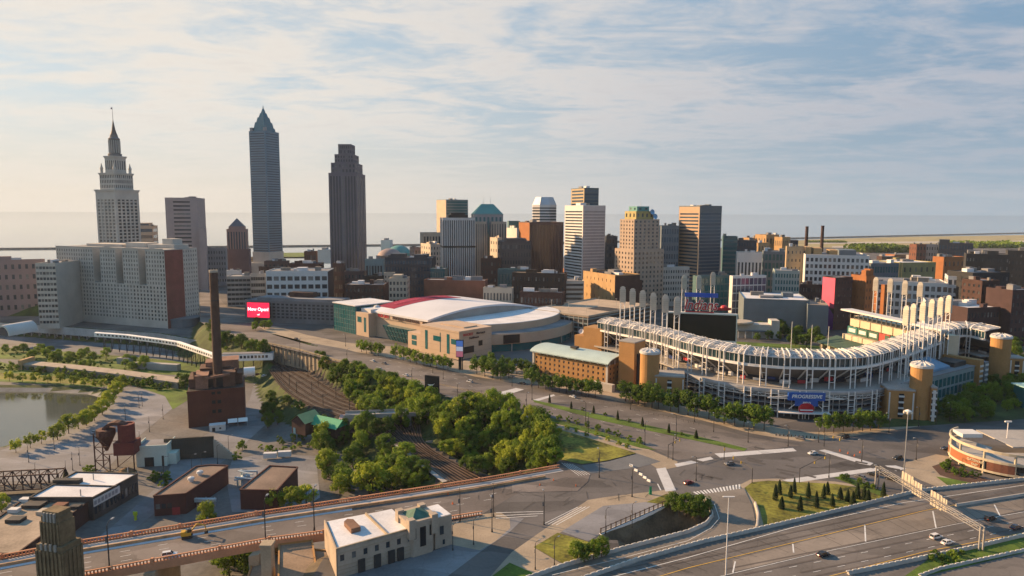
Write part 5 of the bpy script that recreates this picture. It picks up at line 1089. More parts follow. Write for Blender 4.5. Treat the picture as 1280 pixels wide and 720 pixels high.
def misc_field():
    for i, (px, py) in enumerate(((989, 430), (1014, 432), (1035, 432))):
        c = V(px, py, 520); zt = V(px, py-28+i*2, 520).z; b = MB(); b.tube((0, 0, 0), (0, 0, zt), .35, .2, 8); tag(b.build('flagpole', pale, None, (c.x, c.y, 0)), 'tall thin pale flagpole beyond the outfield, %s going away from the video board' % ORD[i], 'flagpole', 'pale flagpoles beyond the outfield')
    a = V(920, 402, 600); root = thing('outfield_terrace', 'low terrace building with curved sunlit canopy beside the video board', 'building', (a.x, a.y, 0), R(-8)); b = MB(); b.box(0, 34, 0, 14, 0, 12); b.box(30, 37, -1, 12, 0, 16); b.build('wall', m_lime, root); b = MB(); b.box(1, 29, -3, 4, 6, 7); b.build('canopy', m_bluegrey, root); b = MB(); b.lathe((6, 6, 12), [(10, 0), (10.4, 1.5), (9, 2.2)], 20); b.build('curved_roof', m_tang, root)
    b = MB()
    for k in range(5): b.beam((2+k*6, -2.8, 0), (2+k*6, -2.8, 6), .5)
    b.build('post', pale, root)
    b = MB(); cy = W(985, 428, 0); b.prism([(120, 470), (250, 470), (262, 560), (150, 590), (95, 560)], 0, .25); tag(b.build('playing_field', grass), kind='structure')
misc_field()
# brick pavilions around the ballpark
och = mat('ochre_brick', (.37, .2, .075), .9, .13, .12)
def drum_tower(px, pyb, pyt, Rr, label, blocks):
    c = W(px, pyb); zt = V(px, pyt, c.y).z; root = thing('stair_tower', label, 'tower', (c.x, c.y, 0), R(-12)); b = MB(); b.lathe((0, 0, 0), [(Rr, 0), (Rr, zt), (Rr*.98, zt)], 24); b.build('wall', och, root); b = MB(); b.lathe((0, 0, zt-.8), [(Rr-.2, 0), (Rr+.5, .2), (Rr+.5, 1.4), (Rr*.6, 2.4), (.1, 2.6)], 24); b.build('roof', mat('pale_lattice', (.48, .48, .47), .6), root); b = MB()
    for k in range(12): a = k*math.pi/6; b.beam((Rr*math.cos(a), Rr*math.sin(a), zt+1.2), (Rr*.4*math.cos(a), Rr*.4*math.sin(a), zt+2.2), .35)
    b.build('roof_rib', pale, root)
    for (x0, x1, y0, y1, z1) in blocks:
        b = MB(); b.box(x0, x1, y0, y1, 0, z1); b.build('wing', och, root); b = MB(); b.box(x0-.2, x1+.2, y0-.2, y1+.2, z1, z1+.8); b.build('coping', conc, root)
        b = MB(); xm = (x0+x1)/2
        b.box(xm-1.2, xm+1.2, y0-.15, y0+.1, 1, z1-1.5); b.build('stair_recess', black, root); b = MB()
        for z in np.arange(2.5, z1-2, 3.2): b.box(xm-1.3, xm+1.3, y0-.7, y0-.1, z, z+.9)
        for xx in (x0+.6, x1-1.2): b.box(xx, xx+.7, y0-.2, y0+.1, 0, z1-1)
        b.build('balcony', m_white, root)
drum_tower(811, 500, 440, 5.6, 'ochre brick drum tower west of the curved front with flat pale cap', ((3, 20, -4.5, 10, 15.5),))
drum_tower(1148, 522, 457, 5.3, 'ochre brick drum tower at the eastern end of the curved front', ((-17.5, -4, -5, 8, 15.5), (3.5, 6, -6, 4, 18)))
drum_tower(1247, 478, 421, 5.8, 'ochre brick drum tower at far eastern gate beside trees', ((4, 13, -4, 6, 17),))
def team_office():
    C = W(759, 487); w = 60; d = 23; rz = R(-41); O = Vector((C.x, C.y, 0))-Vector((math.cos(rz), math.sin(rz), 0))*w; root = thing('brick_pavilion', 'ochre brick pavilion with pale green arched roof beside the ballpark', 'building', O, rz); H = 15; b = MB(); wl = []
    b.box(.4, w-.4, .4, d, 0, H-.1); face_grid(b, wl, (0, .4, 0), (1, 0, 0), (0, -1, 0), w, 0, H, 15, 4, .34, .5, t=.4, lo=1.2, hi=.8, mg=1.2); face_grid(b, wl, (w-.4, .4, 0), (0, 1, 0), (1, 0, 0), d-.4, 0, H, 5, 4, .34, .5, t=.4, lo=1.2, hi=.8, mg=1); b.build('wall', och, root); put_windows(wl, root, G_dark, cam_local=local_cam(O, rz))
    for x0 in (-.3, w-1.2): b = MB(); b.box(x0, x0+1.5, -.3, .3, 0, H+.3); b.build('corner_pier', m_lime, root)
    b = MB(); b.box(1, w-1, 1.5, d-1, H-.1, H+3); b.build('clerestory', glass('roof_glass', (.02, .025, .03), .2), root); b = MB(); n = 12
    for k in range(n):
        def pt(q, lift): a = math.pi*(.12+.76*q/n); return (-(0), d/2-(d/2+2.2)*math.cos(a)/math.cos(math.pi*.12)*.98, H+1.2+5.2*(math.sin(a)-math.sin(math.pi*.12))+lift)
        p0, p1, q0, q1 = pt(k, .5), pt(k+1, .5), pt(k, 0), pt(k+1, 0)
        for A_, B_ in ((p0, p1), (q1, q0)): b.quad((-1.5,)+A_[1:], (w+1.5,)+A_[1:], (w+1.5,)+B_[1:], (-1.5,)+B_[1:])
        for x in (-1.5, w+1.5): b.quad((x,)+p0[1:], (x,)+p1[1:], (x,)+q1[1:], (x,)+q0[1:])
    b.build('roof', mat('pale_green_roof', (.4, .5, .47), .6, .1, .1), root); b = MB()
    for k in range(11): x = 1+k*(w-2)/10; b.beam((x, -.2, H), (x, -1.8, H+1.3), .3)
    for sgn in (0, 1): 
        for y in (1, 7, 16, 22): b.beam((w+.8, y, H), (w+.8, y, H+2.5), .4)
    b.build('roof_bracket', pale, root); b = MB()
    b.box(w*.42, w*.5, d*.35, d*.5, H+5.5, H+6.8); b.build('roof_hatch', dark, root); b = MB()
    b.box(w*.85, w+6, -4, -.5, 0, 4.5); b.build('entry_porch', m_lime, root)
    c = W(783, 488); t = thing('square_tower', 'square ochre brick tower between the arched roof pavilion and drum tower', 'tower', (c.x, c.y, 0), R(-41)); zt = V(783, 428, c.y).z; b = MB(); b.box(-6, 5, 0, 13, 0, zt); b.build('wall', och, t); b = MB(); b.box(-6.3, 5.3, -.3, 13.3, zt, zt+.7); b.build('coping', conc, t); b = MB(); b.box(5, 7.5, 3, 10, 0, zt-7); b.build('glass_slot', G_dark, t)
    c = W(740, 455); t = thing('square_tower', 'lower square brick tower with satellite dish behind the arched roof', 'tower', (c.x, c.y, 0), R(-41)); zt = V(740, 410, c.y).z; b = MB(); b.box(-8, 8, 0, 14, 0, zt); b.box(-16, -8, 0, 10, 0, zt-7); b.build('wall', och, t); b = MB(); b.lathe((0, 0, 0), [(0, 0), (1.6, .4), (2, .9), (0, .2)], 12); o = b.build('dish', m_white, t, (-12, 3, zt-4.5)); o.rotation_euler = (R(60), 0, R(20))
team_office()
def deck_garage():
    C = W(735, 424); rz = R(-41); a = V(684, 392, 600); w = 66; O = Vector((C.x, C.y, 0))-Vector((math.cos(rz), math.sin(rz), 0))*w; root = thing('parking_garage', 'parking garage with tan open roof deck and teal louvre levels', 'parking garage', O, rz); H = V(733, 396, C.y).z; d = 110
    b = MB(); b.box(1, w-1, 1, d, 0, H-.8); b.build('core', glass('garage_void', (.02, .02, .022), .6), root); b = MB()
    for k in range(5): z = .5+k*(H-1)/4.6; b.box(0, w, 0, d, z, z+1.1)
    b.build('deck', mat('teal_louvre', (.2, .26, .27), .6), root); b = MB(); b.box(-.3, w+.3, -.3, d+.3, H-.9, H); b.build('roof_deck', mat('tan_deck', (.42, .33, .24), .9, .15), root); b = MB()
    for q in ((-.5, w+.5, -.5, 0), (-.5, 0, 0, d), (w, w+.5, 0, d)): b.box(*q, H, H+1.1)
    b.build('parapet', m_tang, root); b = MB(); b.box(w*.55, w*.95, 40, 62, H, H+.05); b.build('ramp_opening', dark, root); b = MB()
    for k in range(14): x = k*(w-1)/13; b.box(x, x+.8, -.2, 0, 0, H)
    b.build('column', conc, root)
    for k in range(6): b = MB(); x, y = 10+(k % 3)*20, 20+(k//3)*50; b.tube((x, y, H), (x, y, H+8), .15, n=5); b.beam((x-1, y, H+8), (x+1, y, H+8), .3); b.build('deck_lamp', steel, root)
deck_garage()
def club_block():
    a, c = W(1161, 504), W(1216, 488); d = c-a; w = d.length; root = thing('glass_pavilion', 'long teal glass pavilion with sloping roofs on the eastern side of ballpark', 'building', (a.x, a.y, 0), math.atan2(d.y, d.x)); H = V(1161, 472, a.y).z; b = MB(); wl = []; b.box(.3, w, .3, 26, 0, H); face_grid(b, wl, (0, .3, 0), (1, 0, 0), (0, -1, 0), w, 0, H, 11, 2, .84, .8, t=.3, lo=.6, hi=2); face_grid(b, wl, (.3, 26, 0), (0, -1, 0), (-1, 0, 0), 25.7, 0, H, 5, 2, .84, .8, t=.3, lo=.6, hi=2)
    b.build('wall', mat('pale_teal', (.2, .27, .28), .6), root); put_windows(wl, root, G_teal, cam_local=local_cam(a, root.rotation_euler.z)); b = MB(); b.box(-.3, w+.3, -.3, 26, H, H+.6); b.build('roof', roof_g, root); b = MB(); b.prism([(w*.2, 5), (w*.62, 5), (w*.62, 18), (w*.2, 18)], H+.5, [H+2, H+2, H+5.5, H+5.5]); b.build('sloping_roof', mat('blue_metal_roof', (.12, .25, .38), .5), root); b = MB(); b.box(w*.68, w*.95, 4, 16, H+.5, H+3.5); b.build('rooftop_unit', dark, root)
    for k, x in enumerate((w+2, w+9)):
        b = MB(); b.box(x, x+5, -2, 20, 0, H+4-k*2); o = b.build('end_bay', och if k == 0 else m_bluegrey, root); b = MB()
        for z in np.arange(2, H, 3.2): b.box(x+.5, x+4.5, -2.4, -1.9, z, z+1.2)
        b.build('balcony', m_white, root)
    for i, x in enumerate((1262, 1271)):
        c = W(x, 479); b = MB(); b.lathe((0, 0, 0), [(2.2, 0), (2.2, 5), (1.6, 6.2), (0, 6.4)], 14); tag(b.build('storage_tank', m_bluegrey, None, (c.x, c.y, 0)), 'small pale vertical tank near eastern gate, %s from the brick drum tower' % ORD[i], 'tank')
club_block()
# curved garage ramp at the eastern edge
def ramp_garage():
    c = W(1262, 592); root = thing('parking_ramp', 'curved open parking ramp with red brick panels and cream rails', 'parking garage', (c.x, c.y, 0), 0); cr = mat('cream_rail', (.5, .43, .31), .8, .1); Rr = 21; b = MB(); f = MB(); p = MB(); cp = MB()
    n = 22; cx, cy = 6, 12
    def pt(k, r, z): a = R(265-k*(150/n)); return (cx+r*math.cos(a), cy+r*math.sin(a), z)
    for z, h in ((1.0, .9), (5.6, 1.0), (9.6, 1.1)):
        b = MB()
        for k in range(n):
            b.quad(pt(k, Rr, z), pt(k+1, Rr, z), pt(k+1, Rr, z+h), pt(k, Rr, z+h)); b.quad(pt(k, Rr-.5, z), pt(k, Rr-.5, z+h), pt(k+1, Rr-.5, z+h), pt(k+1, Rr-.5, z)); b.quad(pt(k, Rr, z+h), pt(k+1, Rr, z+h), pt(k+1, Rr-.5, z+h), pt(k, Rr-.5, z+h)); b.quad(pt(k, Rr, z), pt(k, Rr-.5, z), pt(k+1, Rr-.5, z), pt(k+1, Rr, z))
            if z < 9: f.quad(pt(k, Rr-.5, z+.1), pt(k+1, Rr-.5, z+.1), pt(k+1, 5, z+.1), pt(k, 5, z+.1)); f.quad(pt(k, Rr-.5, z-.3), pt(k, 5, z-.3), pt(k+1, 5, z-.3), pt(k+1, Rr-.5, z-.3))
        b.build('rail', cr, root)
    f.build('deck', conc, root)
    pan = mat('rust_panel', (.3, .11, .05), .9, .1)
    for k0, k1, m_ in ((3, 7, brick), (8, 15, pan), (16, 21, pan)):
        p = MB()
        for k in range(k0, k1): p.quad(pt(k, Rr-.1, 1.9), pt(k+1, Rr-.1, 1.9), pt(k+1, Rr-.1, 5.6), pt(k, Rr-.1, 5.6)); p.quad(pt(k, Rr-.4, 1.9), pt(k, Rr-.4, 5.6), pt(k+1, Rr-.4, 5.6), pt(k+1, Rr-.4, 1.9))
        p.build('brick_panel', m_, root)
    for k in (0, 3, 7.5, 12, 15.5, 19, 22): cp = MB(); cp.tube(pt(k, Rr-.6, 0), pt(k, Rr-.6, 9.7), .5, n=8); cp.build('column', cr, root)
    s = MB(); s.box(8, 60, 10, 34, 7.8, 8.3); s.box(0, 62, -8, 10, 5.2, 5.6); s.box(0, 62, -8, 10, 1.6, 2); s.build('deck', conc, root); s = MB()
    for k in range(8): s.box(2+k*8, 2.8+k*8, -8.2, -7.5, 0, 6.6)
    s.build('column', cr, root); s = MB(); s.box(0, 62, -8.3, -7.9, 5.4, 6.5); s.build('rail', cr, root); s = MB(); s.box(0, 62, -8.3, -7.9, 1.8, 2.9); s.build('rail', cr, root)
    s = MB(); s.box(-9, 0, 18, 25, 9.7, 11.4); s.build('stair_house', m_white, root); 
    a = R(178); o = text_part('sign_lettering', 'GATEWAY', 1.4, cr, root, (cx+(Rr+.1)*math.cos(R(205)), cy+(Rr+.1)*math.sin(R(205)), 4.5), (R(90), 0, R(205-270)), .06, bold=.04)
    text_part('sign_lettering', 'EAST', 1.2, cr, root, (cx+(Rr+.1)*math.cos(R(205)), cy+(Rr+.1)*math.sin(R(205)), 2.8), (R(90), 0, R(205-270)), .06, bold=.04)
    s = MB(); s.tube((14, 22, 8.3), (14, 22, 16), .2, n=6); s.beam((12.5, 22, 16), (15.5, 22, 16), .6); s.build('deck_lamp', pale, root)
    g = V(1275, 545, 380); k = thing('glass_kiosk', 'small glazed kiosk with teal roof behind the curved parking ramp', 'kiosk', (g.x, g.y, 0)); s = MB(); s.box(0, 14, 0, 8, 0, 12); s.build('glazing', G_teal, k); s = MB(); s.box(-1, 15, -1, 9, 12, 12.6); s.build('roof', mat('mint_roof', (.3, .5, .5)), k)
ramp_garage()
# ------------------------------------------------------------------ arched-balustrade bridge
def road_bridge():
    pinkc = mat('pink_sandstone', (.5, .24, .13), .9, .15, .15)
    # far parapet line and near parapet line, at deck level 0
    fa = [W(x, y, 0) for x, y in ((-200, 736), (0, 701), (100, 682), (225, 662), (320, 646), (450, 626.5), (600, 603.5), (700, 586))]
    na = [W(x, y, 0) for x, y in ((-200, 775), (0, 737), (100, 720), (275, 687.5), (337, 676), (405, 667), (550, 651), (602, 643))]
    root = thing('viaduct', 'long road viaduct with pink stone balustrades crossing tracks and valley', 'bridge', fa[3]); O = Vector(root.location)
    def strip(pts, off0, off1, z0, z1, name, m):
        b = MB(); b.sweep([p-O for p in pts], [(off0, z0), (off1, z0), (off1, z1), (off0, z1)], True); return b.build(name, m, root)
    b = MB()
    for i in range(len(fa)-1):
        j0, j1 = fa[i]-O, fa[i+1]-O; k0, k1 = na[i]-O, na[i+1]-O
        for z, fl in ((.02, 0), (-2.2, 1)):
            q = [(j0.x, j0.y, z), (k0.x, k0.y, z), (k1.x, k1.y, z), (j1.x, j1.y, z)]; b.quad(*(q[::-1] if fl else q))
    b.build('deck', mat('bridge_asphalt', (.17, .15, .145), .85, .25, .06, fine=.5), root)
    strip(fa[:], -.9, -1.0, -2.2, .1, 'edge_beam', pinkc); strip(na[:-1], .9, 1.0, -2.2, .1, 'edge_beam', pinkc)
    far_m = [p for p in fa]
    BAL = []; W_dist = lambda q: (q-Vector((0, 0, CH))).length+(0 if abs(q.x+70) < 130 else 500)
    def balustrade(pts, s, nm):
        strip(pts, s*1.0, s*.55, .1, .45, 'plinth', pinkc); strip(pts, s*1.05, s*.5, 1.35, 1.65, 'coping', pinkc)
        b = MB(); 
        for p, q in zip(pts, pts[1:]):
            n = int((q-p).length/.95); t = (q-p).normalized(); o = Vector((t.y, -t.x, 0))*s*.78
            for i in range(n): c = p+t*(i*.95)+o-O; BAL.append((W_dist(c+O), c))
        b = MB()
        for p, q in zip(pts, pts[1:]):
            n = max(1, int((q-p).length/14)); t = (q-p).normalized(); o = Vector((t.y, -t.x, 0))*s*.78
            for i in range(n): c = p+(q-p)*(i/n)+o-O; b.box(c.x-.4, c.x+.4, c.y-.4, c.y+.4, .1, 1.9)
        b.build('post', pinkc, root)
    balustrade(fa, -1, 'far'); balustrade(na, 1, 'near')
    BAL.sort(key=lambda q: q[0]); b = MB(); b.box(-.17, .17, -.17, .17, .44, 1.36); bmsh = b.mesh('baluster', pinkc)
    for dd, c in BAL[:100]: inst('baluster', bmsh, root, (c.x, c.y, 0))
    b = MB()
    for dd, c in BAL[100:]: b.box(c.x-.17, c.x+.17, c.y-.17, c.y+.17, .44, 1.36)
    tag(b.build('baluster', pinkc, root), kind='stuff')
    inner = [f.lerp(n_, .16) for f, n_ in zip(fa, na)]
    strip(fa, .2, 3.4, .03, .2, 'footway', mat('footway', (.4, .36, .33), .85, .12, .1)); strip(na, -.2, -2.6, .03, .2, 'footway', mat('footway', (.4, .36, .33)))
    strip([f.lerp(n_, .22) for f, n_ in zip(fa, na)], 0, .5, .03, 1.0, 'work_barrier', mat('tan_barrier', (.45, .28, .15), .9, .3, .3))
    tr = MB(); tr.sweep([(f.lerp(n_, .25))-O for f, n_ in zip(fa[1:6], na[1:6])], [(0, .05), (1.6, .05), (1.6, .09), (0, .09)], True); tr.build('trench', mat('fresh_concrete', (.52, .52, .54), .8, .15, .1), root)
    mk = MB()
    for f in (.46, .62, .78): 
        p = [a.lerp(c, f)-O for a, c in zip(fa, na)]
        for a, c in zip(p, p[1:]): dashes(mk, a, c, .2, .06, 3, 8)
    mk.build('lane_marking', line_w, root)
    # arches and spandrel piers below the deck
    for i, t_ in enumerate((0, .22, .44, .62, .78)):
        a = fa[0].lerp(fa[6], t_); c = na[0].lerp(na[6], t_); bb = MB(); d = (fa[6]-fa[0]).normalized(); m_ = (a+c)/2-O; zg = gz((a+c).x/2, (a+c).y/2)
        bb.obox((m_.x, m_.y, (zg-2.2)/2), d*1.6, (c-a)/2*.86, (0, 0, -(zg+2.2)/2)); bb.build('pier', sand, root)
road_bridge()
def pylon():
    c = W(78, 741, 0); c = Vector((c.x, c.y, 0)); zt = V(80, 636, c.y).z; k = c.y/853.; root = thing('stone_pylon', 'weathered sandstone pylon with fluted tiers standing on the viaduct', 'pylon', (c.x, c.y, -22), R(-14)); zt += 22; zm = V(78, 676, c.y).z+22; w1, w2 = 22*k, 16*k
    b = MB(); b.box(-w1, w1, -w1*.7, w1*.7, 0, zm-1.5); b.box(-w1*.94, w1*.94, -w1*.66, w1*.66, zm-1.5, zm); b.build('lower_tier', mat('pylon_stone', (.17, .125, .07), .95, .35, .25), root); b = MB(); b.box(-w2, w2, -w2*.7, w2*.7, zm, zt-3); b.box(-w2*.9, w2*.9, -w2*.64, w2*.64, zt-3, zt-1.4); b.box(-w2*.8, w2*.8, -w2*.58, w2*.58, zt-1.4, zt); b.build('upper_tier', mat('pylon_stone', (.17, .125, .07), .95, .35, .25), root); b = MB()
    for i in range(7): x = -w1+(i+.5)*2*w1/7; b.box(x-.3, x+.3, -w1*.7-.35, -w1*.7, 22, zm-1.6)
    for i in range(6): x = -w2+(i+.5)*2*w2/6; b.box(x-.28, x+.28, -w2*.7-.3, -w2*.7, zm, zt-3.1)
    for i in range(5): y = -w1*.7+(i+.5)*1.4*w1/5; b.box(w1, w1+.3, y-.25, y+.25, 22, zm-1.6)
    b.build('flute', mat('pylon_stone', (.17, .125, .07), .95, .35, .25), root); b = MB()
    CM = mat('pale_crest', (.26, .25, .22))
    for i in range(4): x = -w1*.5+(i)*w1/3; b = MB(); b.box(x-.35, x+.35, -w1*.7-.2, -w1*.66, zm-1.4, zm+.6); b.build('crest', CM, root)
    for i in range(4): x = -w2*.5+(i)*w2/3; b = MB(); b.box(x-.3, x+.3, -w2*.7-.2, -w2*.6, zt-2.9, zt-.3); b.build('crest', CM, root)

pylon()
def guild_building():
    stone = mat('guild_stone', (.38, .31, .24), .9, .15, .15); B0, B1 = W(421, 724), W(550, 685); d = B1-B0; w = d.length; rz = math.atan2(d.y, d.x); root = thing('stone_hall', 'cream stone hall with white roofs and corner tower beside the viaduct', 'building', B0, rz); H = V(421, 697, B0.y).z if False else 9.4
    # back edge from the roof corner
    ro = W(405, 650, H); n = Vector((-math.sin(rz), math.cos(rz), 0)); dep = (ro-B0).dot(n); sk = (ro-B0).dot(d.normalized())
    b = MB(); wl = []; tw = w-9
    b.prism([(0.4, .4), (tw, .4), (tw, dep*.85), (sk+.4, dep)], 0, H-.6); face_grid(b, wl, (0, .4, 0), (1, 0, 0), (0, -1, 0), tw, 0, H, 7, 1, .36, .5, t=.4, lo=4.2, hi=1.2); b.obox((sk/2+.2, dep/2, H/2), (0.2, 0, 0), Vector((sk, dep, 0))/2, (0, 0, H/2)); b.build('wall', stone, root); put_windows(wl, root, G_dark, cam_local=local_cam(B0, rz))
    b = MB(); b.prism([(.9, .9), (tw*.64, .9), (tw*.64, dep*.9), (sk+.9, dep-.6)], H-.65, H-.5); b.build('roof', roof_w, root); b = MB(); b.prism([(tw*.66, .9), (tw, .9), (tw, dep*.84), (tw*.66, dep*.88)], H-.65, H-.48); b.build('roof', roof_w, root); b = MB(); b.box(tw*.64, tw*.66, .5, dep*.88, H-.7, H+.2); b.box(.2, tw, 0, .5, H-.4, H+.25); b.build('parapet', sand, root)
    b = MB(); b.prism([(tw*.3, dep*.38), (tw*.42, dep*.38), (tw*.42, dep*.68), (tw*.36, dep*.74), (tw*.3, dep*.68)], H-.5, H+1.1); b.build('skylight', mat('rust_metal', (.2, .11, .07), .8), root)
    for x in (.3, .5, .68, .8): b = MB(); b.box(tw*x-1.1, tw*x+1.1, -.55, -.05, 0, 4.2); b.build('doorway', dark, root)
    for z in (1.2, 2.4, 3.6, H-1.6): b = MB(); b.box(0, tw, -.12, 0, z, z+.14); b.build('string_course', sand, root)
    zt = V(520, 633, B1.y+4).z; b = MB(); x0, x1 = tw-1, w-3.2
    b.prism([(x0, -.9), (x1, -.9), (x1+1.5, 1), (x1+1.5, 7), (x1, 9), (x0, 9), (x0-1.2, 7), (x0-1.2, .8)], 0, zt-1.6); b.prism([(x0-.5, -1.3), (x1+.5, -1.3), (x1+2, 1), (x1+2, 7), (x1, 9.4), (x0, 9.4), (x0-1.6, 7), (x0-1.6, .6)], zt-1.6, zt-.6)
    for x, y in ((x0-.6, -.6), (x1+.6, -.6), (x0-.6, 8), (x1+.6, 8)): b.box(x-1.1, x+1.1, y-1.1, y+1.1, zt-6, zt+.4)
    b.build('corner_tower', stone, root); b = MB(); b.quad((x0, 0, zt-.6), (x1+.5, 0, zt-.6), ((x0+x1)/2, 4, zt+1.4)); b.quad((x1+.5, 0, zt-.6), (x1+.5, 8, zt-.6), ((x0+x1)/2, 4, zt+1.4)); b.quad((x1+.5, 8, zt-.6), (x0, 8, zt-.6), ((x0+x1)/2, 4, zt+1.4)); b.quad((x0, 8, zt-.6), (x0, 0, zt-.6), ((x0+x1)/2, 4, zt+1.4)); b.build('tower_roof', mat('dull_copper', (.06, .14, .1), .7, .25, .4), root)
    b = MB(); b.box((x0+x1)/2-1, (x0+x1)/2+1, -1.1, -.85, 3, zt-3); b.box(x0+.3, x0+1, -1.05, -.85, 6, zt-3); b.box(x1-1, x1-.3, -1.05, -.85, 6, zt-3); b.build('tower_window', black, root)
    b = MB(); b.box(x1+1.5, w+4.5, 0, 10, 0, H+1); b.build('end_wing', stone, root); b = MB(); b.box(x1+1.6, w+4.3, .4, 9.6, H+1, H+1.1); b.build('roof', roof_w, root); b = MB(); b.box(w, w+1.4, -.1, .1, 4.5, 7.4); b.box(w+1, w+1.8, -.1, .1, 1, 2.6); b.build('window', G_dark, root)
guild_building()
def tan_sheds():
    a = W(340, 726, -8)
    for lb, q, z, h in (('low tan brick building with flat dark roof beside the stone hall', [(348, 727), (398, 730), (390, 676), (349, 681)], -1.5, 9), ('lower tan shed with brown roof below the viaduct parapet', [(306, 735), (350, 735), (350, 692), (318, 697)], -6, 9), ('small ochre lean to shed against the stone hall', [(393, 712), (417, 716), (413, 690), (393, 688)], -2.5, 7)):
        p = [W(x, y, z) for x, y in q]; c = p[0]; root = thing('brick_shed', lb, 'shed', (c.x, c.y, z-h)); b = MB(); pp = [(v.x-c.x, v.y-c.y) for v in p]; b.prism(pp, 0, h); b.build('wall', tan, root); b = MB(); m_ = Vector((sum(x for x, y in pp)/4, sum(y for x, y in pp)/4)); b.prism([(m_.x+(x-m_.x)*.94, m_.y+(y-m_.y)*.94) for x, y in pp], h, h+.08); b.build('roof', mat('brown_roof', (.22, .16, .11), .95, .3, .1), root); b = MB()
        for i in range(4): u_, v_ = Vector(pp[i]), Vector(pp[(i+1) % 4]); b.beam((u_.x, u_.y, h+.3), (v_.x, v_.y, h+.3), .5, .6)
        b.build('parapet', och, root)
    c = W(335, 704, 0); b = MB(); b.box(-1.6, 1.6, -1.6, 1.6, -14, 6); b.box(-1.9, 1.9, -1.9, 1.9, 6, 6.8); tag(b.build('bridge_pier_post', sand, None, (c.x, c.y, 0)), 'tan stone end post rising beside the viaduct near the sheds', 'post')
tan_sheds()
# ------------------------------------------------------------------ the flats
def power_plant():
    a, c = W(236, 535, -24), W(307, 528, -24); d = c-a; w = d.length; rz = math.atan2(d.y, d.x); k = a.y/853; H = 47*k; root = thing('power_plant', 'dark red brick boiler house with cluttered roof in the valley', 'factory', a, rz); dp = 36; b = MB(); b.box(0, w, 0, dp, 0, H)
    for i in range(5): x = i*(w-1.2)/4; b.box(x, x+1.2, -.3, 0, 0, H-1)
    b.box(-.3, w+.3, -.4, 0, H-1, H+.5); b.build('wall', mat('boiler_brick', (.11, .04, .028), .9, .2, .1), root)
    for z in (8, 14, 20): b = MB(); b.box(w*.42, w*.58, -.1, .02, z, z+2.2); b.build('window', black, root)
    b = MB(); b.box(.5, w-.5, .5, dp-.5, H, H+.3); b.build('roof', dark, root); rr = random.Random(5); rust = mat('rust_brown', (.11, .06, .045), .9, .3, .2); rust2 = mat('rust_tan', (.24, .13, .09), .9, .3, .2)
    for (x0, x1, y0, y1, z1, m_) in ((.02, .2, .2, .8, 6, rust), (.14, .36, .1, .6, 8.5, rust2), (.36, .64, .2, .7, 6, dark), (.62, .84, .15, .8, 9, rust), (.84, .97, .3, .7, 7, rust), (.3, .5, .6, .95, 13, rust2), (.6, .9, .55, .95, 14, rust2), (.2, .75, .5, .9, 10, rust)):
        b = MB(); b.box(x0*w, x1*w, y0*dp, y1*dp, H+.3, H+z1); b.box(x0*w-.3, x1*w+.3, y0*dp-.3, y1*dp+.3, H+z1, H+z1+.4); b.build('roof_house', m_, root)
    for i in range(5): b = MB(); x, y = rr.uniform(.1, .9)*w, rr.uniform(.1, .4)*dp; b.tube((x, y, H), (x, y, H+rr.uniform(6, 11)), .9, n=8); b.build('duct', rust, root)
    b = MB(); b.beam((w*.3, 3, H+7), (w*.75, 3, H+9), 1.4); b.build('duct', rust2, root)
    ch = V(272.5, 470, a.y+16); zt = V(269, 337.5, a.y+16).z; root2 = thing('brick_chimney', 'tall dark brown brick chimney standing over the boiler house', 'chimney', (ch.x, ch.y, -24)); h = zt+24; r = 5.4*ch.y/853; b = MB(); b.lathe((0, 0, 0), [(r*1.15, 0), (r*1.06, h*.3), (r*.92, h-1.5)], 20); b.build('shaft', mat('chimney_brick', (.085, .05, .038), .9, .2, .15), root2); b = MB(); b.lathe((0, 0, h-1.5), [(r*.98, 0), (r*.98, 1.5), (r*.7, 1.5), (r*.66, .2)], 20); b.build('rim', m_tang, root2); b = MB()
    for z in (.35, .5, .65, .8): b.lathe((0, 0, h*z), [(r*(1.09-.16*z), 0), (r*(1.09-.16*z), .5)], 20)
    b.build('band', dark, root2)
    c = W(262, 540, -24); s = thing('site_cabin', 'white single storey cabin with dark doors in front of the boiler house', 'shed', c, rz); b = MB(); b.box(0, 9, 0, 5, 0, 3.6); b.build('wall', m_white, s); b = MB(); b.box(-.2, 9.2, -.2, 5.2, 3.6, 3.9); b.build('roof', roof_w, s); b = MB(); b.box(1.5, 3.2, -.1, .05, 0, 2.4); b.box(5.5, 6.6, -.1, .05, 1.2, 2.2); b.build('door', dark, s)
    c = W(285, 534, -24); s = thing('canopy_tent', 'white ridged tent canopies beside the white cabin', 'tent', c, rz); b = MB()
    for i in range(2):
        x = i*6
        for q in ((x, 0), (x+5.5, 0), (x, 6), (x+5.5, 6)): b.tube((q[0], q[1], 0), (q[0], q[1], 2.6), .12, n=5)
    b.build('pole', steel, s); b = MB()
    for i in range(2): x = i*6; b.quad((x, 0, 2.6), (x+5.5, 0, 2.6), (x+5.5, 3, 4.4), (x, 3, 4.4)); b.quad((x, 6, 2.6), (x, 3, 4.4), (x+5.5, 3, 4.4), (x+5.5, 6, 2.6)); b.quad((x+5.5, 0, 2.6), (x+5.5, 6, 2.6), (x+5.5, 3, 4.4))
    b.build('cover', white, s)
power_plant()
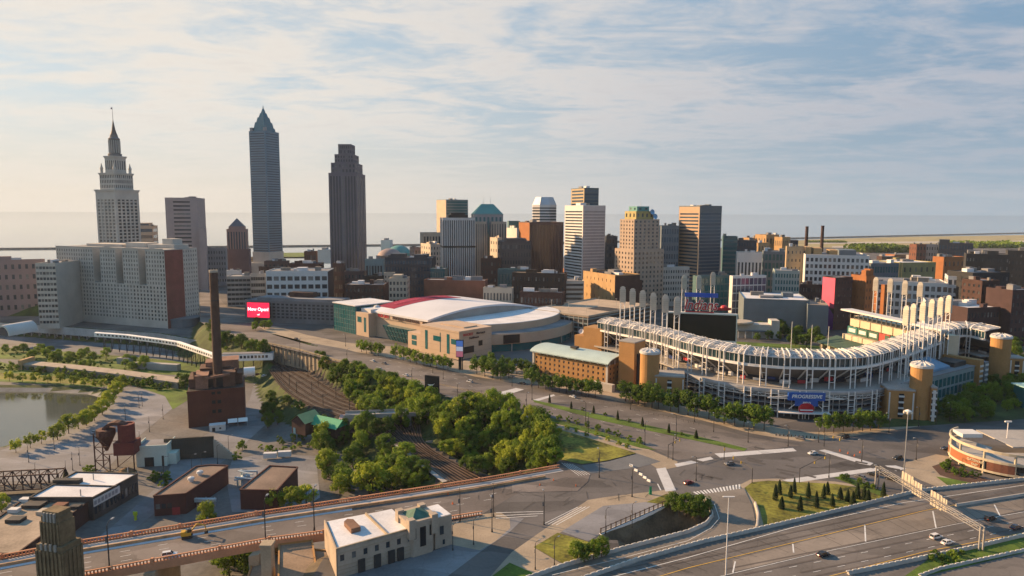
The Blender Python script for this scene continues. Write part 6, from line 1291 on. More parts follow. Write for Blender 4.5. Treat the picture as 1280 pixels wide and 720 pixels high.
def hopper():
    c = W(146, 591, -24); k = c.y/853; root = thing('ore_hopper', 'rusty red hoppers on steel legs with curved conveyor hood', 'hopper', c, R(8)); red = mat('oxide_red', (.15, .035, .03), .85, .25, .2); rst = mat('rust_steel', (.1, .045, .035), .9, .3, .3)
    b = MB(); b.box(-1, 9, 0, 9, 9, 15.5); b.build('bin', red, root); b = MB(); b.lathe((4, 4.5, 15.5), [(4, 0), (4, 9), (3.2, 9), (3.2, 8.5)], 14); b.build('silo', red, root); b = MB(); b.lathe((-6, 4.5, 0), [(.6, 10.5), (4.6, 19), (4.6, 22), (.2, 22.2)], 10); b.build('cone_hopper', rst, root)
    b = MB(); 
    for i in range(8): a0, a1 = math.pi*(.1+.8*i/8), math.pi*(.1+.8*(i+1)/8); b.beam((-1+6*math.cos(a0), 5, 20+5*math.sin(a0)), (-1+6*math.cos(a1), 5, 20+5*math.sin(a1)), 4.5, 1.6)
    b.build('conveyor_hood', rst, root)
    for x, y in ((-10, 0), (-10, 9), (-3, 0), (-3, 9), (8.6, 0), (8.6, 9)): b = MB(); b.beam((x, y, 0), (x, y, 21 if x < -5 else 9.5), .5); b.build('leg', rst, root)
    b = MB()
    for z0, z1 in ((0, 7), (7, 14), (14, 20)): b.beam((-10, 0, z0), (-3, 0, z1), .28); b.beam((-3, 0, z0), (-10, 0, z1), .28)
    for z in (7, 14): b.beam((-10, 0, z), (-3, 0, z), .35); b.beam((-10, 9, z), (-3, 9, z), .35)
    b.beam((-3, 0, 0), (8, 0, 9), .3); b.build('brace', rst, root); b = MB(); b.lathe((4.5, 0, 0), [(5, 0), (1, 2.6)], 9); b.lathe((-3, -2, 0), [(4, 0), (.6, 2)], 9); tag(b.build('scrap_heap', mat('rust_heap', (.2, .12, .06), .95, .4, .5), root), 'orange brown heap of scrap')
    c = W(171, 584, -24); s = thing('depot_building', 'small pale mint flat roofed depot with dark roller door next to the hoppers', 'building', c, R(9)); b = MB(); b.box(0, 15, 0, 14, 0, 10); b.box(15, 19, 2, 9, 0, 6); b.box(-.2, 15.2, -.2, .3, 10, 11.4); b.box(14.8, 15.2, .3, 14, 10, 11.4); b.box(-.2, .2, .3, 14, 10, 11.4); b.build('wall', mat('mint_wall', (.55, .62, .55), .85, .08), s); b = MB(); b.box(.4, 14.6, .5, 13.8, 10, 10.2); b.build('roof', roof_g, s); b = MB(); b.box(4, 8.6, -.1, .05, 0, 5); b.box(12.5, 13.6, -.1, .05, 0, 5.6); b.build('door', dark, s)
    c = W(206, 576, -24); w_ = thing('retaining_wall', 'dark stained concrete wall with tan curved wing beside the depot', 'wall', c, R(12)); b = MB(); b.box(0, 25, 0, 1, 0, 12); b.build('face', mat('soot_shade_wall', (.06, .055, .045), .9, .3, .1), w_); b = MB()
    for i in range(9): a = R(-80+i*9); b.box(25+i*1.2, 26.6+i*1.2, -.6-i*.55+0, .5-i*.55, 0, 10-i*.9)
    b.build('wing', m_tang, w_)
hopper()
def works():
    # long works with white and tan roofs, brick works, pipe, house
    def roofed(name, label, q, z, base, wm, rm, cat='warehouse', win=None):
        p = [W(x, y, z) for x, y in q]; c = p[0]; root = thing(name, label, cat, (c.x, c.y, base)); pp = [(v.x-c.x, v.y-c.y) for v in p]; H = z-base; b = MB(); b.prism(pp, 0, H); b.build('wall', wm, root); n = len(pp); mx, my = sum(x for x, y in pp)/n, sum(y for x, y in pp)/n; b = MB(); b.prism([(mx+(x-mx)*.97, my+(y-my)*.97) for x, y in pp], H, H+.1); b.build('roof', rm, root); b = MB()
        for i in range(n): b.beam(pp[i]+(H+.3,), pp[(i+1) % n]+(H+.3,), .6, .7)
        b.build('parapet', wm, root)
        if win:
            i, cnt, z0, z1 = win; u_, v_ = Vector(pp[i]+(0,)), Vector(pp[(i+1) % n]+(0,)); t = (v_-u_).normalized(); o = Vector((t.y, -t.x, 0)); L_ = (v_-u_).length
            for j in range(cnt): b = MB(); b.obox(u_+t*(L_*(j+.5)/cnt)+o*.05+Vector((0, 0, (z0+z1)/2)), t*(L_/cnt*.28), o*.1, (0, 0, (z1-z0)/2)); b.build('window', G_dark, root)
        return root, pp, H, Vector((c.x, c.y, base))
    dkwall = mat('dark_works_wall', (.07, .065, .06), .9, .3)
    r, pp, H, O = roofed('works_hall', 'long works hall with bright white roof and pale lettered fascia in the valley', [(116, 623), (172, 593), (95, 591), (37, 623)], -14, -24, dkwall, roof_w, win=(0, 12, 2.5, 6.5))
    a, c = Vector(pp[0]+(0,)), Vector(pp[1]+(0,)); t = (c-a).normalized(); o = Vector((t.y, -t.x, 0)); L_ = (c-a).length; b = MB(); b.obox(a+t*(L_*.28)+o*.25+Vector((0, 0, H-2.2)), t*(L_*.28), o*.15, (0, 0, 1.7)); f = b.build('fascia', m_white, r)
    b = MB()
    for i in range(7): b.obox(a+t*(L_*.03+i*L_*.075)+o*.45+Vector((0, 0, H-2.2)), t*.7, o*.05, (0, 0, .9))
    b.build('fascia_panel', m_grey, r)
    b = MB(); m_ = W(85, 604, -14)-O; b.box(m_.x-6, m_.x+6, m_.y-1.5, m_.y+1.5, H, H+2); b.build('rooftop_unit', dark, r); b = MB(); u_, v_ = W(60, 606.5, -14)-O, W(146, 609, -14)-O; b.beam((u_.x, u_.y, H+.4), (v_.x, v_.y, H+.4), .6); b.build('roof_ridge', dkwall, r)
    for px, py in ((117, 600), (101, 620), (160, 592)): b = MB(); q = W(px, py, -14)-O; b.tube((q.x, q.y, H), (q.x, q.y, H+3), .25, n=6); b.build('vent_pipe', steel, r)
    r, pp, H, O = roofed('works_hall', 'low works building with tan gravel roof in front of the white roofed hall', [(20, 694), (112, 627), (30, 625), (-60, 690)], -16, -24, brick_d, roof_t)
    for px, py, w_, m_ in ((20, 652, 3, dark), (44, 633, 4, dark), (18, 640, 2, m_white), (58, 642, 3, m_tang), (76, 634, 2.5, brick), (32, 627, 2, m_white), (95, 636, 2, dark)): b = MB(); q = W(px, py, -16)-O; b.box(q.x-w_, q.x+w_, q.y-w_*.7, q.y+w_*.7, H, H+1.6); b.build('rooftop_unit', m_, r)
    r, pp, H, O = roofed('brick_works', 'dark brick works with long sloping brown roof and white roof vents', [(192, 621), (232, 618), (285, 583), (262, 582), (245, 584)], -15, -24, mat('works_brick', (.085, .035, .03), .9, .2), mat('brown_felt', (.19, .14, .11), .95, .25, .1), cat='factory')
    for px, py in ((239, 602), (250, 594)): q = W(px, py, -15)-O; b = MB(); b.lathe((q.x, q.y, H), [(1, 0), (1, 1), (1.6, 1.2), (1.4, 2.1), (.1, 2.5)], 12); b.build('roof_vent', m_white, r)
    u_, v_ = Vector(pp[0]+(0,)), Vector(pp[1]+(0,)); t_ = (v_-u_).normalized(); b = MB(); b.obox(u_.lerp(v_, .68)+Vector((t_.y, -t_.x, 0))*.08+Vector((0, 0, 1.7)), t_*1.6, Vector((t_.y, -t_.x, 0))*.1, (0, 0, 1.7)); b.build('door', mat('red_door', (.3, .04, .04)), r)
    for f_ in (.12, .3, .48): b = MB(); b.obox(u_.lerp(v_, f_)+Vector((t_.y, -t_.x, 0))*.06+Vector((0, 0, 4.4)), t_*.9, Vector((t_.y, -t_.x, 0))*.08, (0, 0, 1.1)); b.build('window', G_dark, r)
    r2, pp, H, O = roofed('brick_works', 'smaller dark brick works block with flat brown roof near the maples', [(300, 613), (346, 614), (372, 585), (337, 583)], -15, -24, mat('works_brick', (.085, .035, .03)), mat('brown_felt', (.19, .14, .11)), cat='factory')
    c = W(236, 629, -24); p = thing('pipe_run', 'raised pale blue pipe run bending beside the dark brick works', 'pipe', c); b = MB(); bl = mat('pipe_blue', (.38, .45, .48), .5); c2, c3, c4 = W(236, 625, -21)-c, W(244, 616, -19)-c, W(270, 624, -20)-c
    b.tube(c2, c3, .7, n=8); b.tube(W(237, 624, -20)-c, c4, .7, n=8); b.tube(W(237, 627, -21)-c, W(270, 626, -21)-c, .5, n=8); b.build('pipe', bl, p); b = MB()
    for px in (246, 258, 269): q = W(px, 633, -24)-c; b.beam(q, (q.x, q.y, 4.5), .3)
    b.build('support', steel, p)
    c = W(292, 612, -24); p = thing('pipe_cluster', 'cluster of blue grey tanks and pipes between the two brick works', 'pipe', c); b = MB(); rr = random.Random(2)
    for i in range(9): x, y = rr.uniform(0, 8), rr.uniform(0, 10); b.tube((x, y, 0), (x, y, rr.uniform(3, 8)), .5, n=7)
    for i in range(5): z = rr.uniform(3, 7); b.tube((0, rr.uniform(0, 9), z), (9, rr.uniform(0, 9), z), .4, n=7)
    b.build('pipe', bl, p); b = MB(); b.lathe((4, 5, 0), [(2.2, 0), (2.2, 5), (.2, 6)], 12); b.build('tank', bl, p)
    # green-roofed depot house
    c = W(365, 541, -18); r = thing('rail_house', 'brick house with bright green gabled roof by the tracks', 'house', c, R(-30)); gr = mat('bright_green_roof', (.03, .3, .16), .6, .1, .1); gy = mat('yellow_green_roof', (.3, .34, .15), .7, .1, .2); b = MB(); b.box(0, 11, 0, 12, 0, 7.5); b.box(11, 30, 5, 14, 0, 6); b.build('wall', brick_d, r); b = MB(); b.quad((0, 0, 7.5), (11, 0, 7.5), (5.5, 0, 11.4)); b.quad((0, 12, 7.5), (5.5, 12, 11.4), (11, 12, 7.5)); b.build('gable', brick_d, r)
    b = MB(); b.quad((-.6, -.8, 7.2), (5.5, -.8, 11.7), (5.5, 12.8, 11.7), (-.6, 12.8, 7.2)); b.build('roof', gy, r); b = MB(); b.quad((5.5, -.8, 11.7), (11.6, -.8, 7.2), (11.6, 12.8, 7.2), (5.5, 12.8, 11.7)); b.build('roof', gy, r); b = MB(); b.quad((10, 4, 5.8), (31, 4, 5.8), (31, 9.5, 10), (10, 9.5, 10)); b.quad((10, 15, 5.8), (10, 9.5, 10), (31, 9.5, 10), (31, 15, 5.8)); b.quad((30.4, 4.4, 6), (30.4, 14.6, 6), (30.4, 9.5, 9.8)); b.build('roof', gr, r); b = MB(); b.box(1.2, 3, -.1, .05, 0, 3.4); b.build('door', mat('blue_door', (.1, .25, .35)), r)
    for i, (x, y) in enumerate(((338, 574), (356, 572))): c = W(x, y, -24); b = MB(); b.box(-3.4, 3.4, -1.3, 1.3, .9, 3.7); o = b.build('container', m_white); o.location = c; o.rotation_euler = (0, 0, R(8)); tag(o, 'white box trailer at the yard edge, %s from the brick house' % ORD[1-i], 'trailer'); b = MB()
    # white tank and ledge
    c = W(312, 470, -16); t = thing('storage_dome', 'white rounded storage tank on the ledge above the boiler house', 'tank', c, R(20)); b = MB(); n = 14
    b.tube((-4, 0, 3.4), (4, 0, 3.4), 3.6, n=18); b.lathe((0, 0, 0), [(0, 0)], 3) if False else None; o = b.build('shell', white, t, smooth=False); b = MB(); b.box(-3.4, -2, -3, 3, 0, 1.2); b.box(2, 3.4, -3, 3, 0, 1.2); b.build('saddle', conc, t)
    # truss bridge at the far corner
    a, c = W(-40, 616, -21), W(74, 610, -21); d = c-a; r = thing('truss_bridge', 'rusty brown steel truss bridge at the water side', 'bridge', a, math.atan2(d.y, d.x)); L_ = d.length; rb = mat('truss_brown', (.07, .035, .03), .8); b = MB(); n = 10
    for y in (0, 7):
        for z in (0, 7): b.beam((0, y, z if z == 0 else 7), (L_, y, z if z == 0 else 7), .5)
        for i in range(n+1): b.beam((i*L_/n, y, 0), (i*L_/n, y, 7), .35)
        for i in range(n): b.beam((i*L_/n, y, 0 if i % 2 else 7), ((i+1)*L_/n, y, 7 if i % 2 else 0), .35)
    for i in range(n+1): b.beam((i*L_/n, 0, 7), (i*L_/n, 7, 7), .3)
    b.build('truss', rb, r); b = MB(); b.box(0, L_, .3, 6.7, -.4, .1); b.build('deck', dark, r)
works()
# ------------------------------------------------------------------ railway
def railway():
    sl = MB(); ra = []
    mids = [[(337+i*1.5, 462-i*2.4), (357+i*5.7, 487-i*3.3), (388+i*8.6, 506-i*1.7), (434+i*11.4, 524-i*1.), (499+i*4.4, 556-i*.1), (561+i*4.3, 600-i*1.2), (600+i*5, 622-i*1.2)] for i in range(8)]
    rail_m = mat('rail_steel', (.14, .1, .08), .5, .2, metal=.3)
    for i, m in enumerate(mids):
        p = [W(x, y, -15) for x, y in m]; p = resample(smooth_path(p, 6), 2.4); root = thing('railway_track', 'single railway track with rusty rails, %s counting from the green roofed house' % ORD[i], 'railway track', p[0], 0, 'parallel railway tracks in the cutting'); O = p[0]
        for s in (-.75, .75):
            b = MB(); b.sweep([q-O for q in p], [(s-.09, .2), (s+.09, .2), (s+.09, .42), (s-.09, .42)], True); b.build('rail', rail_m, root)
        b = MB()
        for j in range(0, len(p)-1): o, t = out_at(p, j); c = p[j]-O; b.obox(c+Vector((0, 0, .1)), o*1.3, t*.16, (0, 0, .12)); c2 = (p[j]+p[j+1])/2-O; b.obox(c2+Vector((0, 0, .1)), o*1.3, t*.16, (0, 0, .12))
        b.build('sleeper_slats', mat('sleeper', (.055, .042, .036), .95), root)
    for i, (x, y) in enumerate(((352, 470), (371, 492), (342, 458), (447, 520), (434, 530), (360, 452), (385, 470), (515, 572), (538, 590), (362, 482), (378, 462), (398, 484), (404, 508), (420, 498), (348, 452), (356, 462), (437, 512), (390, 492))):
        c = W(x, y, -15); b = MB(); b.beam((0, 0, 0), (0, 0, 8.5), .3); b.beam((0, 0, 7.6), (4, 2, 7.8), .2); b.beam((0, 0, 6.4), (3.2, 1.6, 7.6), .14); tag(b.build('catenary_mast', dark, None, (c.x, c.y, -15)), 'dark catenary mast beside the railway tracks', 'mast', 'dark catenary masts along the tracks')
    a, c = W(430, 522, -8), W(546, 513, -6); fa = W(430, 518, -8); r = thing('footbridge', 'narrow concrete overbridge with a pink abutment across the tracks', 'bridge', a, math.atan2((c-a).y, (c-a).x)); L_ = (c-a).length; b = MB(); b.box(0, L_+14, 0, 9, -1, 0); b.build('deck', conc, r); b = MB(); b.box(0, L_+14, 0, .4, 0, 1.4); b.box(0, L_+14, 8.6, 9, 0, 1.4); b.build('parapet', conc, r); b = MB(); b.box(-3, 5, -.6, 9.6, -9, -.9); b.build('abutment', mat('pink_abutment', (.4, .27, .25), .9, .2), r); b = MB(); b.box(L_*.68, L_*.72, .5, 8.5, -9, -1); b.box(L_*.98, L_*1.02, .5, 8.5, -9, -1); b.build('pier', conc_d, r); b = MB(); b.box(L_*1.0, L_*1.04+12, -.6, 9.6, -9, -1.02); b.build('abutment', tan, r)
    pts = [W(x, y, -14) for x, y in ((335, 441), (375, 448), (420, 463), (455, 480))]; b = MB(); up = [W(x, y, -1) for x, y in ((312, 426), (375, 439), (420, 452), (455, 460))]
    root = thing('retaining_wall', 'long tan panelled retaining wall under the avenue edge above the tracks', 'wall', up[0]); O = up[0]
    b = MB(); b.sweep([p-O for p in up], [(.4, -14), (1.0, -14), (1.0, 2.2), (.4, 2.2)], True); b.build('face', mat('tan_wall', (.3, .25, .18), .9, .25, .1), root); b = MB()
    for p in resample(up, 6): q = p-O; b.beam(q+Vector((-.8, -1.2, -12)), q+Vector((-.8, -1.2, 1.5)), .5)
    b.build('pilaster', conc_d, root)
railway()
def walkway():
    pts = [W(x, y, -9) for x, y in ((120, 420), (160, 423), (205, 429), (224, 432), (264, 446), (280, 452))]; O = pts[0]; root = thing('enclosed_walkway', 'white enclosed walkway with dark square windows stepping across the valley', 'walkway', O); b = MB(); p = [q-O for q in pts]; b.sweep(p, [(-2, -.2), (2, -.2), (2, 3.4), (0, 4.1), (-2, 3.4)], True); b.build('gallery', white, root)
    q = resample(pts, 4.6)
    for i in range(1, len(q)-1): o, t = out_at(q, i); b = MB(); b.obox(q[i]-O+o*2.02+Vector((0, 0, 1.9)), t*1.2, o*.06, (0, 0, .75)); b.build('window', G_dark, root)
    b = MB()
    for k in range(2, len(q), 2): c = q[k]-O; b.beam(c+Vector((0, 0, -14)), c, .5); b.beam(c+Vector((0, 0, -14)), c+Vector((4, -1, 0)), .3)
    b.build('trestle', dark, root)
    a, c = W(277, 452, -9), W(341, 450, -9); d = c-a; r = thing('enclosed_walkway', 'white box gallery with a row of square windows over the tracks', 'walkway', a, math.atan2(d.y, d.x)); w = d.length; b = MB(); b.box(0, w, 0, 7, 0, 5.6); b.build('gallery', white, r); b = MB(); b.box(-.2, w+.2, -.2, 7.2, 5.6, 5.9); b.build('roof', roof_g, r)
    for i in range(8): x = w*(.38+.5*i/7); b = MB(); b.box(x-.95, x+.95, -.08, .05, 2.0, 4.2); b.build('window', G_dark, r)
    b = MB()
    for k in range(6): b.beam((w*k/5, 3.5, -12), (w*k/5, 3.5, 0), .6)
    b.build('trestle', dark, r)
    # old viaduct wall in front of the stone block
    pts = [W(x, y, -12) for x, y in ((-260, 393), (-90, 398), (27, 406), (125, 413), (200, 418), (262, 429))]; O = pts[0]; r = thing('street_viaduct', 'grey street viaduct with pale parapet in front of the broad stone block', 'bridge', O); b = MB(); b.sweep([p-O for p in pts], [(-.6, -12), (.2, -12), (.2, -7), (1.4, -7), (1.4, 1), (.9, 1), (.9, 0), (-.6, 0)], True); b.build('wall', mat('viaduct_concrete', (.4, .4, .39), .9, .3, .06), r); q = resample(pts, 11)
    for i in range(1, len(q)): c = q[i]-O; o, t = out_at(q, i); b = MB(); b.obox(c+o*1.6+Vector((0, 0, -9.4)), t*.7, o*.6, (0, 0, 2.7)); b.build('pier', conc_d, r)
    b = MB()
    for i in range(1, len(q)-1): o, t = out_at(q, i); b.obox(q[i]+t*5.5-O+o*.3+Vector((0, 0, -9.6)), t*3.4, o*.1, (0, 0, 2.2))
    b.build('viaduct_shade', black, r)  # flat black panels paint the shade beneath the viaduct edge
    pts = [W(x, y, -19) for x, y in ((34, 453), (90, 458), (160, 466), (230, 476))]; O = pts[0]; r = thing('old_viaduct', 'abandoned low concrete viaduct with tan roadway beside the trees', 'bridge', O); b = MB(); b.sweep([p-O for p in pts], [(-6, -1.4), (6, -1.4), (6, 0), (-6, 0)], True); b.build('deck', mat('tan_roadway', (.34, .28, .22), .9, .2), r); b = MB(); b.sweep([p-O for p in pts], [(5.2, -6), (5.8, -6), (5.8, -1.5), (5.2, -1.5)], True); b.build('wall', conc_d, r); b = MB(); b.box(-2, 1, -8, 8, -5, 3.5); b.build('end_pier', tan, r)
    for i, (x, y, w) in enumerate(((146, 455, 8), (168, 461, 26))): c = W(x, y, -24); r = thing('ruined_wall', ('small square concrete ruin among shrubs behind the old viaduct', 'long pale broken concrete wall behind the old viaduct')[i], 'ruin', c, R(-12)); b = MB(); b.box(0, w*1.6, 0, 5, 0, 5.5); b.build('wall', conc, r); b = MB()
    c = W(0, 0, 0)
walkway()
# ------------------------------------------------------------------ highway furniture
def barrier(pts, z, label, h=1.05, w=.5, m=None, caps=True):
    p = resample([W(x, y, z) for x, y in pts], 2.4); O = p[0]; root = thing('concrete_barrier', label, 'barrier', O); b = MB(); b.sweep([q-O for q in p], [(-w, -1.2), (w, -1.2), (w, .25), (w*.45, h), (-w*.45, h), (-w, .25)], True); b.build('wall', m or mat('barrier_concrete', (.4, .37, .33), .85, .15, .2), root)
    if caps:
        b = MB()
        for i in range(0, len(p)-1): c = p[i]-O; o, t = out_at(p, i); b.obox(c+Vector((0, 0, h+.12)), t*.75, o*.16, (0, 0, .13))
        b.sweep([q-O for q in p], [(-.1, h-.03), (.1, h-.03), (.1, h+.06), (-.1, h+.06)], True)
        b.build('cap_lattice', mat('cap_white', (.6, .57, .52), .7), root)
barrier([(660, 724), (705, 708), (775, 688), (860, 666), (882, 656), (891, 645), (886, 630), (876, 620)], .3, 'curved concrete barrier on the outer side of the off ramp')
barrier([(725, 726), (800, 700), (880, 678), (945, 663.5), (1057, 637), (1149, 614.5), (1280, 600), (1500, 571)], HZ, 'long concrete barrier between the off ramp, lawn and highway')
barrier([(1060, 718), (1120, 706), (1217, 685.5), (1280, 670.5), (1420, 638)], HZ, 'concrete barrier along the near shoulder of the highway')
barrier([(1150, 722), (1175, 713), (1280, 690), (1420, 660)], .3, 'concrete barrier of the lowest ramp at the picture corner'.replace('at the picture corner', 'below the grass verge'))
barrier([(1195, 633), (1280, 619.5), (1420, 596)], HZ, 'median barrier dividing the two carriageways', caps=False)
barrier([(944, 630), (948, 645), (946, 661)], .1, 'low curved retaining wall edging the conifer lawn', caps=False)
def overpass():
    a, c = W(750, 668), W(833, 631.5); d = c-a; r = thing('ramp_overpass', 'short overpass girder with dark railing above the sunken ramp', 'bridge', a, math.atan2(d.y, d.x)); L_ = d.length; b = MB(); b.box(0, L_, -.6, .4, -1.9, .25); b.build('girder', white, r); b = MB(); b.box(0, L_, -.3, -.1, .25, .5); b.box(0, L_, -.3, -.1, 2.0, 2.2)
    for i in range(15): x = i*(L_-.3)/14; b.box(x, x+.3, -.35, -.05, .25, 2.4)
    b.build('railing', mat('rail_brown', (.07, .05, .04), .6), r); b = MB()
    for f in (.3, .55, .8): b.box(L_*f, L_*f+.9, -.4, .4, -9, -1.9)
    b.build('pier', conc_d, r); b = MB(); b.box(0, L_, 3, 3.5, -9.5, -.05); b.build('back_wall', mat('soot_shade_wall', (.06, .055, .045)), r)  # near-black back wall paints the shade of the opening under the deck
overpass()
def gantry():
    a, c = W(1096, 608), W(1226, 688, HZ); zt = V(1226, 661, c.y).z; a.z = 0; za = V(1097, 604, a.y).z
    r = thing('sign_gantry', 'steel lattice sign gantry spanning the highway with blank pale sign backs', 'gantry', c); a = a-c; p0, p1 = Vector((a.x, a.y, zt)), Vector((0, 0, zt)); b = MB(); side = (p1-p0).cross(Vector((0, 0, 1))).normalized()*.7; n = 26
    for s in (-1, 1):
        for z in (0, -1.5): b.beam(p0+side*s+Vector((0, 0, z)), p1+side*s+Vector((0, 0, z)), .17)
        for i in range(n): q0, q1 = p0.lerp(p1, i/n)+side*s, p0.lerp(p1, (i+1)/n)+side*s; b.beam(q0+Vector((0, 0, 0 if i % 2 else -1.5)), q1+Vector((0, 0, -1.5 if i % 2 else 0)), .1)
    for i in range(n): q0, q1 = p0.lerp(p1, i/n), p0.lerp(p1, (i+1)/n); b.beam(q0+side, q1-side, .13)
    b.build('truss', mat('galvanised', (.33, .32, .31), .5, .1, metal=.3), r)
    for s in (-1, 1): b = MB(); b.beam(side*s+Vector((0, 0, -.6)), side*s+Vector((0, 0, zt)), .45); b.build('post', mat('galvanised', (.33, .32, .31), .5, .1, metal=.3), r); b = MB(); b.beam(p0+side*s-Vector((0, 0, zt)), p0+side*s, .45); b.build('post', mat('galvanised', (.33, .32, .31), .5, .1, metal=.3), r)
    dn = (p1-p0).normalized(); nn = side.normalized(); sg = mat('sign_back', (.44, .38, .3), .7, .1)
    for t, w, h, dz in ((.30, 3.2, 2.4, 1.2), (.40, 2.6, 2.6, 0), (.585, 2.8, 2.7, -.1), (.645, 2.1, 2.2, 0)):
        b = MB(); b.obox(p0.lerp(p1, t)+nn*-1.0+Vector((0, 0, dz-.6)), dn*w, nn*.12, (0, 0, h)); b.build('sign_back', sg, r); b = MB()
        for k in (-.6, 0, .6): b.obox(p0.lerp(p1, t)+nn*-.82+dn*(w*k)+Vector((0, 0, dz-.6)), dn*.1, nn*.08, (0, 0, h*1.05))
        b.build('sign_rib', steel, r)
gantry()
def mast_light():
    c = W(1128, 619); zt = V(1132.5, 514, c.y).z; r = thing('mast_light', 'very tall steel mast light standing at the highway edge', 'street lamp', c); b = MB(); b.tube((0, 0, 0), (0, 0, zt), .27, .14, 10); b.build('pole', steel, r); b = MB(); b.lathe((0, 0, zt), [(.3, -.4), (1.1, -.3), (1.2, .2), (.3, .6)], 12); b.build('ring', pale, r)
    for k in range(6): a = k*math.pi/3; b = MB(); b.lathe((1.4*math.cos(a), 1.4*math.sin(a), zt-.4), [(.55, -.4), (.5, .1), (.2, .4)], 8); b.build('lamp', mat('lamp_glass', (.45, .42, .36)), r)
mast_light()
# street lamps, one kind, copied
def lamp_proto():
    r = thing('street_lamp', 'x', 'street lamp'); b = MB(); b.tube((0, 0, 0), (0, 0, 9), .14, .09, 8); b.tube((0, 0, 0), (0, 0, .9), .26, .2, 8); b.build('pole', dark, r); b = MB(); b.tube((0, 0, 9), (.7, 0, 9.5), .07, n=6); b.tube((.7, 0, 9.5), (1.7, 0, 9.6), .07, n=6); b.build('arm', dark, r); b = MB(); b.box(1.4, 2.3, -.2, .2, 9.45, 9.65); b.build('lamp_head', steel, r); b = MB(); b.box(-.02, .02, .14, .5, 5.6, 6.8); b.build('banner', mat('lamp_banner', (.12, .12, .13), .8), r); return source(r)
LP = lamp_proto(); first_lamp = True
def lamps(pts, z, where, hs=1.0, rot=0, banner=True):
    global first_lamp
    for i, (x, y) in enumerate(pts):
        p = W(x, y, z); lb = 'dark street lamp %s, %s from the %s' % (where[0], ORD[i], where[1])
        if first_lamp: LP.location = p; LP.rotation_euler = (0, 0, rot); LP['label'] = lb; LP['group'] = 'dark street lamps '+where[0]; LP.scale = (hs,)*3; first_lamp = False
        else: dup(LP, p, rot, hs, lb, 'dark street lamps '+where[0])
lamps([(375, 440), (434, 455), (515, 482), (572, 503), (610, 511), (658, 516), (735, 545), (806, 556), (841, 575)], 0, ('along the railway side of the avenue', 'glass hall'), 1.15, R(60))
lamps([(432, 433), (464, 442), (541, 466), (554, 474), (640, 483), (690, 490), (732, 497), (788, 512), (868, 527), (892, 540), (935, 553)], 0, ('on the ballpark side of the avenue', 'glass hall'), 1.1, R(240))
lamps([(732, 531), (845, 549), (665, 500)], 0, ('in the avenue median and verge', 'crosswalk'), 1.3, R(150))
lamps([(575, 652), (617, 646), (749, 597), (790, 621), (680, 656), (615, 665)], 0, ('round the viaduct junction', 'stone hall'), 1.25, R(100))
lamps([(137, 713), (332, 678), (393, 664)], 0, ('on the viaduct', 'stone pylon'), 1.6, R(90))
lamps([(592, 681), (566, 688), (693, 707), (669, 712), (757, 667), (790, 660)], 0, ('on the plaza', 'stone hall'), .95, R(40))
lamps([(1036, 597), (870, 601), (1077, 577), (1097, 612), (1145, 575), (1023, 553), (985, 558)], 0, ('at the large crossing', 'striped crosswalk'), 1.1, R(200))
lamps([(1111, 541), (1148, 533), (1170, 530), (1187, 527)], 0, ('in the shaded street east of the ballpark', 'drum tower'), 1.1, R(200))
lamps([(36, 578), (45, 602), (83, 600), (91, 588), (100, 582), (68, 562), (157, 525), (174, 510), (178, 508), (187, 540), (204, 524), (175, 560)], -24, ('in the riverside car park', 'truss bridge'), 1.0, R(120))
lamps([(252, 590), (272, 580), (286, 567), (240, 593), (205, 596), (299, 520)], -24, ('along the valley street', 'mint depot'), 1.1, R(20))
p = W(907, 720, .3); zt = V(909, 622, p.y).z; r = thing('tall_lamp', 'tall pale double headed lamp beside the off ramp', 'street lamp', p); b = MB(); b.tube((0, 0, -1), (0, 0, zt), .2, .11, 8); b.build('pole', pale, r)
for s in (-1, 1): b = MB(); b.obox((s*.9, 0, zt), (.9, 0, 0), (0, .2, 0), (0, 0, .1)); b.build('lamp_head', pale, r)
def signal(px, py, z, label, armpx=None, h=6.5):
    p = W(px, py, z); r = thing('traffic_signal', label, 'traffic light', p); b = MB(); b.tube((0, 0, 0), (0, 0, h), .17, .12, 8); b.build('pole', dark, r)
    if armpx:
        q = W(*armpx)-p; q.z = 0; b = MB(); b.tube((0, 0, h-.3), (q.x, q.y, h+.5), .12, .07, 6); b.build('arm', dark, r)
        for f in (.55, .95): b = MB(); c = q*f; b.box(c.x-.22, c.x+.22, c.y-.2, c.y+.2, h-.9, h+.2); o = b.build('signal_head', mat('signal_yellow', (.45, .3, .04), .6), r)
    else: b = MB(); b.box(-.22, .22, -.4, -.12, h-2, h-.9); b.build('signal_head', mat('signal_yellow', (.45, .3, .04)), r)
signal(999, 604, 0, 'traffic signal with long mast arm at the conifer lawn corner', (1032, 589)); signal(940, 604, 0, 'traffic signal pole with yellow heads by the striped crosswalk', (915, 589)); signal(905, 575, 0, 'traffic signal pole standing near the dark car in the crossing'); signal(835, 573, 0, 'traffic signal pole on the corner beside the shrub verge', (850, 566)); signal(1030, 558, 0, 'traffic signal pole at the ballpark corner', (1050, 566)); signal(585, 500, 0, 'traffic signal pole by the pale crosswalk of the avenue')
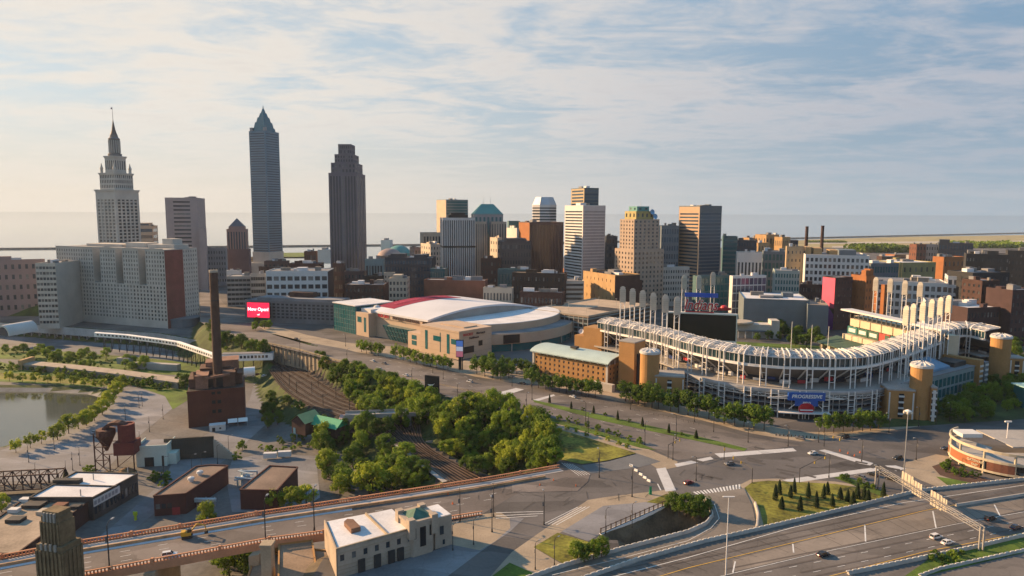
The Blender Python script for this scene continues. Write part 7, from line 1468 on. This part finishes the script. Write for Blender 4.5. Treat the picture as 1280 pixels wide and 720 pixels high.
# banners and signs along the avenue
def billboard(px, py0, py1, w, label, m, z=0, swoosh=False):
    p = W(px, py1, z); k = p.y/853; r = thing('billboard', label, 'sign', p, R(-20)); W_, H_ = w*k, (py1-py0)*k; b = MB(); b.box(-W_/2, W_/2, -.2, .2, 1.2, H_); b.build('panel', m, r); b = MB(); b.box(-W_/2+.4, -W_/2+.9, -.15, .15, 0, 1.2); b.box(W_/2-.9, W_/2-.4, -.15, .15, 0, 1.2); b.box(-W_/2-.15, W_/2+.15, .22, .4, 1, H_+.2); b.build('post', dark, r)
    if swoosh:
        b = MB(); n = 12
        for i in range(n):
            def sp(t, e): x = W_*(-.28+.6*t); y = H_*.5+W_*(.02-.32*t*(1-t)*1.1+.22*t*t); th = W_*.075*math.sin(math.pi*min(1, t*1.15+.04))*(1-t*.75); return (x, -.24, y+e*th)
            t0, t1 = i/n, (i+1)/n; b.quad(sp(t0, -1), sp(t1, -1), sp(t1, 1), sp(t0, 1))
        b.build('emblem', white, r)
billboard(540, 469, 492, 20, 'black billboard with white curved emblem above the thicket', mat('billboard_black', (.015, .014, .014), .6), swoosh=True)
billboard(593, 495, 508, 10, 'blank black board by the pale crosswalk at the thicket edge', mat('billboard_black', (.015, .014, .014), .6))
def fences():
    for pts, lb in (([(655, 514), (725, 535), (800, 558)], 'low dark rail fence along the shrub verge'), ([(690, 489), (775, 509), (880, 533)], 'thin dark post rail along the ballpark side kerb')):
        p = resample([W(x, y) for x, y in pts], 3); O = p[0]; b = MB()
        for q in p: b.box(q.x-O.x-.05, q.x-O.x+.05, q.y-O.y-.05, q.y-O.y+.05, 0, 1.1)
        for u_, v_ in zip(p, p[1:]): b.beam(u_-O+Vector((0, 0, 1.05)), v_-O+Vector((0, 0, 1.05)), .07)
        tag(b.build('fence', dark, None, O), lb, 'fence')
    for i in range(12): c = W(970+i*4.8, 544.5+i*.35); b = MB(); b.lathe((0, 0, 0), [(.28, 0), (.28, .9), (.2, 1.1)], 8); tag(b.build('bollard', dark, None, c), 'short dark bollard in the row before the ballpark entrance', 'bollard', 'bollards before the ballpark entrance')
    for i, (x, y, lb) in enumerate(((402, 164, ''),)): pass
    for i, (x, y) in enumerate(((789, 583), (795, 589), (801, 594), (806, 598), (811, 602))):
        c = W(x, y); b = MB(); b.box(-.9, .9, -.25, .25, 0, .35); b.box(-.85, .85, -.14, .14, .35, .95); tag(b.build('road_barrier', white, None, c, R(-50)), 'white block barrier in a short diagonal row on the junction', 'barrier', 'white block barriers on the junction')
    c = W(813, 618); b = MB(); b.box(-.5, .5, -.3, .3, 0, 1.8); b.box(-.45, .45, -.05, .05, 1.8, 3.2); tag(b.build('portable_sign', mat('sign_green', (.02, .3, .12), .6), None, c), 'small bright green portable sign at the end of white barriers', 'sign')
    c = W(169.5, 650, -24); b = MB(); b.lathe((0, 0, 0), [(.6, 0), (.5, 3.2), (.1, 3.6)], 8); b.box(-.9, .9, -.2, .2, 2.2, 3.8); tag(b.build('marker_post', mat('hi_vis', (.4, .5, .03), .6), None, c), 'bright yellow green marker post in the shaded works street', 'marker')
    for i, (x, y) in enumerate(((675, 607), (560, 618), (566, 630), (643, 602), (692, 601), (720, 608), (1060, 567), (1068, 570), (1075, 566), (1050, 564))):
        c = W(x, y); b = MB(); b.lathe((0, 0, 0), [(.45, 0), (.45, .08), (.28, .1), (.08, 1.0), (.03, 1.0)], 8); tag(b.build('traffic_cone', mat('cone_orange', (.6, .13, .03), .6), None, c), 'orange traffic cone at the road works', 'traffic cone', 'orange traffic cones')
fences()
# ------------------------------------------------------------------ vehicles
tyre = mat('tyre', (.015, .015, .015), .9); rim_m = mat('wheel_rim', (.4, .4, .41), .4, metal=.7); carglass = glass('car_glass', (.012, .014, .016), .08, (.03, .03, .03), .1)
def paint(n, c): return mat('paint_'+n, c, .28, .03, .5, spec=.6)
def car_proto(pm, label, name='car', long_=4.5, ht=1.45, suv=False):
    r = thing(name, label, 'car'); L, w = long_, .9; h = ht; secs = [(-L/2, .35, .62), (-L/2+.1, .26, .78), (-L*.32, .24, .9), (-L*.1, .24, .92), (L*.2, .24, .9), (L*.36, .24, .84), (L/2-.12, .26, .72), (L/2, .36, .6)]
    b = MB(); ring = []
    for x, z0, z1 in secs:
        ww = w*(.86 if abs(x) > L/2-.05 else 1.0); ring.append([(x, -ww*.94, z0), (x, -ww, (z0+z1)/2), (x, -ww*.93, z1), (x, ww*.93, z1), (x, ww, (z0+z1)/2), (x, ww*.94, z0)])
    for a, c in zip(ring, ring[1:]):
        for i in range(6): b.quad(a[i], a[(i+1) % 6], c[(i+1) % 6], c[i])
    b.quad(*ring[0]); b.quad(*ring[-1][::-1]); x0, x1, x2, x3 = (-L*.36, -L*.27, L*.06, L*.22) if not suv else (-L*.47, -L*.42, L*.08, L*.24)
    # roof and pillars
    b.obox(((x1+x2)/2, 0, h-.03), ((x2-x1)/2+.04, 0, 0), (0, w*.74, 0), (0, 0, .035))
    for s in (-1, 1):
        for p, q in (((x0, s*w*.86, .9), (x1, s*w*.72, h)), ((x3, s*w*.86, .9), (x2, s*w*.72, h)), (((x0+x3)/2-.1, s*w*.88, .9), ((x1+x2)/2, s*w*.73, h))): b.beam(p, q, .08)
    b.build('body', pm, r)
    def gq(name, *q): g = MB(); g.quad(*q); g.build(name, carglass, r)
    e = .02; wl, wu = w*.87, w*.725
    gq('windscreen', (x3, -wl, .89), (x3, wl, .89), (x2, wu, h-.05), (x2, -wu, h-.05)); gq('rear_window', (x0, wl, .89), (x0, -wl, .89), (x1, -wu, h-.05), (x1, wu, h-.05))
    for s in (-1, 1): gq('side_window', (x0, s*wl, .89), (x3, s*wl, .89), (x2, s*wu, h-.05), (x1, s*wu, h-.05))
    for x in (-L*.3, L*.31):
        for s in (-1, 1):
            t = MB(); t.tube((x, s*(w-.2), .33), (x, s*(w+.01), .33), .33, n=14); wh = t.build('wheel', tyre, r); t = MB(); t.tube((x, s*(w-.02), .33), (x, s*(w+.025), .33), .2, n=10); t.build('rim', rim_m, wh)
    for s in (-1, 1):
        t = MB(); t.obox((L/2-.06, s*.62, .66), (.06, 0, 0), (0, .2, 0), (0, 0, .08)); t.build('headlight', mat('headlight', (.7, .7, .68), .2), r); t = MB(); t.obox((-L/2+.05, s*.62, .7), (.05, 0, 0), (0, .2, 0), (0, 0, .09)); t.build('taillight', mat('taillight', (.3, .01, .01), .3), r); t = MB(); t.obox((x3-.1, s*(w+.06), .95), (.09, 0, 0), (0, .08, 0), (0, 0, .07)); t.build('mirror', pm, r)
    return source(r)
cols = {'white': (.62, .62, .62), 'black': (.012, .012, .014), 'navy': (.015, .025, .06), 'grey': (.13, .13, .14), 'silver': (.4, .41, .42), 'red': (.16, .015, .015)}
PROT = {}
def car(kind, px, py, z, toward, label, suv=False, group=None):
    p = W(px, py, z); q = W(*toward, z); a = math.atan2((q-p).y, (q-p).x); p.z = z+.1; key = (kind, suv)
    if key not in PROT: PROT[key] = car_proto(paint(kind, cols[kind]), label, 'car' if not suv else 'suv', 4.6, 1.7 if suv else 1.45, suv); r = PROT[key]; r.location = p; r.rotation_euler = (0, 0, a)
    else: r = dup(PROT[key], p, a, None, label)
    if group: r['group'] = group
    return r
hd = lambda x, y: (x+40, y-9.4)
car('black', 1029, 695, HZ, hd(1029, 695), 'black car alone on the open highway lanes'); car('white', 1170, 673, HZ, hd(1170, 673), 'white car behind another white car on the highway', True); car('white', 1184, 680, HZ, hd(1184, 680), 'leading white car of the pair beside the gantry post'); car('black', 1238, 650, HZ, hd(1238, 650), 'black suv on the highway beyond the gantry', True); car('navy', 1270, 661, HZ, hd(1270, 661), 'dark blue car on the near lane past the gantry post')
car('grey', 912, 581, 0, (870, 586), 'dark grey car waiting in the middle of the large crossing'); car('white', 1016, 568, 0, (980, 572), 'white car turning at the ballpark corner of the crossing'); car('red', 861, 605, 0, (880, 601), 'dark red car approaching the striped crosswalk'); car('navy', 1182, 562, 0, (1140, 566), 'dark blue car in the shaded street near the parking ramp'); car('black', 1122, 574, 0, (1090, 580), 'black suv in the street beside the pale corner pavement', True)
for k, x, y, lb in (('grey', 1076, 598, 'grey car in the queue, nearest the planted island'), ('black', 1091, 594.5, 'black car second in the queue by the planted island'), ('navy', 1103, 593, 'dark blue suv in the middle of the queue by the island'), ('black', 1114, 600, 'black suv in the outer lane of the queue by the island'), ('grey', 1137, 606, 'grey suv last in the queue below the tall mast light'), ('black', 1162, 613, 'black car driving up beside the highway barrier')): car(k, x, y, 0, (x-40, y-13), lb, suv=lb.find('suv') > 0)
car('white', 212, 695.5, 0, (260, 688), 'white estate car crossing the viaduct near the pylon', True); car('silver', 474, 462, 0, (440, 455), 'silver car on the avenue in front of the arena entrance'); car('white', 507, 470, 0, (470, 462), 'white car on the avenue above the thicket'); car('white', 587, 478, 0, (550, 470), 'white suv on the avenue near the advertising totem', True); car('black', 1056, 548, 0, (1020, 553), 'black car parked by the cones outside the ballpark', True); car('red', 322, 469, -16, (330, 466), 'red car parked on the ledge behind the white tank'); car('white', 330, 470.5, -16, (338, 467.5), 'white car parked beside the red car on the ledge')
car('silver', 118, 541, -24, (124, 538), 'silver car alone in the riverside car park'); car('grey', 370, 424, 0, (340, 417), 'grey car on the avenue beside the glass hall')
for i, (x, y) in enumerate(((466, 452), (480, 455), (640, 472), (653, 480), (716, 497), (1000, 549))): car(('white', 'grey', 'silver', 'black')[i % 4], x, y, 0, (x-40, y-10), 'small car parked at the pavement edge on the avenue, %s from the glass hall' % ORD[i])
def excavator():
    p = W(234, 672, 0); p.z = .1; ye = mat('machine_yellow', (.55, .32, .03), .5); r = thing('excavator', 'yellow excavator working on the viaduct footway', 'excavator', p, R(20)); b = MB(); b.box(-1.6, 1.6, -1.4, -.8, 0, .8); b.box(-1.6, 1.6, .8, 1.4, 0, .8); b.build('track', dark, r); b = MB(); b.box(-1.8, 1.3, -1.2, 1.2, .9, 2.0); b.box(-1.8, -.4, -1.1, 1.1, 2.0, 2.4); b.build('body', ye, r); b = MB(); b.box(.2, 1.5, -1.1, 0, 2.0, 3.1); b.build('cab', carglass, r); b = MB(); b.beam((1.2, .4, 1.8), (3.2, .4, 4.2), .4); b.beam((3.2, .4, 4.2), (5.6, .4, 3.2), .35); b.beam((5.6, .4, 3.2), (6, .4, 1.2), .3); b.build('boom', ye, r); b = MB(); b.prism([(5.4, -.2), (6.5, -.2), (6.5, 1), (5.4, 1)], .5, 1.3); b.build('bucket', dark, r)
excavator()
# ------------------------------------------------------------------ trees
def leafmat(name, c, var=.5):
    m = bpy.data.materials.new(name); nt, p, out = nodes_of(m); N = nt.nodes.new; L = nt.links.new; tc = N('ShaderNodeTexCoord'); n1 = N('ShaderNodeTexNoise'); n1.inputs['Scale'].default_value = .35; n1.inputs['Detail'].default_value = 4; L(tc.outputs['Object'], n1.inputs['Vector']); oi = N('ShaderNodeObjectInfo'); ad = N('ShaderNodeMath'); ad.operation = 'MULTIPLY_ADD'; L(oi.outputs['Random'], ad.inputs[0]); ad.inputs[1].default_value = .6; L(n1.outputs['Fac'], ad.inputs[2])
    cr = N('ShaderNodeValToRGB'); L(ad.outputs[0], cr.inputs[0]); e = cr.color_ramp.elements; e[0].position = .3; e[0].color = (c[0]*(1-var), c[1]*(1-var*.9), c[2]*(1-var), 1); e[1].position = 1.15 if False else 1.0; e[1].color = (c[0]*(1+var*1.5), c[1]*(1+var*.9), c[2]*(1+var*.3), 1)
    L(cr.outputs[0], p.inputs['Base Color']); p.inputs['Roughness'].default_value = .7; p.inputs['Specular IOR Level'].default_value = .2
    tr = N('ShaderNodeBsdfTranslucent'); L(cr.outputs[0], tr.inputs[0]); ms = N('ShaderNodeMixShader'); ms.inputs[0].default_value = .42; L(p.outputs[0], ms.inputs[1]); L(tr.outputs[0], ms.inputs[2]); L(ms.outputs[0], out.inputs[0]); return m
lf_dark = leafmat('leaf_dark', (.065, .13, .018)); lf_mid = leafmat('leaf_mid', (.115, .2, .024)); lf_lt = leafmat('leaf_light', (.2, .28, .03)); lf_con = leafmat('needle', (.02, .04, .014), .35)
bark = mat('bark', (.07, .05, .035), .95, .2, .4)
def crown_mesh(seed, rx, rz_, zc, nl, ls, clumps, m, cone=False):
    rr = random.Random(seed); v = []; f = []; cl = []
    for i in range(clumps):
        a = rr.uniform(0, 2*math.pi); h = rr.uniform(-.75, 1.0); q = math.sqrt(max(.05, 1-h*h))*rr.uniform(.45, 1.0); cl.append((Vector((rx*q*math.cos(a), rx*q*math.sin(a), zc+rz_*h*.82)), rr.uniform(.2, .44)*rx))
    per = nl//clumps
    for c, cr_ in cl:
        for i in range(per):
            d = Vector((rr.gauss(0, 1), rr.gauss(0, 1), rr.gauss(0, 1))).normalized(); p = c+d*cr_*(rr.random()**.35); s = ls*rr.uniform(.6, 1.35); n = (d+Vector((rr.uniform(-.7, .7), rr.uniform(-.7, .7), rr.uniform(-.2, .9)))).normalized(); u = n.cross(Vector((rr.random(), rr.random(), rr.random()))).normalized(); w = n.cross(u); k = len(v)
            v += [tuple(p-u*s*.5), tuple(p-w*s*.42), tuple(p+u*s*.55), tuple(p+w*s*.42)]; f.append((k, k+1, k+2, k+3))
    me = bpy.data.meshes.new('crown'); me.from_pydata(v, [], f); me.materials.append(m); me.update(); return me
def cone_mesh(seed, r, h, n, ls, m):
    rr = random.Random(seed); v = []; f = []
    for i in range(n):
        t = rr.random()**.8; a = rr.uniform(0, 6.283); q = r*(1-t)**.75*rr.uniform(.55, 1.08)+.05; p = Vector((q*math.cos(a), q*math.sin(a), .3+t*h)); s = ls*rr.uniform(.6, 1.3); d = Vector((math.cos(a), math.sin(a), -.5)); u = d.cross(Vector((0, 0, 1))).normalized()*s*.4; k = len(v); v += [tuple(p-u), tuple(p+d*s*.5), tuple(p+u), tuple(p-d*s*.4+Vector((0, 0, s*.5)))]; f.append((k, k+1, k+2, k+3))
    me = bpy.data.meshes.new('crown'); me.from_pydata(v, [], f); me.materials.append(m); me.update(); return me
def tree_proto(name, cat, crown, th, tr, limbs=5, rx=3, zc=6):
    r = thing(name, 'x', cat); b = MB(); b.tube((0, 0, -.5), (0, 0, th), tr, tr*.6, 7); rr = random.Random(th)
    for i in range(limbs): a = i*2*math.pi/limbs+rr.random(); b.tube((0, 0, th*rr.uniform(.6, 1)), (rx*.55*math.cos(a), rx*.55*math.sin(a), zc+rr.uniform(-.5, 1.5)), tr*.45, tr*.15, 5)
    b.build('trunk', bark, r); inst('crown', crown, r); return source(r)
TP = {}
for k, m in (('d', lf_dark), ('m', lf_mid), ('l', lf_lt)):
    TP['big_'+k] = [tree_proto('broadleaf_tree', 'tree', crown_mesh(s, 4.9, 4.6, 5.9, 2900, .62, 30, m), 4.8, .32, 6, 4, 6.2) for s in (1, 2, 3)]
    TP['st_'+k] = [tree_proto('street_tree', 'tree', crown_mesh(s+20, 2.9, 2.7, 4.1, 1100, .52, 18, m), 3.0, .15, 4, 2, 4.2) for s in (1, 2)]
    TP['sh_'+k] = [tree_proto('shrub', 'shrub', crown_mesh(s+40, 1.5, 1.25, 1.25, 420, .38, 10, m), .9, .1, 3, 1, 1.2) for s in (1, 2)]
TP['con'] = [tree_proto('conifer', 'tree', cone_mesh(s, 1.25, 5.6, 900, .5, lf_con), 1.0, .13, 0) for s in (5, 6)]
used_p = set(); tr_r = random.Random(99)
def plant(kind, p, sc, label, group=None):
    pr = tr_r.choice(TP[kind]); s = sc*tr_r.uniform(.88, 1.14); z = sc*tr_r.uniform(.85, 1.2); rot = tr_r.uniform(0, 6.28)
    if pr.name not in used_p:
        used_p.add(pr.name); r = pr; r.location = p; r.rotation_euler = (0, 0, rot); r.scale = (s, s, z); r['label'] = label
        if group: r['group'] = group
    else: r = dup(pr, p, rot, (s, s, z), label, group)
    return r
def row(kind, pts, z, sc, desc, frm, group):
    for i, (x, y) in enumerate(pts): p = W(x, y, z); plant(kind, p, sc, '%s, %s from the %s' % (desc, ORD[i], frm), group)
def scatter(kinds, poly, n, sc, label, group, zf=None, mind=4.0):
    xs = [p[0] for p in poly]; ys = [p[1] for p in poly]; got = []; tries = 0
    while len(got) < n and tries < n*40:
        tries += 1; x, y = tr_r.uniform(min(xs), max(xs)), tr_r.uniform(min(ys), max(ys)); ins = False
        for i in range(len(poly)):
            (x0, y0), (x1, y1) = poly[i], poly[(i+1) % len(poly)]
            if (y0 > y) != (y1 > y) and x < (x1-x0)*(y-y0)/(y1-y0)+x0: ins = not ins
        if not ins: continue
        p = hit(x, y)
        if any((p-q).length < mind for q in got): continue
        got.append(p); plant(tr_r.choice(kinds), p, sc*tr_r.uniform(.8, 1.25), label, group)
# thicket between the avenue and the railway
scatter(['big_d', 'big_m', 'big_m', 'big_l'], [(402, 462), (440, 470), (500, 490), (545, 505), (545, 530), (500, 540), (466, 530), (440, 505)], 54, 1.0, 'bushy green tree in the thicket between avenue and railway', 'thicket trees between avenue and railway', mind=4.2)
scatter(['big_m', 'big_d'], [(375, 446), (405, 452), (440, 468), (432, 478), (400, 462)], 10, .62, 'small dark tree on the retaining wall top above the tracks', 'small trees on the retaining wall top', mind=3)
scatter(['big_d', 'big_m', 'big_m', 'big_d', 'big_l'], [(545, 520), (600, 514), (640, 520), (672, 540), (694, 562), (697, 590), (650, 604), (590, 598), (560, 570), (540, 548)], 60, 1.0, 'large dark green tree in the wood beside the grass slope', 'wood beside the grass slope', mind=4.6)
scatter(['big_l', 'big_m'], [(595, 510), (628, 516), (615, 530), (596, 525)], 5, .95, 'paler green tree at the top of the wood by the crosswalk', 'paler trees at the top of the wood', mind=4)
scatter(['big_m', 'big_d'], [(396, 545), (440, 535), (490, 545), (500, 575), (545, 605), (490, 618), (420, 612), (400, 590)], 34, .9, 'green tree on the bank between green roofed house and viaduct', 'trees on the bank before the viaduct', mind=4.5)
scatter(['sh_m', 'sh_d', 'sh_l'], [(396, 560), (445, 540), (500, 560), (545, 605), (480, 620), (400, 612)], 40, 1.3, 'low wild shrub on the bank before the viaduct', 'wild shrubs on the bank before the viaduct', mind=3)
for x, y, s, lb in ((462, 619, 1.65, 'large bright green maple in front of the bank wood'), (404, 560, 1.2, 'upright bright tree beside the green roofed house'), (411, 597, 1.3, 'upright bright green tree between house and maples'), (425, 620, .9, 'small bright tree at the viaduct parapet'), (490, 613, .9, 'round bright bush tree near the path end')): plant('big_l', hit(x, y), s, lb)
for i, (x, y, s) in enumerate(((344, 637, 1.0), (364, 637, 1.05), (383, 633, .95))): plant('big_l', W(x, y, -24), s, 'bright green maple in the works yard, %s from the smaller brick works' % ORD[i], 'bright maples in the works yard')
plant('big_l', W(258, 656, -24), .95, 'bright green tree beside the dark brick works')
scatter(['big_d', 'big_m'], [(275, 690), (330, 675), (330, 728), (280, 728)], 9, .95, 'dark tree below the viaduct beside the tan sheds', 'dark trees below the viaduct', mind=4)
scatter(['sh_m', 'sh_d'], [(320, 560), (375, 545), (395, 560), (340, 572)], 16, 1.3, 'green shrub in the yard hedge beside the trailers', 'yard hedge shrubs', mind=2.2)
scatter(['big_d', 'sh_m'], [(338, 495), (362, 498), (380, 512), (355, 525), (330, 545), (325, 530)], 20, .8, 'dark tree on the slope behind the green roofed house', 'dark trees on the slope behind the green roofed house', mind=3.5)
plant('sh_l', W(296, 575, -24), 2.0, 'yellow green bush at the bend of the valley street'); plant('sh_m', W(303, 563, -24), 2.2, 'dark green bush at the bend of the valley street')
plant('big_d', W(232, 486, -24), 1.0, 'dark tree hugging the boiler house corner'); plant('big_d', W(225, 480, -24), .85, 'dark tree by the old viaduct end')
row('big_l', [(152, 488), (145, 495), (140, 503), (134, 511), (128, 518), (118, 526), (108, 532), (98, 536), (86, 542), (72, 550)], -24, 1.0, 'bright rounded riverside tree', 'path bend', 'bright riverside tree row')
row('st_l', [(52, 555), (38, 560), (20, 566)], -24, 1.1, 'small riverside tree near the water edge', 'rounded row', 'small riverside trees')
row('st_l', [(12, 477), (28, 477.5), (44, 478), (60, 479), (76, 480), (92, 481.5), (106, 483), (120, 484.5), (130, 485)], -24, 1.15, 'small tree along the far river bank', 'river mouth', 'small trees along the far river bank')
scatter(['big_m', 'sh_d'], [(0, 436), (90, 443), (185, 452), (200, 462), (150, 466), (60, 454), (0, 446)], 75, .75, 'scrubby green tree in the belt below the stone block', 'scrub belt below the stone block', mind=5)
scatter(['sh_d', 'sh_m'], [(0, 462), (60, 470), (150, 482), (210, 490), (225, 500), (200, 480), (100, 470), (0, 456)], 48, 2.0, 'low dark shrub under the old viaduct', 'shrubs under the old viaduct', mind=4)
scatter(['sh_l', 'sh_m'], [(84, 598), (120, 585), (122, 592), (95, 602)], 8, 1.1, 'weedy bush beside the white roofed hall', 'weedy bushes beside the white roofed hall', mind=2); plant('con', W(83, 604, -24), 1.4, 'dark pointed tree beside the truss bridge'); plant('big_l', W(2, 640, -24), .8, 'bright tree at the corner of the tan roofed works')
scatter(['sh_d', 'sh_l'], [(186, 598), (215, 596), (212, 612), (190, 606)], 10, 1.2, 'scrub bush by the valley street', 'scrub bushes by the valley street', mind=2)
scatter(['big_m'], [(345, 385), (346, 410), (318, 414), (312, 404)], 6, .7, 'dark tree under the LED screen', 'dark trees under the LED screen', mind=4)
scatter(['sh_d', 'sh_m', 'big_d'], [(258, 414), (300, 427), (345, 446), (330, 452), (275, 438)], 34, 1.1, 'dark bush on the bank between street viaduct and white gallery', 'bushes on the bank by the white gallery', mind=3)
# street trees
row('st_m', [(452, 440), (458, 442), (466, 443), (473, 445)], 0, 1.5, 'street tree before the arena glass entrance', 'glass hall', 'street trees before the arena entrance')
row('st_m', [(495, 449), (504, 451), (513, 453), (521, 455), (530, 457), (538, 459), (546, 461), (554, 462), (560, 463)], 0, 1.5, 'leafy street tree along the arena front', 'arena entrance', 'street trees along the arena front')
row('st_d', [(596, 468), (606, 471), (616, 473), (626, 475), (636, 473), (646, 468), (655, 466), (664, 472), (630, 464), (612, 462)], 0, 1.8, 'rounded plaza tree between arena and pavilion', 'advertising totem', 'plaza trees between arena and pavilion')
row('st_d', [(664, 483), (673, 485), (682, 487), (690, 488), (699, 490), (708, 491), (718, 493), (727, 494), (736, 496), (744, 497)], 0, 1.55, 'street tree before the ochre pavilion', 'arena side', 'street trees before the ochre pavilion')
row('st_d', [(782, 502), (790, 504), (798, 506), (806, 508), (815, 510), (823, 511), (838, 514), (848, 516), (860, 519), (872, 521), (886, 524)], 0, 1.85, 'street tree before the drum tower and curved front', 'pavilion', 'street trees before the drum tower')
row('st_d', [(905, 530), (918, 532), (930, 533), (942, 536), (955, 538)], 0, 1.75, 'tree at the foot of the white steel front', 'drum tower side', 'trees at the foot of the white steel front'); row('st_d', [(1030, 541), (1042, 541), (1054, 540), (1066, 540), (1078, 539), (1088, 538), (1098, 536)], 0, 1.4, 'dark tree beyond the ballpark entrance', 'blue sign', 'dark trees beyond the ballpark entrance')
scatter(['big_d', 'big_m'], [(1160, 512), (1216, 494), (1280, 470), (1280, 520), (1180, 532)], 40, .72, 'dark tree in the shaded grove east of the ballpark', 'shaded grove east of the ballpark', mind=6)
scatter(['big_m', 'big_d'], [(1236, 412), (1280, 405), (1280, 470), (1262, 470), (1250, 430)], 26, .9, 'green tree behind the eastern gate tower', 'trees behind the eastern gate tower', mind=6)
scatter(['big_d'], [(945, 412), (1010, 418), (1040, 430), (1000, 436), (945, 430)], 24, .8, 'dark tree in the square beyond the outfield', 'dark trees beyond the outfield', mind=6)
scatter(['big_d', 'big_m'], [(1200, 395), (1280, 392), (1280, 408), (1225, 408)], 16, .9, 'tree in the park strip beyond the far deck', 'park strip trees beyond the far deck', mind=7)
# verge shrubs, median trees, conifers
row('sh_m', [(643, 511), (655, 513.5), (665, 516), (677, 519), (687, 521), (700, 525), (711, 528), (722, 530), (734, 534), (748, 538), (761, 542), (772, 546), (786, 551), (799, 554)], 0, 1.15, 'round verge shrub beside the avenue', 'crosswalk', 'round verge shrubs beside the avenue')
row('sh_l', [(695, 533), (708, 537), (721, 540), (733, 545), (745, 544), (760, 551), (773, 556), (784, 560)], 0, .95, 'pale shrub between path and grass slope', 'wood', 'pale shrubs between path and grass slope')
row('con', [(687, 504), (714, 511), (742, 517), (772, 525), (803, 533), (836, 541), (870, 548)], 0, .8, 'slim dark tree in the avenue median', 'crosswalk', 'slim dark median trees')
row('sh_d', [(728, 513), (757, 520), (786, 528), (852, 544)], 0, .8, 'small bush between the slim median trees', 'crosswalk', 'small median bushes')
row('con', [(969, 625), (974, 618), (977, 636), (988, 622), (992.5, 617), (1000, 638), (1010, 622), (1020, 634.5), (1029.5, 623), (1034, 618), (1040, 633), (1050, 624), (1059.5, 626.5), (1066, 631), (1071.5, 623), (1080, 625), (1085, 627), (1104, 621.5)], 0, .92, 'small dark conifer on the triangular lawn', 'striped crosswalk', 'small conifers on the triangular lawn')
row('big_d', [(841, 640), (849, 643), (858, 645), (868, 648), (876, 648)], -1.5, .72, 'dark bushy tree at the head of the sunken ramp', 'overpass', 'dark trees at the head of the sunken ramp')
row('big_m', [(722, 702), (731, 704), (742, 700), (752, 697)], 0, .55, 'bush tree on the small lawn by the overpass', 'plaza path', 'bush trees on the small lawn')
scatter(['sh_d', 'sh_m'], [(1042, 598), (1056, 596), (1100, 615), (1082, 612)], 12, .7, 'low plant on the planted island beside the queue', 'low plants on the planted island', mind=1.5)
scatter(['sh_d'], [(1170, 584), (1190, 579), (1230, 600), (1190, 597)], 16, .8, 'low shrub at the foot of the curved parking ramp', 'low shrubs at the foot of the parking ramp', mind=1.8)
scatter(['sh_d', 'sh_m'], [(1160, 702), (1200, 692), (1215, 700), (1180, 712)], 8, .9, 'low bush in the verge pocket beside the highway', 'low bushes in the verge pocket', mind=1.6)
# far woods read as masses, one object per wood
def far_wood(name, px0, px1, py, z, depth, h, n, seed):
    rr = random.Random(seed); a, c = W(px0, py, z), W(px1, py, z); v = []; f = []
    for i in range(n):
        t = rr.random(); p = a.lerp(c, t)+Vector((0, rr.uniform(0, depth), 0)); cz = z+h*(.35+.4*abs(math.sin(t*23+seed))*rr.uniform(.6, 1)); rad = h*.5
        for j in range(12): d = Vector((rr.gauss(0, 1), rr.gauss(0, 1), rr.gauss(0, .8))).normalized(); q = p+d*rad+Vector((0, 0, cz-z)); s = h*.22; u = Vector((rr.uniform(-1, 1), rr.uniform(-1, 1), rr.uniform(-1, 1))).normalized()*s; w = u.cross(d).normalized()*s; k = len(v); v += [tuple(q-u), tuple(q-w), tuple(q+u), tuple(q+w)]; f.append((k, k+1, k+2, k+3))
    me = bpy.data.meshes.new(name); me.from_pydata(v, [], f); me.materials.append(lf_mid); o = bpy.data.objects.new(name, me); col.objects.link(o); tag(o, 'dark green belt of far trees before the airfield', 'trees', kind='stuff')
far_wood('far_wood', 1082, 1140, 318, -5, 120, 22, 420, 4); far_wood('far_wood', 1215, 1300, 312, -5, 150, 20, 420, 7); far_wood('far_wood', 1010, 1060, 303.5, -23, 40, 9, 200, 9)
# ------------------------------------------------------------------ air
def haze():
    b = MB(); b.box(-7000, 7000, -400, 7500, -60, 330); m = bpy.data.materials.new('haze'); m.use_nodes = True; nt = m.node_tree; nt.nodes.clear(); out = nt.nodes.new('ShaderNodeOutputMaterial'); v = nt.nodes.new('ShaderNodeVolumePrincipled'); v.inputs['Color'].default_value = (.86, .93, 1, 1); v.inputs['Density'].default_value = HAZE; v.inputs['Anisotropy'].default_value = .1; nt.links.new(v.outputs[0], out.inputs['Volume'])
    o = b.build('haze', m); tag(o, kind='stuff')
HAZE = .00003
haze()
